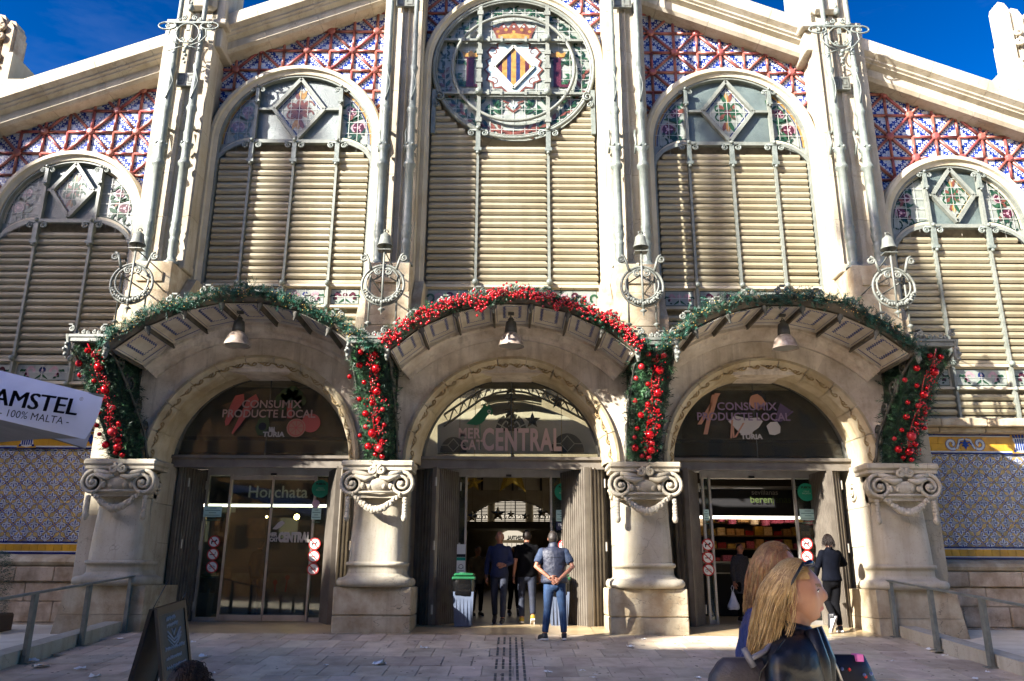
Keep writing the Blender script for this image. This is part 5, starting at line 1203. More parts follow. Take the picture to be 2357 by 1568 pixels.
# ================================================================ GARLANDS
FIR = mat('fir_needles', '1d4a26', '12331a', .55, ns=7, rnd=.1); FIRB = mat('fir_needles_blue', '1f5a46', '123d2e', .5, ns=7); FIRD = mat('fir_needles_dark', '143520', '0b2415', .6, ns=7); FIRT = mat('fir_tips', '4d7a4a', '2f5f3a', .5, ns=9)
FIRT2 = mat('fir_tips_blue', '3a6b58', '24503f', .55, ns=9)
BERRY = mat('red_berry', 'b3121c', '8d0d15', .15, ns=9, coat=.6); BAUB = mat('red_bauble', 'b0121a', rough=.12, metal=.55, rnd=.15); BAUBM = mat('red_bauble_matt', 'a81a22', rough=.45, metal=.2, rnd=.1); GOLDW = mat('gold_wire', 'c9a457', rough=.35, metal=.5)
RR = random.Random(11)
def sprig(m_, c, d, L_, n, mi):
    """fir twig: needles round a short axis"""
    d = d.normalized(); up = Vector((RR.uniform(-1, 1), RR.uniform(-1, 1), RR.uniform(-1, 1))); s = d.cross(up).normalized(); t = d.cross(s); vs = []; fs = []
    for k in range(n):
        f = k/n; a = k*2.4; o = c+d*(L_*f); dr = (s*cos(a)+t*sin(a))*.85+d*.75; q_ = dr.normalized()*L_*.5*(1.15-.5*f); wv = q_.cross(d).normalized()*L_*.045; b0 = len(vs)
        vs += [o+wv, o-wv, o+q_]; fs.append((b0, b0+1, b0+2))
    m_.add(vs, fs, mi if RR.random() > .22 else 2)
UNIT = None
def canopy_garland(pc, lab, m0, m1, berries):
    A = math.asin(2.30/CR); g = root('garland', (pc, 14.35, 5.2), lab, 'garland', 'fir garlands along the canopy edges'); m_ = MB(); n = 900
    for k in range(n):
        a = -A*1.05+2.1*A*(k+RR.random())/n; wob = .05*sin(a*9+pc)+.03*sin(a*23); rr = CR+.14+wob+RR.gauss(0, .052)
        c = Vector((pc+rr*sin(a), 14.33+RR.gauss(0, .07), CZ+rr*cos(a)-.0)); d = Vector((RR.gauss(0, 1)+.3*sin(a), RR.gauss(-.5, .8), RR.gauss(.15, 1)))
        sprig(m_, c, d, RR.uniform(.1, .17), 14, RR.choice([0, 0, 1]))
    mk('fir_twigs', m_, [m0, m1, FIRT2], g, kind='stuff')
    m_ = MB()
    for k in range(130):
        a = -A+2*A*RR.random(); rr = CR+.14+RR.gauss(0, .08); m_.ball((pc+rr*sin(a), 14.24+RR.uniform(-.06, .03), CZ+rr*cos(a)), .011, 4)
    mk('fairy_lights', m_, GOLDW, g, kind='stuff')
    if berries:
        m_ = MB(); A2 = A*1.0
        for k in range(115):
            a = -A2+2*A2*(k+RR.random())/115; hang = .0 if RR.random() > .12 else RR.uniform(.1, .3); rr = CR+.17-.16*abs(sin(a*5.5))*RR.random()+RR.gauss(0, .03)
            c = Vector((pc+rr*sin(a), 14.2+RR.gauss(0, .04), CZ+rr*cos(a)))
            for j in range(RR.randint(6, 10)):
                r2 = RR.uniform(.018, .03); o = Vector((RR.gauss(0, .052), RR.gauss(-.02, .03), RR.gauss(0, .052)-hang*RR.random())); m_.ball(c+o, r2, 7)
        mk('red_berries', m_, BERRY, g, kind='stuff')
canopy_garland(-5.15, 'frosted blue green fir garland along the canopy edge over the Horchata doorway', FIRB, FIR, False); canopy_garland(0, 'fir garland thick with red berries along the middle canopy edge', FIR, FIRD, True); canopy_garland(5.15, 'dark green fir garland along the canopy edge over the right doorway', FIRD, FIRB, False)
bs_ = MB(); bs_.ball((0, 0, 0), 1, 16); BA = [bs_.mesh('bauble', [BAUB]), bs_.mesh('bauble', [BAUBM])]
def drop(cx, lab):
    i = COLX.index(cx); xt = (-7.9, -2.68, 2.70, 7.9)[i]; g = root('garland_drop', (cx, 15.2, 3.2), lab, 'garland', 'fir drops with red baubles over the columns'); m_ = MB()
    def ax(t): y = 14.34+1.0*t**.8; return Vector((xt+(cx-xt)*t*.9, y, 5.12-1.95*t))
    m_2 = MB(); w0 = .33
    rows = []
    for k in range(9):
        t = k/8; p = ax(t); w_ = w0*(1-.35*t); rows.append([(p.x-w_, p.y+.16, p.z), (p.x+w_, p.y+.16, p.z), (p.x+w_*.9, 15.86, p.z-.05*0), (p.x-w_*.9, 15.86, p.z)])
    m_2.add([p for r_ in rows for p in r_], [[a*4+b_, a*4+(b_+1) % 4, (a+1)*4+(b_+1) % 4, (a+1)*4+b_] for a in range(8) for b_ in range(4)]+[(0, 1, 2, 3)], 0); mk('backing', m_2, FIRD, g)
    for k in range(1500):
        t = RR.random(); p = ax(t); w_ = w0*(1-.35*t); f = RR.random()
        if f < .5: c = p+Vector((RR.uniform(-w_, w_), .1+RR.gauss(0, .03), RR.gauss(0, .03))); d = Vector((RR.gauss(0, .8), -1, RR.gauss(0, .8)))
        else: s = RR.choice((-1, 1)); c = Vector((p.x+s*w_*.97, RR.uniform(p.y+.1, 15.8), p.z)); d = Vector((s, RR.gauss(-.2, .6), RR.gauss(0, .6)))
        mi = (0 if (f < .5 and c.x < p.x-.02 or t < .1) else 1) if cx < 7 else 1  # shade put into the colour: darker needles right of centre and at the sides
        sprig(m_, c, d, RR.uniform(.07, .12) if RR.random() > .1 else .2, 10, mi)
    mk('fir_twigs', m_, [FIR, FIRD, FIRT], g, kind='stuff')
    m_ = MB()
    for k in range(26):
        t = .08+.88*k/26; p = ax(t)+Vector((RR.gauss(0, .05)+.05, -.02, 0))
        for j in range(9): m_.ball(p+Vector((RR.gauss(0, .052), RR.gauss(-.02, .02), RR.gauss(0, .035))), .015, 6)
    m_.tube([ax(k/8)+Vector((.04*sin(k*2), .02, 0)) for k in range(9)], .012, 5); mk('berry_strand', m_, BERRY, g, kind='stuff')
    bl = [(.06, -.02, .07), (.07, .14, .07), (.17, -.12, .08), (.2, .08, .11), (.27, -.2, .06), (.32, -.05, .06), (.34, .12, .05), (.4, .1, .10), (.47, -.14, .06), (.5, .02, .07), (.56, .16, .06), (.6, -.08, .08), (.66, .05, .065), (.7, .18, .06), (.72, -.13, .06), (.78, .03, .11), (.8, -.2, .055), (.85, .12, .07), (.9, -.1, .09), (.92, .08, .10), (.97, 0, .06), (.99, .14, .07)]
    for t, dx, r_ in bl:
        p = ax(t); o = bpy.data.objects.new('bauble', BA[RR.random() > .75]); w_ = w0*(1-.35*t); q_ = RR.uniform(-.05, .05)
        link(o, g, (p.x+(dx*1.15-.05+q_)*1.35*(1-.25*t), p.y+.02-r_*.5, p.z), False); o.scale = (r_*.78,)*3
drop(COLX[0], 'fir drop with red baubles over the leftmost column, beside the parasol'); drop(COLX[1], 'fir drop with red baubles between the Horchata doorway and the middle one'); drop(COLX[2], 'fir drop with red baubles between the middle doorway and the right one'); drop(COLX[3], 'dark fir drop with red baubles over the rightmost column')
# ================================================================ INTERIOR
HALL = mat('hall_stone', 'a39a86', '8b816c', .9, ns=.8, streak=.2); HALLW = mat('hall_white', 'c9c4b4', 'b5af9c', .9, ns=.6); HF = mat('hall_floor', '6e6458', '5a5147', .35, ns=.7, bump=.05, bs=3)
DKW = mat('stall_dark', '1b1a1c', rough=.6); NAVY = mat('stall_navy', '12132a', rough=.5); WLIT = mat('lit_strip', '8a8478', emis=('fff0d8', .8)); WARM = mat('lit_bulb', 'a08850', emis=('ffcf80', 4.0)); WINL = mat('daylight_glow', 'b0a890', emis=('fff0d8', .075)); AMB = mat('amber_glass_glow', 'c88a20', emis=('d89a30', .05)); GOLD = mat('gold_glitter', 'e0bd4a', '8a6e20', .35, ns=60, metal=.15, bump=.6, bs=120); GOLDD = mat('gold_matt', '6a5a20', '4a3f18', .5, ns=40, metal=.2)  # window and amber panes glow in place of daylight behind them
m_ = MB(); m_.box(-13, 13, 17.5, 66, .02, .0745); mk('hall_floor', m_, HF, kind='structure')
hall = root('market_hall_interior', (0, 40, .08), 'stone interior of the market hall seen through the open middle doorway', 'hall')
m_ = MB(); m_.box(-13.2, -13, 17.9, 66, 0, 14); m_.box(13, 13.2, 17.9, 66, 0, 14); m_.box(-13, 13, 17.9, 32.4, 13, 13.2); m_.box(-13, 13, 41.5, 66, 13, 13.2); m_.box(-13, 13, 18.0, 19, 6.2, 13); mk('side_wall', m_, HALL, hall)  # roof slabs leave a gap, shaped to let sun onto the vault wall
m_ = MB(); [m_.box(a, b_, 25.5, 25.7, 4.6, 12.9) for a, b_ in ((-12.9, -3.9), (3.9, 12.9))]; mk('fanlight_screen', m_, mat('screen_grey', '8f8b80', '5c584f', .8, ns=.5), hall)  # added screens that dull the bright view behind the side fanlights
def QP(u, v, Y): p = P(u, v, Y); return (p.x, p.z)
m_ = MB(); Y = 62     # far wall with slatted windows
m_.box(-13, 13, Y, Y+.3, 0, 13); mk('end_wall', m_, HALL, hall)
m_ = MB(); k49 = lambda u, v: ((1300+u/4.91)*.7857, (1340+v/4.91)*.7857)
for a, b_ in ((380, 628), (738, 1175), (1288, 1535)):
    (xa, za), (xb, zb) = QP(*k49(a, 600), Y-.1), QP(*k49(b_, 962), Y-.1); m_.box(xa, xb, Y-.1, Y-.05, zb, za, 0)
    n = 17
    for k in range(n):
        z = zb+(za-zb)*(k+.5)/n
        if k in (4, 5): continue
        m_.box(xa, xb, Y-.16, Y-.1, z-.02, z+.035, 1)
    for t in (1/3, 2/3): x = xa+(xb-xa)*t; m_.box(x-.04, x+.04, Y-.2, Y-.12, zb, za, 1)
    zz = zb+(za-zb)*5/n
    for k in range(7):
        x = xa+(xb-xa)*(k+.5)/7; m_.rib(spiral(x, zz, .16, .06, k, k+5, 8), .05, Y-.17, 1)
mk('slatted_window', m_, [WINL, DKW], hall)
m_ = MB(); c_, zc_ = QP(1180, 1243, Y-.1); m_.poly([(c_+1.05*cos(pi*k/16), zc_+.72*sin(pi*k/16)) for k in range(17)][::-1], Y-.1, 0); xa, za = QP(1146, 1250, Y-.1); xb, zb = QP(1210, 1272, Y-.1); m_.box(xa, xb, Y-.12, Y-.1, zb, za, 0)
for k in range(7): x = xa+(xb-xa)*k/6; m_.box(x-.02, x+.02, Y-.15, Y-.12, zb, za, 1)
m_.box(-13, 13, Y-3, Y-.2, QP(1178, 1222, Y)[1], QP(1178, 1207, Y)[1], 2); mk('end_doorway', m_, [WINL, DKW, HALL], hall)
text('CENTRAL', c_+.8, Y-.14, zc_+.02, .28, SIGNK, hall, .7, .02, mirror=True)
Y = 52; m_ = MB()     # stone arch across
cx_, zt = QP(1178, 1150, Y); zb_ = QP(1178, 1262, Y)[1]; hw_ = QP(1300, 1200, Y)[0]; ztop = QP(1178, 1060, Y)[1]
arc = [(cx_+hw_*cos(pi*k/24), zb_+(zt-zb_)*sin(pi*k/24)) for k in range(25)]
for k in range(24):
    a, b_ = arc[k], arc[k+1]; m_.prism([a, b_, (b_[0], ztop), (a[0], ztop)], Y, Y+.8)
m_.box(-13, -hw_, Y, Y+.8, 0, ztop); m_.box(hw_, 13, Y, Y+.8, 0, ztop); mk('stone_arch', m_, HALL, hall)
m_ = MB()
for u in (1125, 1150, 1205, 1230): x = QP(u, 1100, Y-.1)[0]; m_.box(x-.35, x+.35, Y-.12, Y-.02, QP(1178, 1128, Y)[1], ztop, 0)
for u in (1110, 1245, 1180): x = QP(u, 1100, Y-.1)[0]; m_.box(x-.06, x+.06, Y-.2, Y-.1, QP(1178, 1130, Y)[1], ztop, 1)
mk('wall_panel', m_, [HALLW, DKW], hall)
Y = 38; k52 = cz; m_ = MB()      # upper vault wall, bright
prof = [(250, 560), (470, 500), (560, 460), (700, 425), (925, 405), (1100, 410), (1370, 470), (1700, 600), (2000, 740), (2300, 900), (2300, 1190), (-200, 1190), (-200, 760)]
m_.prism([QP(*k52(*p), Y) for p in prof][::-1], Y, Y+.3); mk('vault_wall', m_, HALLW, hall)
m_ = MB(); pr2 = [(470, 400), (700, 350), (925, 335), (1100, 345), (1390, 405)]; lo = [(1390, 465), (1100, 415), (925, 402), (700, 420), (470, 480)]
m_.prism([QP(*k52(*p), Y) for p in pr2+lo], Y-.5, Y-.1); pr2 = [(470, 330), (700, 275), (925, 258), (1100, 268), (1390, 350)]; lo = [(1390, 400), (1100, 340), (925, 330), (700, 345), (470, 395)]
m_.prism([QP(*k52(*p), Y) for p in pr2+lo], Y-.8, Y-.3); mk('arch_band', m_, HALLW, hall)
m_ = MB()
(a1, b1), (a2, b2) = QP(*k52(440, 20), 44), QP(*k52(1450, 260), 44); m_.box(a1, a2, 44, 44.1, b2, b1, 0)
for k in range(9): x = a1+(a2-a1)*(k+.5)/9; m_.box(x-.3, x+.3, 43.9, 44, b2+.4*(b1-b2), b1, 1 if k % 2 else 2); m_.box(x-.55, x-.45, 43.8, 43.9, b2, b1, 3)
mk('clerestory_window', m_, [WINL, AMB, HALLW, DKW], hall)
m_ = MB(); m_.box(-13, 13, 44.2, 44.4, 6.5, 14); mk('upper_wall', m_, HALL, hall)
for (u, v), r_, nm in (((925, 850), 250, 0), ((1790, 1180), 270, 1), ((40, 1180), 220, 1)):      # fan windows
    m_ = MB(); (x, z) = QP(*k52(u, v), Y-.05); rr = abs(QP(*k52(u+r_, v), Y-.05)[0]-x)
    m_.poly([(x+rr*1.0*cos(pi*k/16), z+rr*1.15*sin(pi*k/16)) for k in range(17)][::-1]+[], Y-.04, 0)
    m_.rib([(x+rr*cos(pi*k/16), z+rr*1.15*sin(pi*k/16)) for k in range(17)], .09, Y-.06, 1)
    if nm == 0:
        m_.rib([(x+rr*.6*cos(pi*k/16), z+rr*.7*sin(pi*k/16)) for k in range(17)], .07, Y-.07, 1)
        for a in (.4, 1.1, pi/2, 2.0, 2.7): m_.rib([(x+rr*.3*cos(a), z+rr*.3*sin(a)), (x+rr*cos(a), z+rr*1.15*sin(a))], .06, Y-.07, 1)
    else:
        m_.rib([(x-rr*.4, z+rr*.5), (x, z+rr*.95), (x+rr*.4, z+rr*.5), (x, z+.05)], .06, Y-.07, 1, True); m_.rib([(x-rr, z+rr*.5), (x-rr*.4, z+rr*.5)], .05, Y-.07, 1); m_.rib([(x+rr*.4, z+rr*.5), (x+rr, z+rr*.5)], .05, Y-.07, 1)
    mk('fan_window', m_, [mat('hall_glass', '4a4a42', '35362f', .3, ns=3), HALLW], hall)
Y = 34; m_ = MB()              # lattice arch truss
up = [(-100, 600), (200, 400), (450, 240), (700, 110), (925, 60), (1120, 90), (1450, 250), (1750, 400), (2050, 560), (2300, 720)]; dn = [(-100, 780), (200, 560), (450, 380), (700, 270), (925, 235), (1150, 262), (1450, 370), (1750, 520), (2050, 680), (2300, 850)]
U_ = [QP(*k52(*p), Y) for p in up]; D_ = [QP(*k52(*p), Y) for p in dn]
m_.tube([(a, Y, b_) for a, b_ in U_], .05, 5); m_.tube([(a, Y, b_) for a, b_ in D_], .05, 5)
for k in range(9):
    for t in (0, .5):
        l = lambda A_, t: (A_[k][0]*(1-t)+A_[k+1][0]*t, A_[k][1]*(1-t)+A_[k+1][1]*t)
        a, b_, c = l(U_, t), l(D_, t+.25), l(U_, t+.5); m_.tube([(a[0], Y, a[1]), (b_[0], Y, b_[1]), (c[0], Y, c[1])], .035, 4)
mk('lattice_truss', m_, HALLW, hall)
# stars
def star(u, v, Y, r_, lab, m, depth=.12, rot=0):
    x, z = QP(u, v, Y); m_ = MB(); pts = [(x+(r_ if k % 2 == 0 else r_*.42)*sin(k*pi/5+rot), z+(r_ if k % 2 == 0 else r_*.42)*cos(k*pi/5+rot)) for k in range(10)]
    vs = [(x, Y-depth, z), (x, Y+depth, z)]+[(a, Y, b_) for a, b_ in pts]; m_.add(vs, [(0, 2+k, 2+(k+1) % 10) for k in range(10)]+[(1, 2+(k+1) % 10, 2+k) for k in range(10)])
    m_.tube([(x, Y, z+r_*.9), (x, Y, z+r_+2)], .006, 4); o = mk('hanging_star', m_, m); props(o, lab, 'star', 'gold stars hung in the hall')
star(1091, 1110, 19.0, .23, 'bright gold glitter star in the top left corner of the middle doorway', GOLD, rot=.1); star(1180, 1090, 20.5, .56, 'largest gold glitter star at the top of the middle doorway', GOLD); star(1294, 1100, 19.5, .3, 'gold glitter star behind the round green sticker of the middle doorway', GOLD, rot=.2)
star(1055, 1120, 20, .35, 'dark gold star cut by the left edge of the middle doorway', GOLDD, rot=.3)
for (u, v), s, l in (((1087, 1190), .26, 'leftmost small star before the far slatted window'), ((1146, 1183), .33, 'second star from the left before the far slatted window'), ((1176, 1184), .19, 'small dark star before the middle of the far slatted window'), ((1210, 1188), .2, 'narrow star right of the far window middle'), ((1248, 1180), .25, 'rightmost small star before the far slatted window')): star(u, v, 34, s, l, GOLDD)
for (p, s, l) in (((925, 200), .30, 'dark star highest behind the middle fan window'), ((925, 380), .2, 'dark star second from the top in the column behind the middle fan window'), ((915, 560), .28, 'dark star third from the top behind the middle fan window'), ((930, 700), .24, 'dark star lowest in the column behind the middle fan window'), ((1252, 690), .28, 'dark star above the letter R of CENTRAL'), ((1640, 400), .27, 'gold star at the right behind the middle fan window')):
    u, v = k52(*p); star(u, v, 26, s, l, GOLDD if p[0] != 1640 else GOLD)
# stalls
def stall(x0, x1, y, lab, hd, par=None):
    r_ = root('market_stall', ((x0+x1)/2, y, .08), lab, 'market stall'); m_ = MB(); m_.box(x0, x1, y+2.2, y+2.3, .08, 4.6); m_.box(x0, x1, y, y+2.2, 4.4, 4.5); m_.box(x0-.05, x0, y, y+2.3, .08, 4.5); m_.box(x1, x1+.05, y, y+2.3, .08, 4.5); mk('shell', m_, DKW, r_)
    m_ = MB(); m_.box(x0, x1, y-.05, y+.05, QP(0, hd[1], y)[1], QP(0, hd[0], y)[1]); mk('header', m_, NAVY if x0 < 0 else DKW, r_); zz = QP(0, hd[1], y)[1]
    m_ = MB(); m_.box(x0, x1, y-.02, y+.06, zz-.07, zz-.005); mk('light_strip', m_, WLIT, r_); return r_
LS = stall(-9.8, -4.2, 21.0, 'dark drinks stall with a navy Horchata header behind the left glass doors', (1118, 1157))
x, z = QP(569, 1145, 20.9); text('Horchata', x, 20.9, z, .3, mat('sign_cream', 'c9c5b4', emis=('c9c5b4', .02)), LS, .95, .004)  # lettering carries a faint glow of its own
m_ = MB(); m_.box(-9.8, -4.2, 21.1, 21.8, .08, 1.15); m_.box(-9.8, -4.2, 21.0, 21.85, 1.15, 1.2); m_.box(-7.0, -5.0, 21.02, 21.08, .4, 1.05, 1); mk('counter', m_, [mat('counter_grey', '4c4a44', rough=.4), mat('counter_poster', '8a857c', '6a5f55', ns=4)], LS)
m_ = MB()
for k in range(3):
    m_.disc(-6.2+.3*k, .95-.12*(k % 2), .06, 21.01, 0, 10)
    m_.rib([(-6.2+.3*k, .9), (-6.15+.26*k, .6)], .03, 21.01, 0)
mk('heart_print', m_, SIGNR, LS)
m_ = MB(); [m_.box(a, a+.5, 23.1, 23.18, z, z+.55, k % 2) for k, (a, z) in enumerate(((-9.0, 1.9), (-8.4, 1.9), (-8.3, 2.7), (-7.4, 2.0), (-6.5, 2.0), (-5.6, 1.8), (-5.0, 2.2)))]; mk('menu_board', m_, [mat('menu_paper_glow', '8f8a78', emis=('8f8a78', .03)), mat('menu_brown', '6a4226', '3a2214', ns=8)], LS)  # paper boards given a faint glow to brighten the stall
m_ = MB(); px, pz = QP(683, 1190, 21.6); m_.ball((px, 21.6, pz), .08, 8); px, pz = QP(614, 1190, 21.6); m_.ball((px, 21.6, pz), .035, 6); m_.ball((px-.1, 21.6, pz+.35), .025, 6); mk('bulb', m_, WARM, LS)
m_ = MB(); [m_.box(-9.5, -4.5, 21.5+.2*k, 21.55+.2*k, 3.7+.15*k, 3.74+.15*k) for k in range(3)]; mk('ceiling_rail', m_, ALU, LS)
RS = stall(4.0, 10.6, 21.0, 'sweet shop stall with a black header and hanging bags behind the right glass doors', (1118, 1178))
x, z = QP(1836, 1150, 20.9) if False else QP(1779, 1139, 20.9); text('sevillanas', x-.55, 20.9, z, .13, DECW, RS, 1, .002); text('berenjenas', x-.6, 20.9, z-.2, .17, DECV, RS, 1, .003); text('C', QP(1877, 1136, 20.9)[0], 20.9, z, .2, SIGNW, RS, 1, .003)
m_ = MB(); m_.box(4, 10.6, 20.7, 21.3, QP(0, 1112, 21)[1], QP(0, 1118, 21)[1], 0); m_.box(4, 10.6, 21.2, 21.9, .08, 1.1, 1); m_.box(4, 10.6, 21.1, 21.95, 1.35, 1.4, 0); m_.box(4, 10.6, 21.1, 21.95, 1.1, 1.13, 0)
for z in (1.75, 2.1, 2.45): m_.box(4.2, 10.4, 22.7, 23.1, z, z+.03, 2)
mk('counter', m_, [ALU, DKW, mat('shelf_wood', '5a4026', rough=.6)], RS)
PINKS = [mat('sweet_pink', '9c4a5c', '6e2a3c', .2, ns=30, coat=.5), mat('sweet_red', '8d1f22', '6b1518', .25, ns=25, coat=.5), mat('sweet_tan', 'a8804e', '7d5a32', .3, ns=25, coat=.3), mat('sweet_cream', 'cdb79a', 'a48b68', .3, ns=20), mat('box_yellow', 'a8852a', '7a5a18', .5, ns=12)]
bm_ = MB(); bm_.lathe([(.02, .3), (.05, .24), (.13, .15), (.17, -.1), (.15, -.22), (0, -.25)], n=9, sm=False); RQ = random.Random(5)
bag = [bm_.mesh('sweet_bag', [p]) for p in PINKS[:4]]; cb = MB(); cb.box(-.09, .09, -.1, .1, 0, .13, 0, .004); cbm = [cb.mesh('sweet_box', [p]) for p in PINKS]
for k in range(20):
    o = bpy.data.objects.new('sweet_bag', bag[RQ.choice([0, 0, 1, 2, 3])]); link(o, RS, (4.6+.29*k, 21.4, 2.62+RQ.uniform(-.06, .05)), False); o.scale = (RQ.uniform(.6, 1.2), 1, RQ.uniform(.8, 1.25))
for z in (1.78, 2.13, 2.48):
    for k in range(22): o = bpy.data.objects.new('sweet_box', cbm[RQ.randrange(5)]); link(o, RS, (4.5+.26*k, 22.8, z), False); o.scale = (1.2, 1, RQ.uniform(.8, 1.9))
for k in range(18): o = bpy.data.objects.new('sweet_box', cbm[RQ.choice([1, 1, 0, 3, 2])]); link(o, RS, (4.7+.3*k, 21.5, 1.4), False); o.scale = (RQ.uniform(1, 1.5), 1, RQ.uniform(.6, 1.9))
m_ = MB()
for k in range(26): m_.ball((4.5+.23*k, 21.25, 2.95+.1*sin(k*2.3)), .014, 5)
px, pz = QP(1721, 1173, 21.6); m_.ball((px, 21.6, pz), .07, 8); mk('bulb', m_, WARM, RS)
m_ = MB(); px, pz = QP(1742, 1080, 20.6); m_.box(px-.16, px+.16, 20.6, 20.8, pz-.13, pz+.12, 0, .01); m_.disc(px, pz, .08, 20.59, 1, 16); mk('fan_unit', m_, [ALU, DKW], RS)
for s, (xa, xb, ya) in (('left', (-9.5, -3.0, 27)), ('right', (3.0, 9.5, 27))):
    r_ = root('market_stall', ((xa+xb)/2, ya, .08), 'dim market stall with small lamps deep in the hall, %s of the aisle' % s, 'market stall'); m_ = MB(); m_.box(xa, xb, ya, ya+14, .08, 1.2); m_.box(xa, xb, ya, ya+14, 2.5, 3.1); m_.box(xa, xb, ya+1, ya+13, 1.2, 2.5); mk('stall_body', m_, DKW, r_)
    m_ = MB(); e = xb if s == 'left' else xa
    for k in range(9): m_.ball((e+(.05 if s == 'left' else -.05), ya+.5+k*1.4, 2.2+.15*(k % 3)), .035, 6)
    for k in range(10): m_.ball((xa+.4+k*.62, ya-.05, 2.15+.13*(k % 3)), .03, 6)
    mk('bulb', m_, WARM, r_); m_ = MB()
    for k in range(26): m_.ball((xa+.2+k*.24, ya-.1, 1.28), .11, 7, k % 4)
    for k in range(8): m_.box(xa+.2+k*.8, xa+.8+k*.8, ya-.06, ya, 2.6, 2.95, k % 4)
    mk('goods', m_, PINKS[:4], r_)
# ================================================================ STREET BEHIND THE CAMERA
HB1 = mat('opposite_render', 'b7a27e', '9a8560', .9, ns=.4, streak=.2); HB2 = mat('opposite_ochre', 'a9825a', '8f6a45', .9, ns=.4); HW = mat('opposite_window', '2c3238', rough=.2)
def block(x0, x1, y0, y1, h, m, lab):
    r_ = root('unseen_building', ((x0+x1)/2, (y0+y1)/2, -.6), lab, 'building'); m_ = MB(); m_.box(x0, x1, y0, y1, -.7, h); mk('wall', m_, m, r_); m_ = MB(); x = x0+1.2
    while x < x1-1.5:
        z = 3
        while z < h-2.5: m_.box(x, x+1.1, y1-.05, y1+.03, z, z+1.9); z += 3.4
        x += 2.6
    mk('window', m_, HW, r_, kind='stuff'); m_ = MB(); m_.box(x0-.2, x1+.2, y0, y1+.4, h, h+.35); mk('cornice', m_, m, r_)
block(-95, -47.6, -13, -8, 34, HB1, 'unseen tall pale block shaped to shade the front, farthest left'); block(-47.5, -36.6, -13, -8, 22.8, HB1, 'unseen pale house shaped to shade the front, next to the tall block'); block(-36.5, -31.5, -13, -8, 21.0, HB2, 'unseen narrow ochre house shaped to shade the front, in the middle of the row'); block(-31.4, -28.4, -13, -8, 19.9, HB1, 'unseen very narrow pale house shaped to shade the front'); block(-28.3, -24.8, -13, -8, 18.7, HB2, 'unseen lowest ochre house, kept low to let sun onto the paving'); block(-24.5, -18.6, -13, -8, 25.1, HB2, 'unseen ochre block shaped to shade the right of the front')  # unseen row; roof heights and gaps shaped to cut the sun on the front
block(-34, 14, -40, -32, 26, HB1, 'unseen pale apartment block straight across the square, added for reflections in the glass'); block(15, 40, -40, -32, 24, HB2, 'unseen ochre apartment block across the square at the right, added for reflections in the glass')  # unseen blocks added to fill the reflections in doors and fanlights
def spire(x, y, z0, z1, w0, w1, lab):
    m_ = MB(); m_.lathe([(w0/2, z0), (w0/2*.9+w1/2*.1, z0+(z1-z0)*.3), (w1/2, z1-.6), (w1*.9, z1-.5), (0.02, z1+.4)], (x, y, 0), 8); o = mk('shadow_pinnacle', m_, HB1); props(o, lab, 'pinnacle')
spire(-40.0, -9, 19, 35, .62, .5, 'unseen left stone pinnacle placed to cast a shadow band on the louvres'); spire(-35.9, -9, 19, 36, 1.0, .3, 'unseen tapering stone pinnacle placed to cast a shadow band on the middle bay'); spire(-29.9, -9, 19, 35, .6, .5, 'unseen stone pinnacle near the middle of the row, placed to cast a shadow band'); spire(-25.6, -9, 19, 31, 1.0, .8, 'unseen short thick stone pinnacle at the right, placed to cast a shadow band')  # unseen; placed so their shadows fall as bands across the windows
# ================================================================ SMALL THINGS ON THE GROUND
binm = mat('bin_plastic', '5a6478', '4c5566', .5, ns=4, bump=.05); BAGM = mat('bin_bag', '0c0c0d', rough=.18); GREEN = mat('bin_lid_green', '1c5a38', '154a2d', .4)
def binn(x, y, lab, z0=.076, rz=0):
    r_ = root('waste_bin', (x, y, z0), lab, 'bin', rz=rz); m_ = MB(); w_, d_ = .20, .19
    vs = [(sx*w_*.82, sy*d_*.85, 0) for sx, sy in ((-1, -1), (1, -1), (1, 1), (-1, 1))]+[(sx*w_, sy*d_, .64) for sx, sy in ((-1, -1), (1, -1), (1, 1), (-1, 1))]
    m_.add(vs, [(3, 2, 1, 0), (0, 1, 5, 4), (1, 2, 6, 5), (2, 3, 7, 6), (3, 0, 4, 7)]); 
    for k in range(-2, 3): m_.box(k*.07-.006, k*.07+.006, -d_*.93-.012, -d_*.86, .03, .5)
    mk('bin_body', m_, binm, r_, at=(0, 0, 0), local=True)
    m_ = MB(); rows = []
    for k, (z, f) in enumerate(((.56, 1.04), (.6, 1.12), (.68, 1.09), (.76, 1.13), (.84, 1.1), (.88, 1.08))):
        rows.append([(f*w_*sx_+RR.uniform(-.008, .008), f*d_*sy_+RR.uniform(-.008, .008), z+RR.uniform(-.012, .012)) for sx_, sy_ in [(cos(a)*1.15 if abs(cos(a)) < .87 else (1 if cos(a) > 0 else -1), sin(a)*1.15 if abs(sin(a)) < .87 else (1 if sin(a) > 0 else -1)) for a in [2*pi*j/20 for j in range(20)]]])
    m_.add([p for r2 in rows for p in r2], [[i*20+j, i*20+(j+1) % 20, (i+1)*20+(j+1) % 20, (i+1)*20+j] for i in range(5) for j in range(20)], 0, True); mk('bin_bag', m_, BAGM, r_, at=(0, 0, 0), local=True)
    m_ = MB(); m_.box(-w_*1.15, w_*1.15, -d_*1.15, d_*1.15, .86, .92, 0, .02); m_.box(-w_*1.0, w_*1.0, -d_*.95, d_*.95, .92, .985, 0, .03); m_.lathe([(.11, .98), (.11, 1.0), (.09, 1.0), (.09, .97)], n=16, sm=False); mk('bin_lid', m_, GREEN, r_, at=(0, 0, 0), local=True)
    m_ = MB(); m_.disc(0, 0, .088, 0, 0, 16); o = mk('bin_opening', m_, BLACK, r_, at=(0, 0, .99), local=True); o.rotation_euler = (-pi/2, 0, 0)
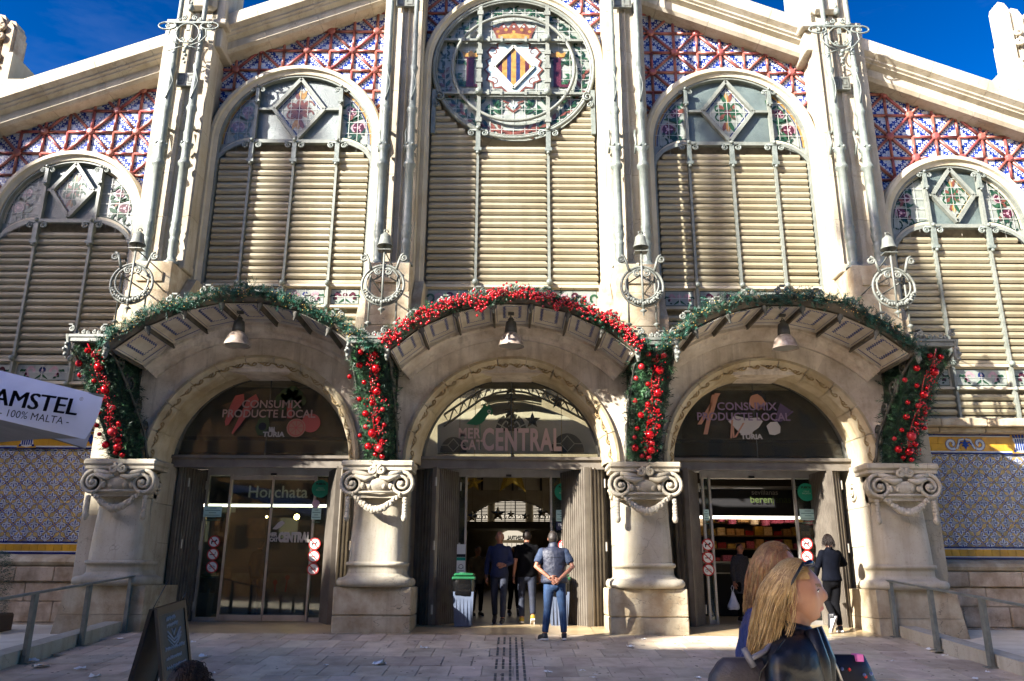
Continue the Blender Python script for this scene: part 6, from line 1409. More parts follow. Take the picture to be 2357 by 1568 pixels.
binn(P(1067, 1400, 16.5).x, 16.5, 'grey bin with green lid and black bag, left side of the middle doorway'); binn(P(1287, 1400, 16.9).x, 16.9, 'grey bin with green lid hidden behind the man in the padded vest'); binn(P(463, 1400, 18.1).x, 18.1, 'grey bin with green lid behind the left glass of the Horchata doorway')
# sandwich board
sb = root('sandwich_board', (-4.2, 9.5, gz(9.5)), 'black framed chalkboard sandwich board with white chalk drawing on the paving', 'sandwich board')
CHK = mat('chalkboard', '4b4438', '3d382e', .7, ns=4); FRM = mat('board_frame', '171310', rough=.4); CHW = flatmat('chalk', '8b8d90', .9)
def bpanel(bl, br, tl, tr, nm):
    """four corners as world points"""
    m_ = MB(); e = (br-bl).normalized(); n_ = (br-bl).cross(tl-bl).normalized()*.02; f = .055
    def pt(a, b_): return bl*(1-a)*(1-b_)+br*a*(1-b_)+tl*(1-a)*b_+tr*a*b_
    for (a0, a1, b0, b1) in ((0, .07, 0, 1), (.93, 1, 0, 1), (.07, .93, 0, .05), (.07, .93, .93, 1)):
        c = [pt(a0, b0), pt(a1, b0), pt(a1, b1), pt(a0, b1)]; m_.add([p-n_ for p in c]+[p+n_ for p in c], [(0, 1, 2, 3), (7, 6, 5, 4)]+[(i, 4+i, 4+(i+1) % 4, (i+1) % 4) for i in range(4)], 0 if b0 < .9 else 0)
    c = [pt(.07, .05), pt(.93, .05), pt(.93, .93), pt(.07, .93)]; m_.add([p-n_*.3 for p in c]+[p+n_*.3 for p in c], [(0, 1, 2, 3), (7, 6, 5, 4)], 1)
    mk(nm, m_, [FRM, CHK], sb); return pt, n_
Yt = 9.5; T1, T2 = P(358, 1402, 9.2), P(424, 1382, 9.75); g_ = lambda p: Vector((p[0], p[1], gz(p[1])))
B1, B2 = P(371, 1568, 9.05), P(440, 1520, 9.75); dB = (B1-T1); B1 = T1+dB*((T1.z-gz(9))/(T1.z-B1.z)); B2 = T2+Vector((B1.x-T1.x, B1.y-T1.y, B1.z-T1.z))*1.0
pt, n_ = bpanel(B1, B2, T1, T2, 'board_panel')
B3 = T1+Vector((-.3, .1, B1.z-T1.z)); B4 = T2+Vector((-.3, .1, B2.z-T2.z)); bpanel(B3, B4, T1+Vector((-.06, .02, -.01)), T2+Vector((-.06, .02, -.01)), 'rear_panel')
m_ = MB()
def chalk(pts, w_=.012):
    pp = [pt(a, b_)-(-n_)*1.15*(1 if n_.x > 0 else -1) for a, b_ in pts]
    m_.tube(pp, w_*.5, 4)
off_ = n_ if n_.x > 0 else -n_
def chalk(pts, w_=.012): m_.tube([pt(a, b_)+off_*.5 for a, b_ in pts], w_*.5, 4)
RC = random.Random(3)
def scribble(a0, a1, b_, h):
    a = a0
    while a < a1: chalk([(a, b_), (a+.01, b_+h*RC.uniform(.6, 1)), (a+.035, b_+h*RC.uniform(0, .4)), (a+.045, b_+h*RC.uniform(.5, 1))]); a += .065
scribble(.3, .8, .955, .03); scribble(.3, .6, .86, .04); scribble(.3, .65, .8, .04); scribble(.2, .8, .6, .035); scribble(.2, .7, .52, .03); scribble(.2, .8, .44, .035); scribble(.4, .8, .38, .03); scribble(.2, .8, .3, .03); scribble(.2, .8, .22, .03)
chalk([(.3, .77), (.45, .7), (.5, .68), (.6, .7), (.75, .77)], .02); chalk([(.3, .73), (.45, .67), (.5, .65), (.6, .67), (.75, .73)], .02); chalk([(.45, .78), (.5, .72), (.57, .78), (.5, .75)], .015); chalk([(.3, .7), (.42, .65), (.5, .62), (.62, .65), (.74, .7)], .014)
mk('chalk_lettering', m_, CHW, sb, kind='stuff'); m_ = MB(); m_.tube([T1+Vector((-.03, 0, .0)), T1+Vector((.06, .1, .3)), ], .006, 4); m_.tube([T2+Vector((-.02, 0, 0)), T2+Vector((.0, .03, .09))], .01, 4); mk('hinge_strap', m_, BLACK, sb)
# parasol
FAB = mat('parasol_fabric', 'c3c8dc', 'b3b9d0', .75, ns=1.5, bump=.15, bs=3); FABU = mat('parasol_underside', '8c8784', '7e7977', .85, ns=1.5); INK = flatmat('parasol_ink', '1c1a26', .8)
pa = root('parasol', (-10.0, 9.6, gz(9.6)), 'large white parasol with dark AMSTEL lettering reaching in at the left edge', 'parasol')
# corner at (238, 912); front valance strip
C = P(238, 912, 8.3); C2 = P(196, 1012, 8.32); vs = []; nseg = 24
D = Vector((-1, .10, 0)).normalized()     # along the front edge
top0 = P(0, 853, 8.5); bot0 = P(0, 966, 8.35)
m_ = MB(); rows = []
for k in range(nseg+1):
    s = k/nseg; tp = C.lerp(top0, s) if s <= 1 else None; t_ = C+(top0-C)*(s*2.6); b0 = P(236-34*min(1, s*10)**.6, 925+80*min(1, s*9)**.7, 8.3) if s < .09 else None
    lo = C2+(bot0-C2)*((s*2.6)) if s >= .02 else C2
    row = []
    for j in range(7):
        f = j/6; p = t_.lerp(lo, f); p = p+Vector((0, -.05*sin(f*pi)+.02*sin(s*22+f*3)*f, -.0)); row.append(p)
    rows.append(row)
cornr = [C.lerp(C2, j/6)+Vector((.03*sin(j/6*pi), 0, 0)) for j in range(7)]; rows[0] = cornr
m_.add([p for r2 in rows for p in r2], [[i*7+j, i*7+j+1, (i+1)*7+j+1, (i+1)*7+j] for i in range(nseg) for j in range(6)], 0, True)
mk('valance', m_, FAB, pa)
apex = Vector((-10.2, 9.6, 3.9)); m_ = MB(); L_ = C+(top0-C)*2.6; back = [C+Vector((-1.7, 3.0, -.1)), L_+Vector((-.3, 3.0, -.4))]
m_.add([C+Vector((-.0, .0, 0)), L_, apex, back[0], back[1]], [(0, 1, 2), (3, 0, 2), (1, 4, 2), (4, 3, 2)], 0)
mk('canopy_top', m_, FAB, pa)
m_ = MB(); u1 = P(165, 1006, 8.6); u2 = P(0, 1018, 9.6); u0 = C2+(bot0-C2)*.1; l0 = C2+(bot0-C2)*2.6
m_.add([C2+Vector((-.05, .05, .02)), l0+Vector((0, .05, .02)), P(-240, 1050, 11), P(0, 1018, 10.6), P(100, 1010, 9.4)], [(0, 1, 2, 3, 4)], 0); mk('underside', m_, FABU, pa)
m_ = MB(); m_.tube([(-10.2, 9.6, gz(9.6)), (-10.2, 9.6, 3.9)], .035, 10); m_.box(-10.6, -9.8, 9.2, 10.0, gz(9.6), gz(9.6)+.08); [m_.tube([apex, p], .015, 5) for p in (C, L_, back[0], back[1])]; mk('pole', m_, IRONP, pa)
dirT = (C2.lerp(C, .5)-(bot0.lerp(top0, .5))); ang = atan2(dirT.z, dirT.x); 
def ptext(s, u, v, hpx, sx, bold, skew=0):
    p = P(u, v, 8.24); h = hpx*8.6/1847; a = atan2(-(52)*1.0, 205)+rad(2); o = text(s, p.x, p.y, p.z, h, INK, pa, sx, bold, rot=(pi/2, rad(skew), 0)); o.rotation_euler = Matrix.Rotation(-a*1.0, 4, 'Y').to_3x3().__matmul__(Matrix.Rotation(pi/2, 3, 'X')).to_euler() if False else (pi/2, rad(7.6), 0); return o
[ptext('AMSTEL', -22+d_, 929, 37, 1.06, 0) for d_ in (0, 1.6, 3.2)]; ptext('\u00ae', 182, 922, 8, 1, 0); ptext('- 100% MALTA -', -4, 956, 16.5, 1.0, 0)
# litter
LIT = [(-6.98, 12.55), (-6.59, 12.1), (-5.95, 11.94), (-5.49, 11.45), (-6.67, 14.62), (-4.63, 12.95), (-5.31, 14.31), (-2.64, 12.36), (-4.05, 11.72), (-1.38, 13.86), (-1.89, 12.47), (-.51, 12.15), (.52, 11.94), (1.01, 12.05), (1.16, 11.77), (1.11, 11.58), (1.98, 14.11), (2.33, 14.9), (.13, 12.42), (2.52, 11.6), (5.75, 12.93), (6.86, 14.0), (6.8, 13.43), (6.25, 11.62), (6.7, 12.1), (5.02, 12.54)]
sizes = [.12, .13, .09, .1, .07, .11, .07, .05, .06, .09, .12, .03, .08, .06, .04, .06, .08, .05, .03, .06, .05, .1, .06, .07, .06, .03]
LL = '''white paper ball in the corner by the left kerb|large crumpled white paper just right of the one by the left kerb|flat white scrap between the left kerb and the sandwich board|crumpled white paper left of the sandwich board, nearest the bottom edge|small white scrap in front of the leftmost column|large white paper right of the sandwich board|small white scrap before the threshold of the Horchata doorway|tiny white scrap far right of the sandwich board|white scrap close beside the dark curly head|crumpled white tissue in front of the second column|larger crumpled tissue nearer the camera than the one by the second column|tiny speck of paper just left of the tactile strips|white scrap just right of the tactile strips|small torn scrap beside the sunlit band, far from the tactile strips|tiny white fleck between two scraps right of the tactile strips|flat pale scrap at the bottom, right of the tactile strips|white tissue before the third column|small white scrap at the foot of the third column|tiny white bit lying on the tactile strips|white scrap at the bottom edge left of the grey handbag|flat white scrap on the paving right of the navy bag|crumpled white tissue at the far end of the right kerb|small white scrap by the middle post of the right handrail|white scrap at the bottom edge towards the right kerb|white paper by the nearest post of the right handrail|tiny white fleck just above the navy bag'''.split('|')
for (x, y), s, lb in zip(LIT, [.8*q_ for q_ in sizes], LL):
    m_ = MB(); n = 5; vs = []
    for i in range(n):
        for j in range(n):
            a, b_ = (i/(n-1)-.5)*2, (j/(n-1)-.5)*1.3; vs.append((a*s+RR.uniform(-.02, .02)*s*6, b_*s+RR.uniform(-.02, .02)*s*6, .01+abs(RR.gauss(0, .22))*s*(1 if 0 < i < n-1 or RR.random() > .5 else .3)))
    m_.add(vs, [(i*n+j, (i+1)*n+j, (i+1)*n+j+1, i*n+j+1) for i in range(n-1) for j in range(n-1)]); o = mk('paper_scrap', m_, PAPER, at=(x, y, gz(y))); o.rotation_euler = (0, 0, RR.uniform(0, 3)); props(o, lb, 'litter', 'white paper scraps on the paving')
m_ = MB(); m_.box(-.28, .28, -.05, .05, .0, .02, 0, .004); m_.box(.05, .3, -.03, .06, .018, .035, 0, .004); o = mk('cardboard_strip', m_, mat('cardboard', 'c9bba6', rough=.8), at=(-6.0, 15.1, gz(15.1))); o.rotation_euler = (0, 0, rad(25)); props(o, 'pale cardboard strip lying near the foot of the leftmost column', 'litter')
# potted shrub at left edge
sh = root('potted_shrub', (-9.75, 15.6, -.04), 'dark clipped shrub in a low planter at the left edge', 'shrub'); m_ = MB(); m_.box(-10.2, -9.35, 15.2, 16.0, -.04, .3, 0, .03); mk('planter', m_, mat('planter_brown', '4d3a2a', rough=.7), sh)
m_ = MB()
for k in range(1800):
    a = RR.uniform(0, 2*pi); z = RR.uniform(.28, 1.4); rr = .42*(RR.random()**.4)*(1 if z < 1.2 else .8); sprig(m_, Vector((-9.78+rr*cos(a), 15.6+rr*sin(a), z)), Vector((cos(a), sin(a), RR.uniform(-.3, .8))), .08, 5, RR.choice([0, 1]))
mk('foliage', m_, [FIRD, FIR, FIRD], sh, kind='stuff')
# bicycle wheel half seen at right edge
bw = root('bicycle', (10.4, 14.6, -.05), 'dark bicycle leaning at the right edge, only its wheel in view', 'bicycle')
for dx in (0, 1.05):
    m_ = MB(); c = (9.98+dx, 14.9, .29); m_.tube([(c[0]+.33*cos(k*pi/16), c[1], c[2]+.33*sin(k*pi/16)) for k in range(32)], .018, 6, 0, True); wh = mk('wheel', m_, BLACK, bw); m_ = MB()
    for k in range(14): m_.tube([c, (c[0]+.32*cos(k*pi/7), c[1], c[2]+.32*sin(k*pi/7))], .003, 3)
    mk('spokes', m_, ALU, wh, kind='stuff')
m_ = MB(); A_ = [(9.98, 14.9, .29), (10.15, 14.9, .8), (10.75, 14.9, .75), (10.6, 14.9, .28), (11.03, 14.9, .29)]; m_.tube([A_[0], A_[1]], .015, 6); m_.tube([A_[1], A_[2], A_[3], A_[1]], .015, 6); m_.tube([A_[2], A_[4], A_[3]], .012, 6); mk('bicycle_frame', m_, BLACK, bw); m_ = MB(); m_.box(10.65, 10.9, 14.84, 14.96, .86, .92, 0, .02); m_.tube([(10.75, 14.9, .75), (10.77, 14.9, .88)], .012, 5); mk('saddle', m_, BLACK, bw); m_ = MB(); m_.tube([(10.15, 14.65, 1.0), (10.1, 14.9, 1.0), (10.15, 15.15, 1.0)], .012, 5); m_.tube([A_[1], (10.1, 14.9, 1.0)], .013, 5); mk('handlebar', m_, BLACK, bw)
# ================================================================ PEOPLE
SKIN = mat('skin', '9c6a52', '8c5b46', .5, ns=8, bump=.05, bs=60); SKINP = mat('skin_pale', '9a7059', '8a614d', .5, ns=8, bump=.05, bs=60); LIPS = mat('lips', '9c5550', rough=.4); EYEW = mat('eye_white', 'd8d2ca', rough=.2); IRIS = mat('iris', '3a3a34', rough=.1); BROW = mat('brow', '6d5238', rough=.8)
JEAN = mat('denim', '1f3a66', '16294b', .8, ns=9, bump=.4, bs=20); JEAND = mat('denim_dark', '161d30', '101624', .8, ns=9, bump=.4, bs=20); NAVYC = mat('navy_cloth', '141f45', '0f1733', .8, ns=8, bump=.4, bs=18); BLKC = mat('black_cloth', '09090b', '0c0c0f', .9, spec=.08, ns=8, bump=.3, bs=18); VEST = mat('padded_vest', '262a3a', '1c2030', .55, ns=7, bump=.8, bs=14); SHOE = mat('shoe_black', '15161b', rough=.5); SOLE = mat('shoe_sole', 'b9b6b4', rough=.6); YSH = mat('shoe_yellow', '8f7a1c', rough=.5)
LEATH = mat('black_leather', '0d0d10', '131317', .42, ns=6, bump=.25, bs=16, spec=.5); QUILT = mat('blue_quilt', '0f1a4a', '152463', .5, ns=8, bump=.3, bs=22); GREYK = mat('grey_knit', '36353a', '26262b', .95, ns=30, bump=.8, bs=60)
HBLK = mat('hair_black', '1c110c', '0e0806', .6, ns=30, spec=.25); HGR = mat('hair_grey_brown', '2e261f', '1d1712', .6, ns=40); HBL = mat('hair_blonde', 'a0824f', '735939', .4, ns=22, bump=.2, bs=40); HBLD = mat('hair_blonde_light', 'c6aa78', '957a4c', .4, ns=25)
HRED = mat('hair_strawberry', '94683f', '6b4829', .42, ns=22)
def remesh(mb_, name, m, vox=.016, sm=6, wr=0):
    me = mb_.mesh(name, [m]); o = bpy.data.objects.new('tmp', me); COL.objects.link(o); r_ = o.modifiers.new('r', 'REMESH'); r_.mode = 'VOXEL'; r_.voxel_size = vox; r_.use_smooth_shade = True
    s_ = o.modifiers.new('s', 'SMOOTH'); s_.factor = .6; s_.iterations = sm; bpy.context.view_layer.update()
    me2 = bpy.data.meshes.new_from_object(o.evaluated_get(bpy.context.evaluated_depsgraph_get())); bpy.data.objects.remove(o); me2.materials.clear(); me2.materials.append(m); me2.name = name
    for p in me2.polygons: p.use_smooth = True
    if wr:
        for v in me2.vertices:
            q_ = v.co; n1 = 1-abs(noise.noise(Vector((q_.x*5, q_.y*5, q_.z*11))))*2; n2 = 1-abs(noise.noise(Vector((q_.x*13+7, q_.y*13, q_.z*22))))*2
            v.co += v.normal*(n1*wr+n2*wr*.5)
    return me2
def headpt(d, R_=(.077, .094, .118), off=0, fem=False):
    x, y, z = d; X, Y, Z = x*R_[0], y*R_[1], z*R_[2]
    if z < 0: k = 1-.34*(-z)**1.4; X *= k; Y *= 1-.12*(-z) if y < 0 else 1-.35*(-z)
    if z < -.3 and y < 0: Y -= .012*(-z-.3)
    g = lambda cx, cy, cz_, s: math.exp(-((x-cx)**2+(y-cy)**2+(z-cz_)**2)/(s*s))
    Y -= .013*g(0, -.98, -.17, .13)+.010*g(0, -.99, -.02, .11)+.006*g(0, -.97, -.22, .1)
    Y += .009*(g(.36, -.93, .03, .16)+g(-.36, -.93, .03, .16))
    Y -= .006*g(0, -.95, .2, .3)+.008*g(0, -.9, -.47, .12)+.006*g(0, -.84, -.55, .1)+.012*g(0, -.68, -.78, .22)-.006*g(0, -.8, -.63, .1)
    X += (.008*g(.6, -.75, -.15, .25)-.008*g(-.6, -.75, -.15, .25))
    l = sqrt(X*X+Y*Y+Z*Z); f = (l+off)/l; return Vector((X*f, Y*f, Z*f))
def headmesh(n, T, mats_=None):
    """skull with face; T places it. materials: skin, lips, brow"""
    m_ = MB(); h = n*3//4; vs = []; ds = []
    for i in range(h+1):
        a = pi*i/h
        for k in range(n):
            b_ = 2*pi*k/n; d = (sin(a)*cos(b_), sin(a)*sin(b_), cos(a)); ds.append(d); vs.append(T @ headpt(d))
    for i in range(h):
        for k in range(n):
            f = [i*n+k, (i+1)*n+k, (i+1)*n+(k+1) % n, i*n+(k+1) % n]; d = [sum(ds[j][c] for j in f)/4 for c in range(3)]
            mi = 0
            if d[1] < -.7 and abs(d[0]) < .2 and -.58 < d[2] < -.44: mi = 1
            if d[1] < -.6 and .14 < abs(d[0]) < .52 and .19 < d[2] < .26: mi = 2
            m_.f.append(f); m_.m.append(mi); m_.s.append(True)
    m_.v = [tuple(v) for v in vs]
    for s in (-1, 1):       # ears
        M0 = m_.M; m_.M = T; m_.ball((s*.078, .008, -.01), .03, 8, sz=(.012, .02, .032)); m_.M = M0
    return m_
def haircap(n, T, mask, thick=.009, rough_=.002):
    m_ = MB(); h = n*3//4; idx = {}
    def D(i, k): a = pi*i/h; b_ = 2*pi*(k % n)/n; return (sin(a)*cos(b_), sin(a)*sin(b_), cos(a))
    for i in range(h):
        for k in range(n):
            q_ = [(i, k), (i+1, k), (i+1, k+1), (i, k+1)]; c = [sum(D(*p)[j] for p in q_)/4 for j in range(3)]
            if not mask(c): continue
            f = []
            for p in q_:
                key = (p[0], p[1] % n)
                if key not in idx: idx[key] = len(m_.v); d = D(*p); m_.v.append(tuple(T @ headpt(d, off=thick+rough_*noise.noise(Vector(d)*9)*2)))
                f.append(idx[key])
            m_.f.append(f); m_.m.append(0); m_.s.append(True)
    return m_
def hand(m_, w_, d, nrm, s=1.0, curl=.5, n=6):
    """palm, four unequal fingers and a thumb from wrist w_ towards d; nrm = back of the hand"""
    d = Vector(d).normalized(); nrm = Vector(nrm); nrm = (nrm-d*nrm.dot(d)).normalized(); sd = d.cross(nrm); w_ = Vector(w_)
    m_.tube([w_-d*.03*s, w_+d*.02*s], [.026*s, .027*s], 8)
    for k in range(4):
        o = (k-1.5)*.019*s; base = w_+d*.085*s+sd*o; m_.tube([w_+sd*o*.6, base], [.017*s, .0125*s], n)
        L_ = (.062, .073, .068, .052)[k]*s; p = [base]; a = 0
        for j in range(3):
            a += curl*(.35+.55*j); p.append(p[-1]+(d*cos(a)-nrm*sin(a))*L_*(.45, .32, .25)[j]*1.15)
        m_.tube(p, [.0105*s, .0095*s, .0085*s, .006*s], n)
    t0 = w_+d*.02*s-sd*.018*s; m_.tube([t0, t0+(d*.6-sd*.7-nrm*.2)*.035*s, t0+(d*1.3-sd*.95-nrm*.5)*.042*s, t0+(d*1.9-sd*.8-nrm*.8)*.045*s], [.016*s, .0125*s, .011*s, .007*s], n)
SEC = [(.86, .15, .10), (.93, .17, .12), (1.0, .165, .118), (1.08, .15, .108), (1.18, .155, .112), (1.3, .18, .12), (1.38, .19, .112), (1.43, .165, .095), (1.47, .10, .075), (1.5, .058, .058)]
def torso(m_, z0, z1, off, lean, wide=1.0, belly=0, hem=0):
    rows = []; n = 24
    for i in range(25):
        z = z0+(z1-z0)*i/24; j = 0
        while j < len(SEC)-2 and SEC[j+1][0] < z: j += 1
        a, b_ = SEC[j], SEC[j+1]; t = min(1, max(0, (z-a[0])/(b_[0]-a[0]))); rx = (a[1]*(1-t)+b_[1]*t)*wide+off; ry = (a[2]*(1-t)+b_[2]*t)*(1+belly*math.exp(-((z-1.1)/.15)**2))+off
        if hem and z < z0+.06: rx += hem; ry += hem
        lx, ly = lean(z); rows.append([(lx+rx*cos(2*pi*k/n), ly+ry*sin(2*pi*k/n), z) for k in range(n)])
    m_.add([p for r_ in rows for p in r_], [[i*n+k, i*n+(k+1) % n, (i+1)*n+(k+1) % n, (i+1)*n+k] for i in range(24) for k in range(n)]+[list(range(n))[::-1], [24*n+k for k in range(n)]], 0, True)
def person(lab, loc, rz, h, J=None, top=NAVYC, trou=JEAN, skin=SKIN, sleeve='long', hair=HBLK, hmask=None, hy=0, hp=0, lean=(0, 0), wide=1.0, belly=0, hem=.86, shoe=SHOE, sole=SOLE, detail=20, vest=None, skirt=None, grp=None, tn='jacket', hands=True, vox=.016, sw=1.0):
    s = h/1.75; r_ = root('person', loc, lab, 'person', grp, rz=rz); j = {}
    base = dict(sh=(.175, .01, 1.41), el=(.235, .03, 1.14), wr=(.25, -.05, .89), hip=(.088, 0, .93), kn=(.10, -.02, .50), an=(.10, .03, .10), toe=(.115, -.13, .045))
    for k, v in base.items():
        for sg, n_ in ((-1, 'r'), (1, 'l')): j[k+n_] = Vector((v[0]*sg, v[1], v[2]))
    for k, v in (J or {}).items(): j[k] = Vector(v) if isinstance(v, tuple) else v
    LN = lambda z: (lean[0]*max(0, z-.95)/.6, lean[1]*max(0, z-.95)/.6)
    def A_(p): p = Vector(p); l = LN(p.z) if p.z > 1.0 else (0, 0); return p+Vector((l[0], l[1], 0))
    hl = LN(1.62); HM = Matrix.Translation((hl[0], hl[1]-.012, 1.632)) @ Matrix.Rotation(rad(hy), 4, 'Z') @ Matrix.Rotation(rad(hp), 4, 'X')
    SM = Matrix.Scale(s, 4)
    def fin(m_, nm, mt, par, re=True, v=None, it=6):
        if re: me = remesh(m_, nm, mt, v or vox, it, .007 if (detail > 20 or vest) and nm not in ('body', 'shoe', 'trousers') else 0); me.transform(SM); o = bpy.data.objects.new(nm, me); link(o, par, (0, 0, 0), True); return o
        me = m_.mesh(nm, mt if isinstance(mt, list) else [mt]); me.transform(SM); o = bpy.data.objects.new(nm, me); link(o, par, (0, 0, 0), True); return o
    # body
    b_ = MB(); torso(b_, .86, 1.5, -.01, LN, wide, belly*.6); b_.tube([A_((0, .0, 1.45)), (hl[0], hl[1], 1.6)], [.062, .055], 12)
    for n_ in 'rl':
        b_.tube([A_(j['sh'+n_]), A_(j['el'+n_]).lerp(A_(j['sh'+n_]), .5), A_(j['el'+n_]), A_(j['wr'+n_]).lerp(A_(j['el'+n_]), .6), A_(j['wr'+n_])], [.05*sw, .046*sw, .04*sw, .038, .027], 10); b_.ball(A_(j['el'+n_]), .04, 8); b_.ball(A_(j['sh'+n_]), .05*sw, 8)
        b_.tube([j['hip'+n_], j['hip'+n_].lerp(j['kn'+n_], .5), j['kn'+n_], j['kn'+n_].lerp(j['an'+n_], .35), j['an'+n_]], [.085, .075, .052, .054, .036], 10)
    hd = headmesh(24, HM); b_.add(hd.v, hd.f)
    body = fin(b_, 'body', skin, r_, it=3)
    hm = headmesh(max(detail, 28), HM); m_ = MB(); m_.add(hm.v, hm.f, 0, True); m_.m = list(hm.m); o = fin(m_, 'face', [skin, LIPS, BROW], r_, re=False)
    e_ = MB(); e_.M = HM
    for sg in (-1, 1):
        c = headpt((sg*.36, -.93, .04)); c = Vector((c.x*.98, c.y+.0065, c.z)); e_.ball(c, .0115, 10, 0, sz=(.0125, .0115, .0085)); e_.ball((c.x+.001, c.y-.0075, c.z), .005, 8, 1)
        e_.tube([(c.x-.014, c.y-.007, c.z+.003), (c.x, c.y-.0125, c.z+.0085), (c.x+.014, c.y-.007, c.z+.002)], .0022, 4, 1)
    fin(e_, 'eyes', [EYEW, IRIS], o, re=False)
    if hmask: fin(haircap(36, HM, hmask), 'hair', hair, r_, re=False)
    if hands:
        for n_ in 'rl':
            w_ = A_(j['wr'+n_]); d = (w_-A_(j['el'+n_])).normalized(); m_ = MB(); bk = Vector((1 if n_ == 'l' else -1, -.3, 0))
            if J and 'hd'+n_ in J: d = Vector(J['hd'+n_])
            if J and 'hn'+n_ in J: bk = Vector(J['hn'+n_])
            hand(m_, w_, d, bk, 1.0, J.get('curl', .45) if J else .45); fin(m_, 'hand', skin, r_, re=False)
    # top
    t_ = MB(); torso(t_, hem, 1.475, .014, LN, wide, belly, hem=.008)
    for n_ in 'rl':
        S_, E_, W_ = A_(j['sh'+n_]), A_(j['el'+n_]), A_(j['wr'+n_]); t_.ball(S_, .068*sw, 10)
        if sleeve == 'long': t_.tube([S_, S_.lerp(E_, .5), E_, E_.lerp(W_, .5), E_.lerp(W_, .95)], [.06*sw, .064*sw, .058*sw, .052*sw, .042], 12)
        else: t_.tube([S_, S_.lerp(E_, .4), S_.lerp(E_, .75)], [.07, .068, .066], 12)
    t_.tube([A_((0, .01, 1.43)), A_((0, -.0, 1.52))], [.085, .068], 12)
    fin(t_, tn, top, r_, it=4)
    if vest:
        t_ = MB(); torso(t_, hem-.02, 1.475, .032, LN, wide, belly, hem=.006)
        for n_ in 'rl': t_.ball(A_(j['sh'+n_])*.93+Vector((0, 0, .1)), .07, 10)
        t_.tube([A_((0, .01, 1.45)), A_((0, 0, 1.56))], [.09, .072], 12); o2 = fin(t_, 'padded_vest', vest, r_, it=3)
        q_ = MB()
        for z in (.98, 1.2, 1.32): q_.tube([(LN(z)[0]+(.19*wide+.012)*cos(a), LN(z)[1]+(.135+belly*.09)*sin(a), z+.004*sin(a*7)) for a in [2*pi*k/28 for k in range(28)]], .006, 4, 0, True)
        fin(q_, 'vest_seam', mat('vest_seam', '12141d', rough=.7), o2, re=False)
    # trousers
    t_ = MB(); torso(t_, .86, 1.02, .006, LN, wide*.98, belly*.3)
    for n_ in 'rl':
        H, K, An = j['hip'+n_], j['kn'+n_], j['an'+n_]; t_.tube([H+Vector((0, 0, .02)), H.lerp(K, .5), K, K.lerp(An, .35), K.lerp(An, .93)], [.098, .086, .066, .064, .055], 14); t_.ball(K, .065, 8)
    t_.ball((0, .02, .87), .1, 10, sz=(.13, .11, .1)); fin(t_, 'trousers', trou, r_, it=4)
    if skirt: skirt(fin, r_, j)
    for n_ in 'rl':
        An, T_ = j['an'+n_], j['toe'+n_]; d = (T_-An); f = Vector((d.x, d.y, 0)).normalized() if Vector((d.x, d.y, 0)).length > .05 else Vector((0, -1, 0)); dn = Vector((0, 0, -.5)) if abs(T_.z-An.z) > .14 else Vector((0, 0, 0))
        up = Vector((0, 0, 1)); m_ = MB(); fl = (T_-An); fl = fl.normalized(); hb = An-Vector((0, 0, .045))-fl*.03 if not dn.z else An-fl*.02
        m_.tube([hb-f*.02+up*.0, hb+f*.06*1.0+(fl-f)*.0, (T_+up*.005), T_+fl*.07], [.042, .046, .045, .02], 10); m_.tube([An+up*.02, An-up*.04], [.048, .05], 10); so_ = fin(m_, 'shoe', shoe, r_, it=3, v=.012)
        m_ = MB(); b0 = Vector((hb.x, hb.y, hb.z-.03)); e0 = T_+fl*.085-up*.025; sd = f.cross(up)*.038
        vs = [b0-f*.05-sd*.8, b0-f*.05+sd*.8, b0+f*.05+sd, e0-f*.05+sd*1.15, e0+sd*.3, e0-sd*.3, e0-f*.05-sd*1.15, b0+f*.05-sd]
        m_.add([v-up*.018 for v in vs]+[v+up*.01 for v in vs], [list(range(8)), list(range(15, 7, -1))]+[[i, 8+i, 8+(i+1) % 8, (i+1) % 8] for i in range(8)]); fin(m_, 'sole', sole, so_, re=False)
    return r_, HM, s
def mk_mask(front=.25, low=-.1, sideb=-.25):
    def f(c):
        x, y, z = c
        if z > .55 and y < 0: return y > -.78+(1-z)*.6 or z > .8
        if y < -.05: return False if y < -.62 else z > front+(-y)*.6
        if y < .25: return z > low
        return z > -.55
    return f
short = mk_mask()
# man in padded vest, back to the camera, hands clasped behind
p = G_ = P(1262, 1478, 14.75)
person('man in padded vest and jeans, back turned, hands clasped behind him', (P(1277, 1400, 14.75).x, 14.75, gz(14.75)), rad(180), 1.84,
       J=dict(shl=(.19, .01, 1.41), shr=(-.19, .01, 1.41), ell=(.31, .12, 1.17), elr=(-.31, .12, 1.17), wrl=(.09, .215, .99), wrr=(-.07, .22, .97), hdl=(-1, .15, -.3), hdr=(.9, .15, -.45), hnl=(0, 1, 0), hnr=(0, 1, 0), knl=(.12, -.01, .5), anl=(.17, .05, .1), toel=(.24, -.1, .045), knr=(-.13, -.02, .5), anr=(-.15, .0, .1), toer=(-.16, -.17, .045), curl=.75),
       top=mat('grey_blue_polo', '2a3850', '222e44', .8, ns=9), trou=mat('denim_bright', '1d3a5e', '142a47', .8, ns=7, bump=.4, bs=20), sleeve='short', hair=HGR, hmask=short, wide=1.12, belly=.28, hem=.93, vest=VEST, tn='polo_shirt', lean=(.02, 0))
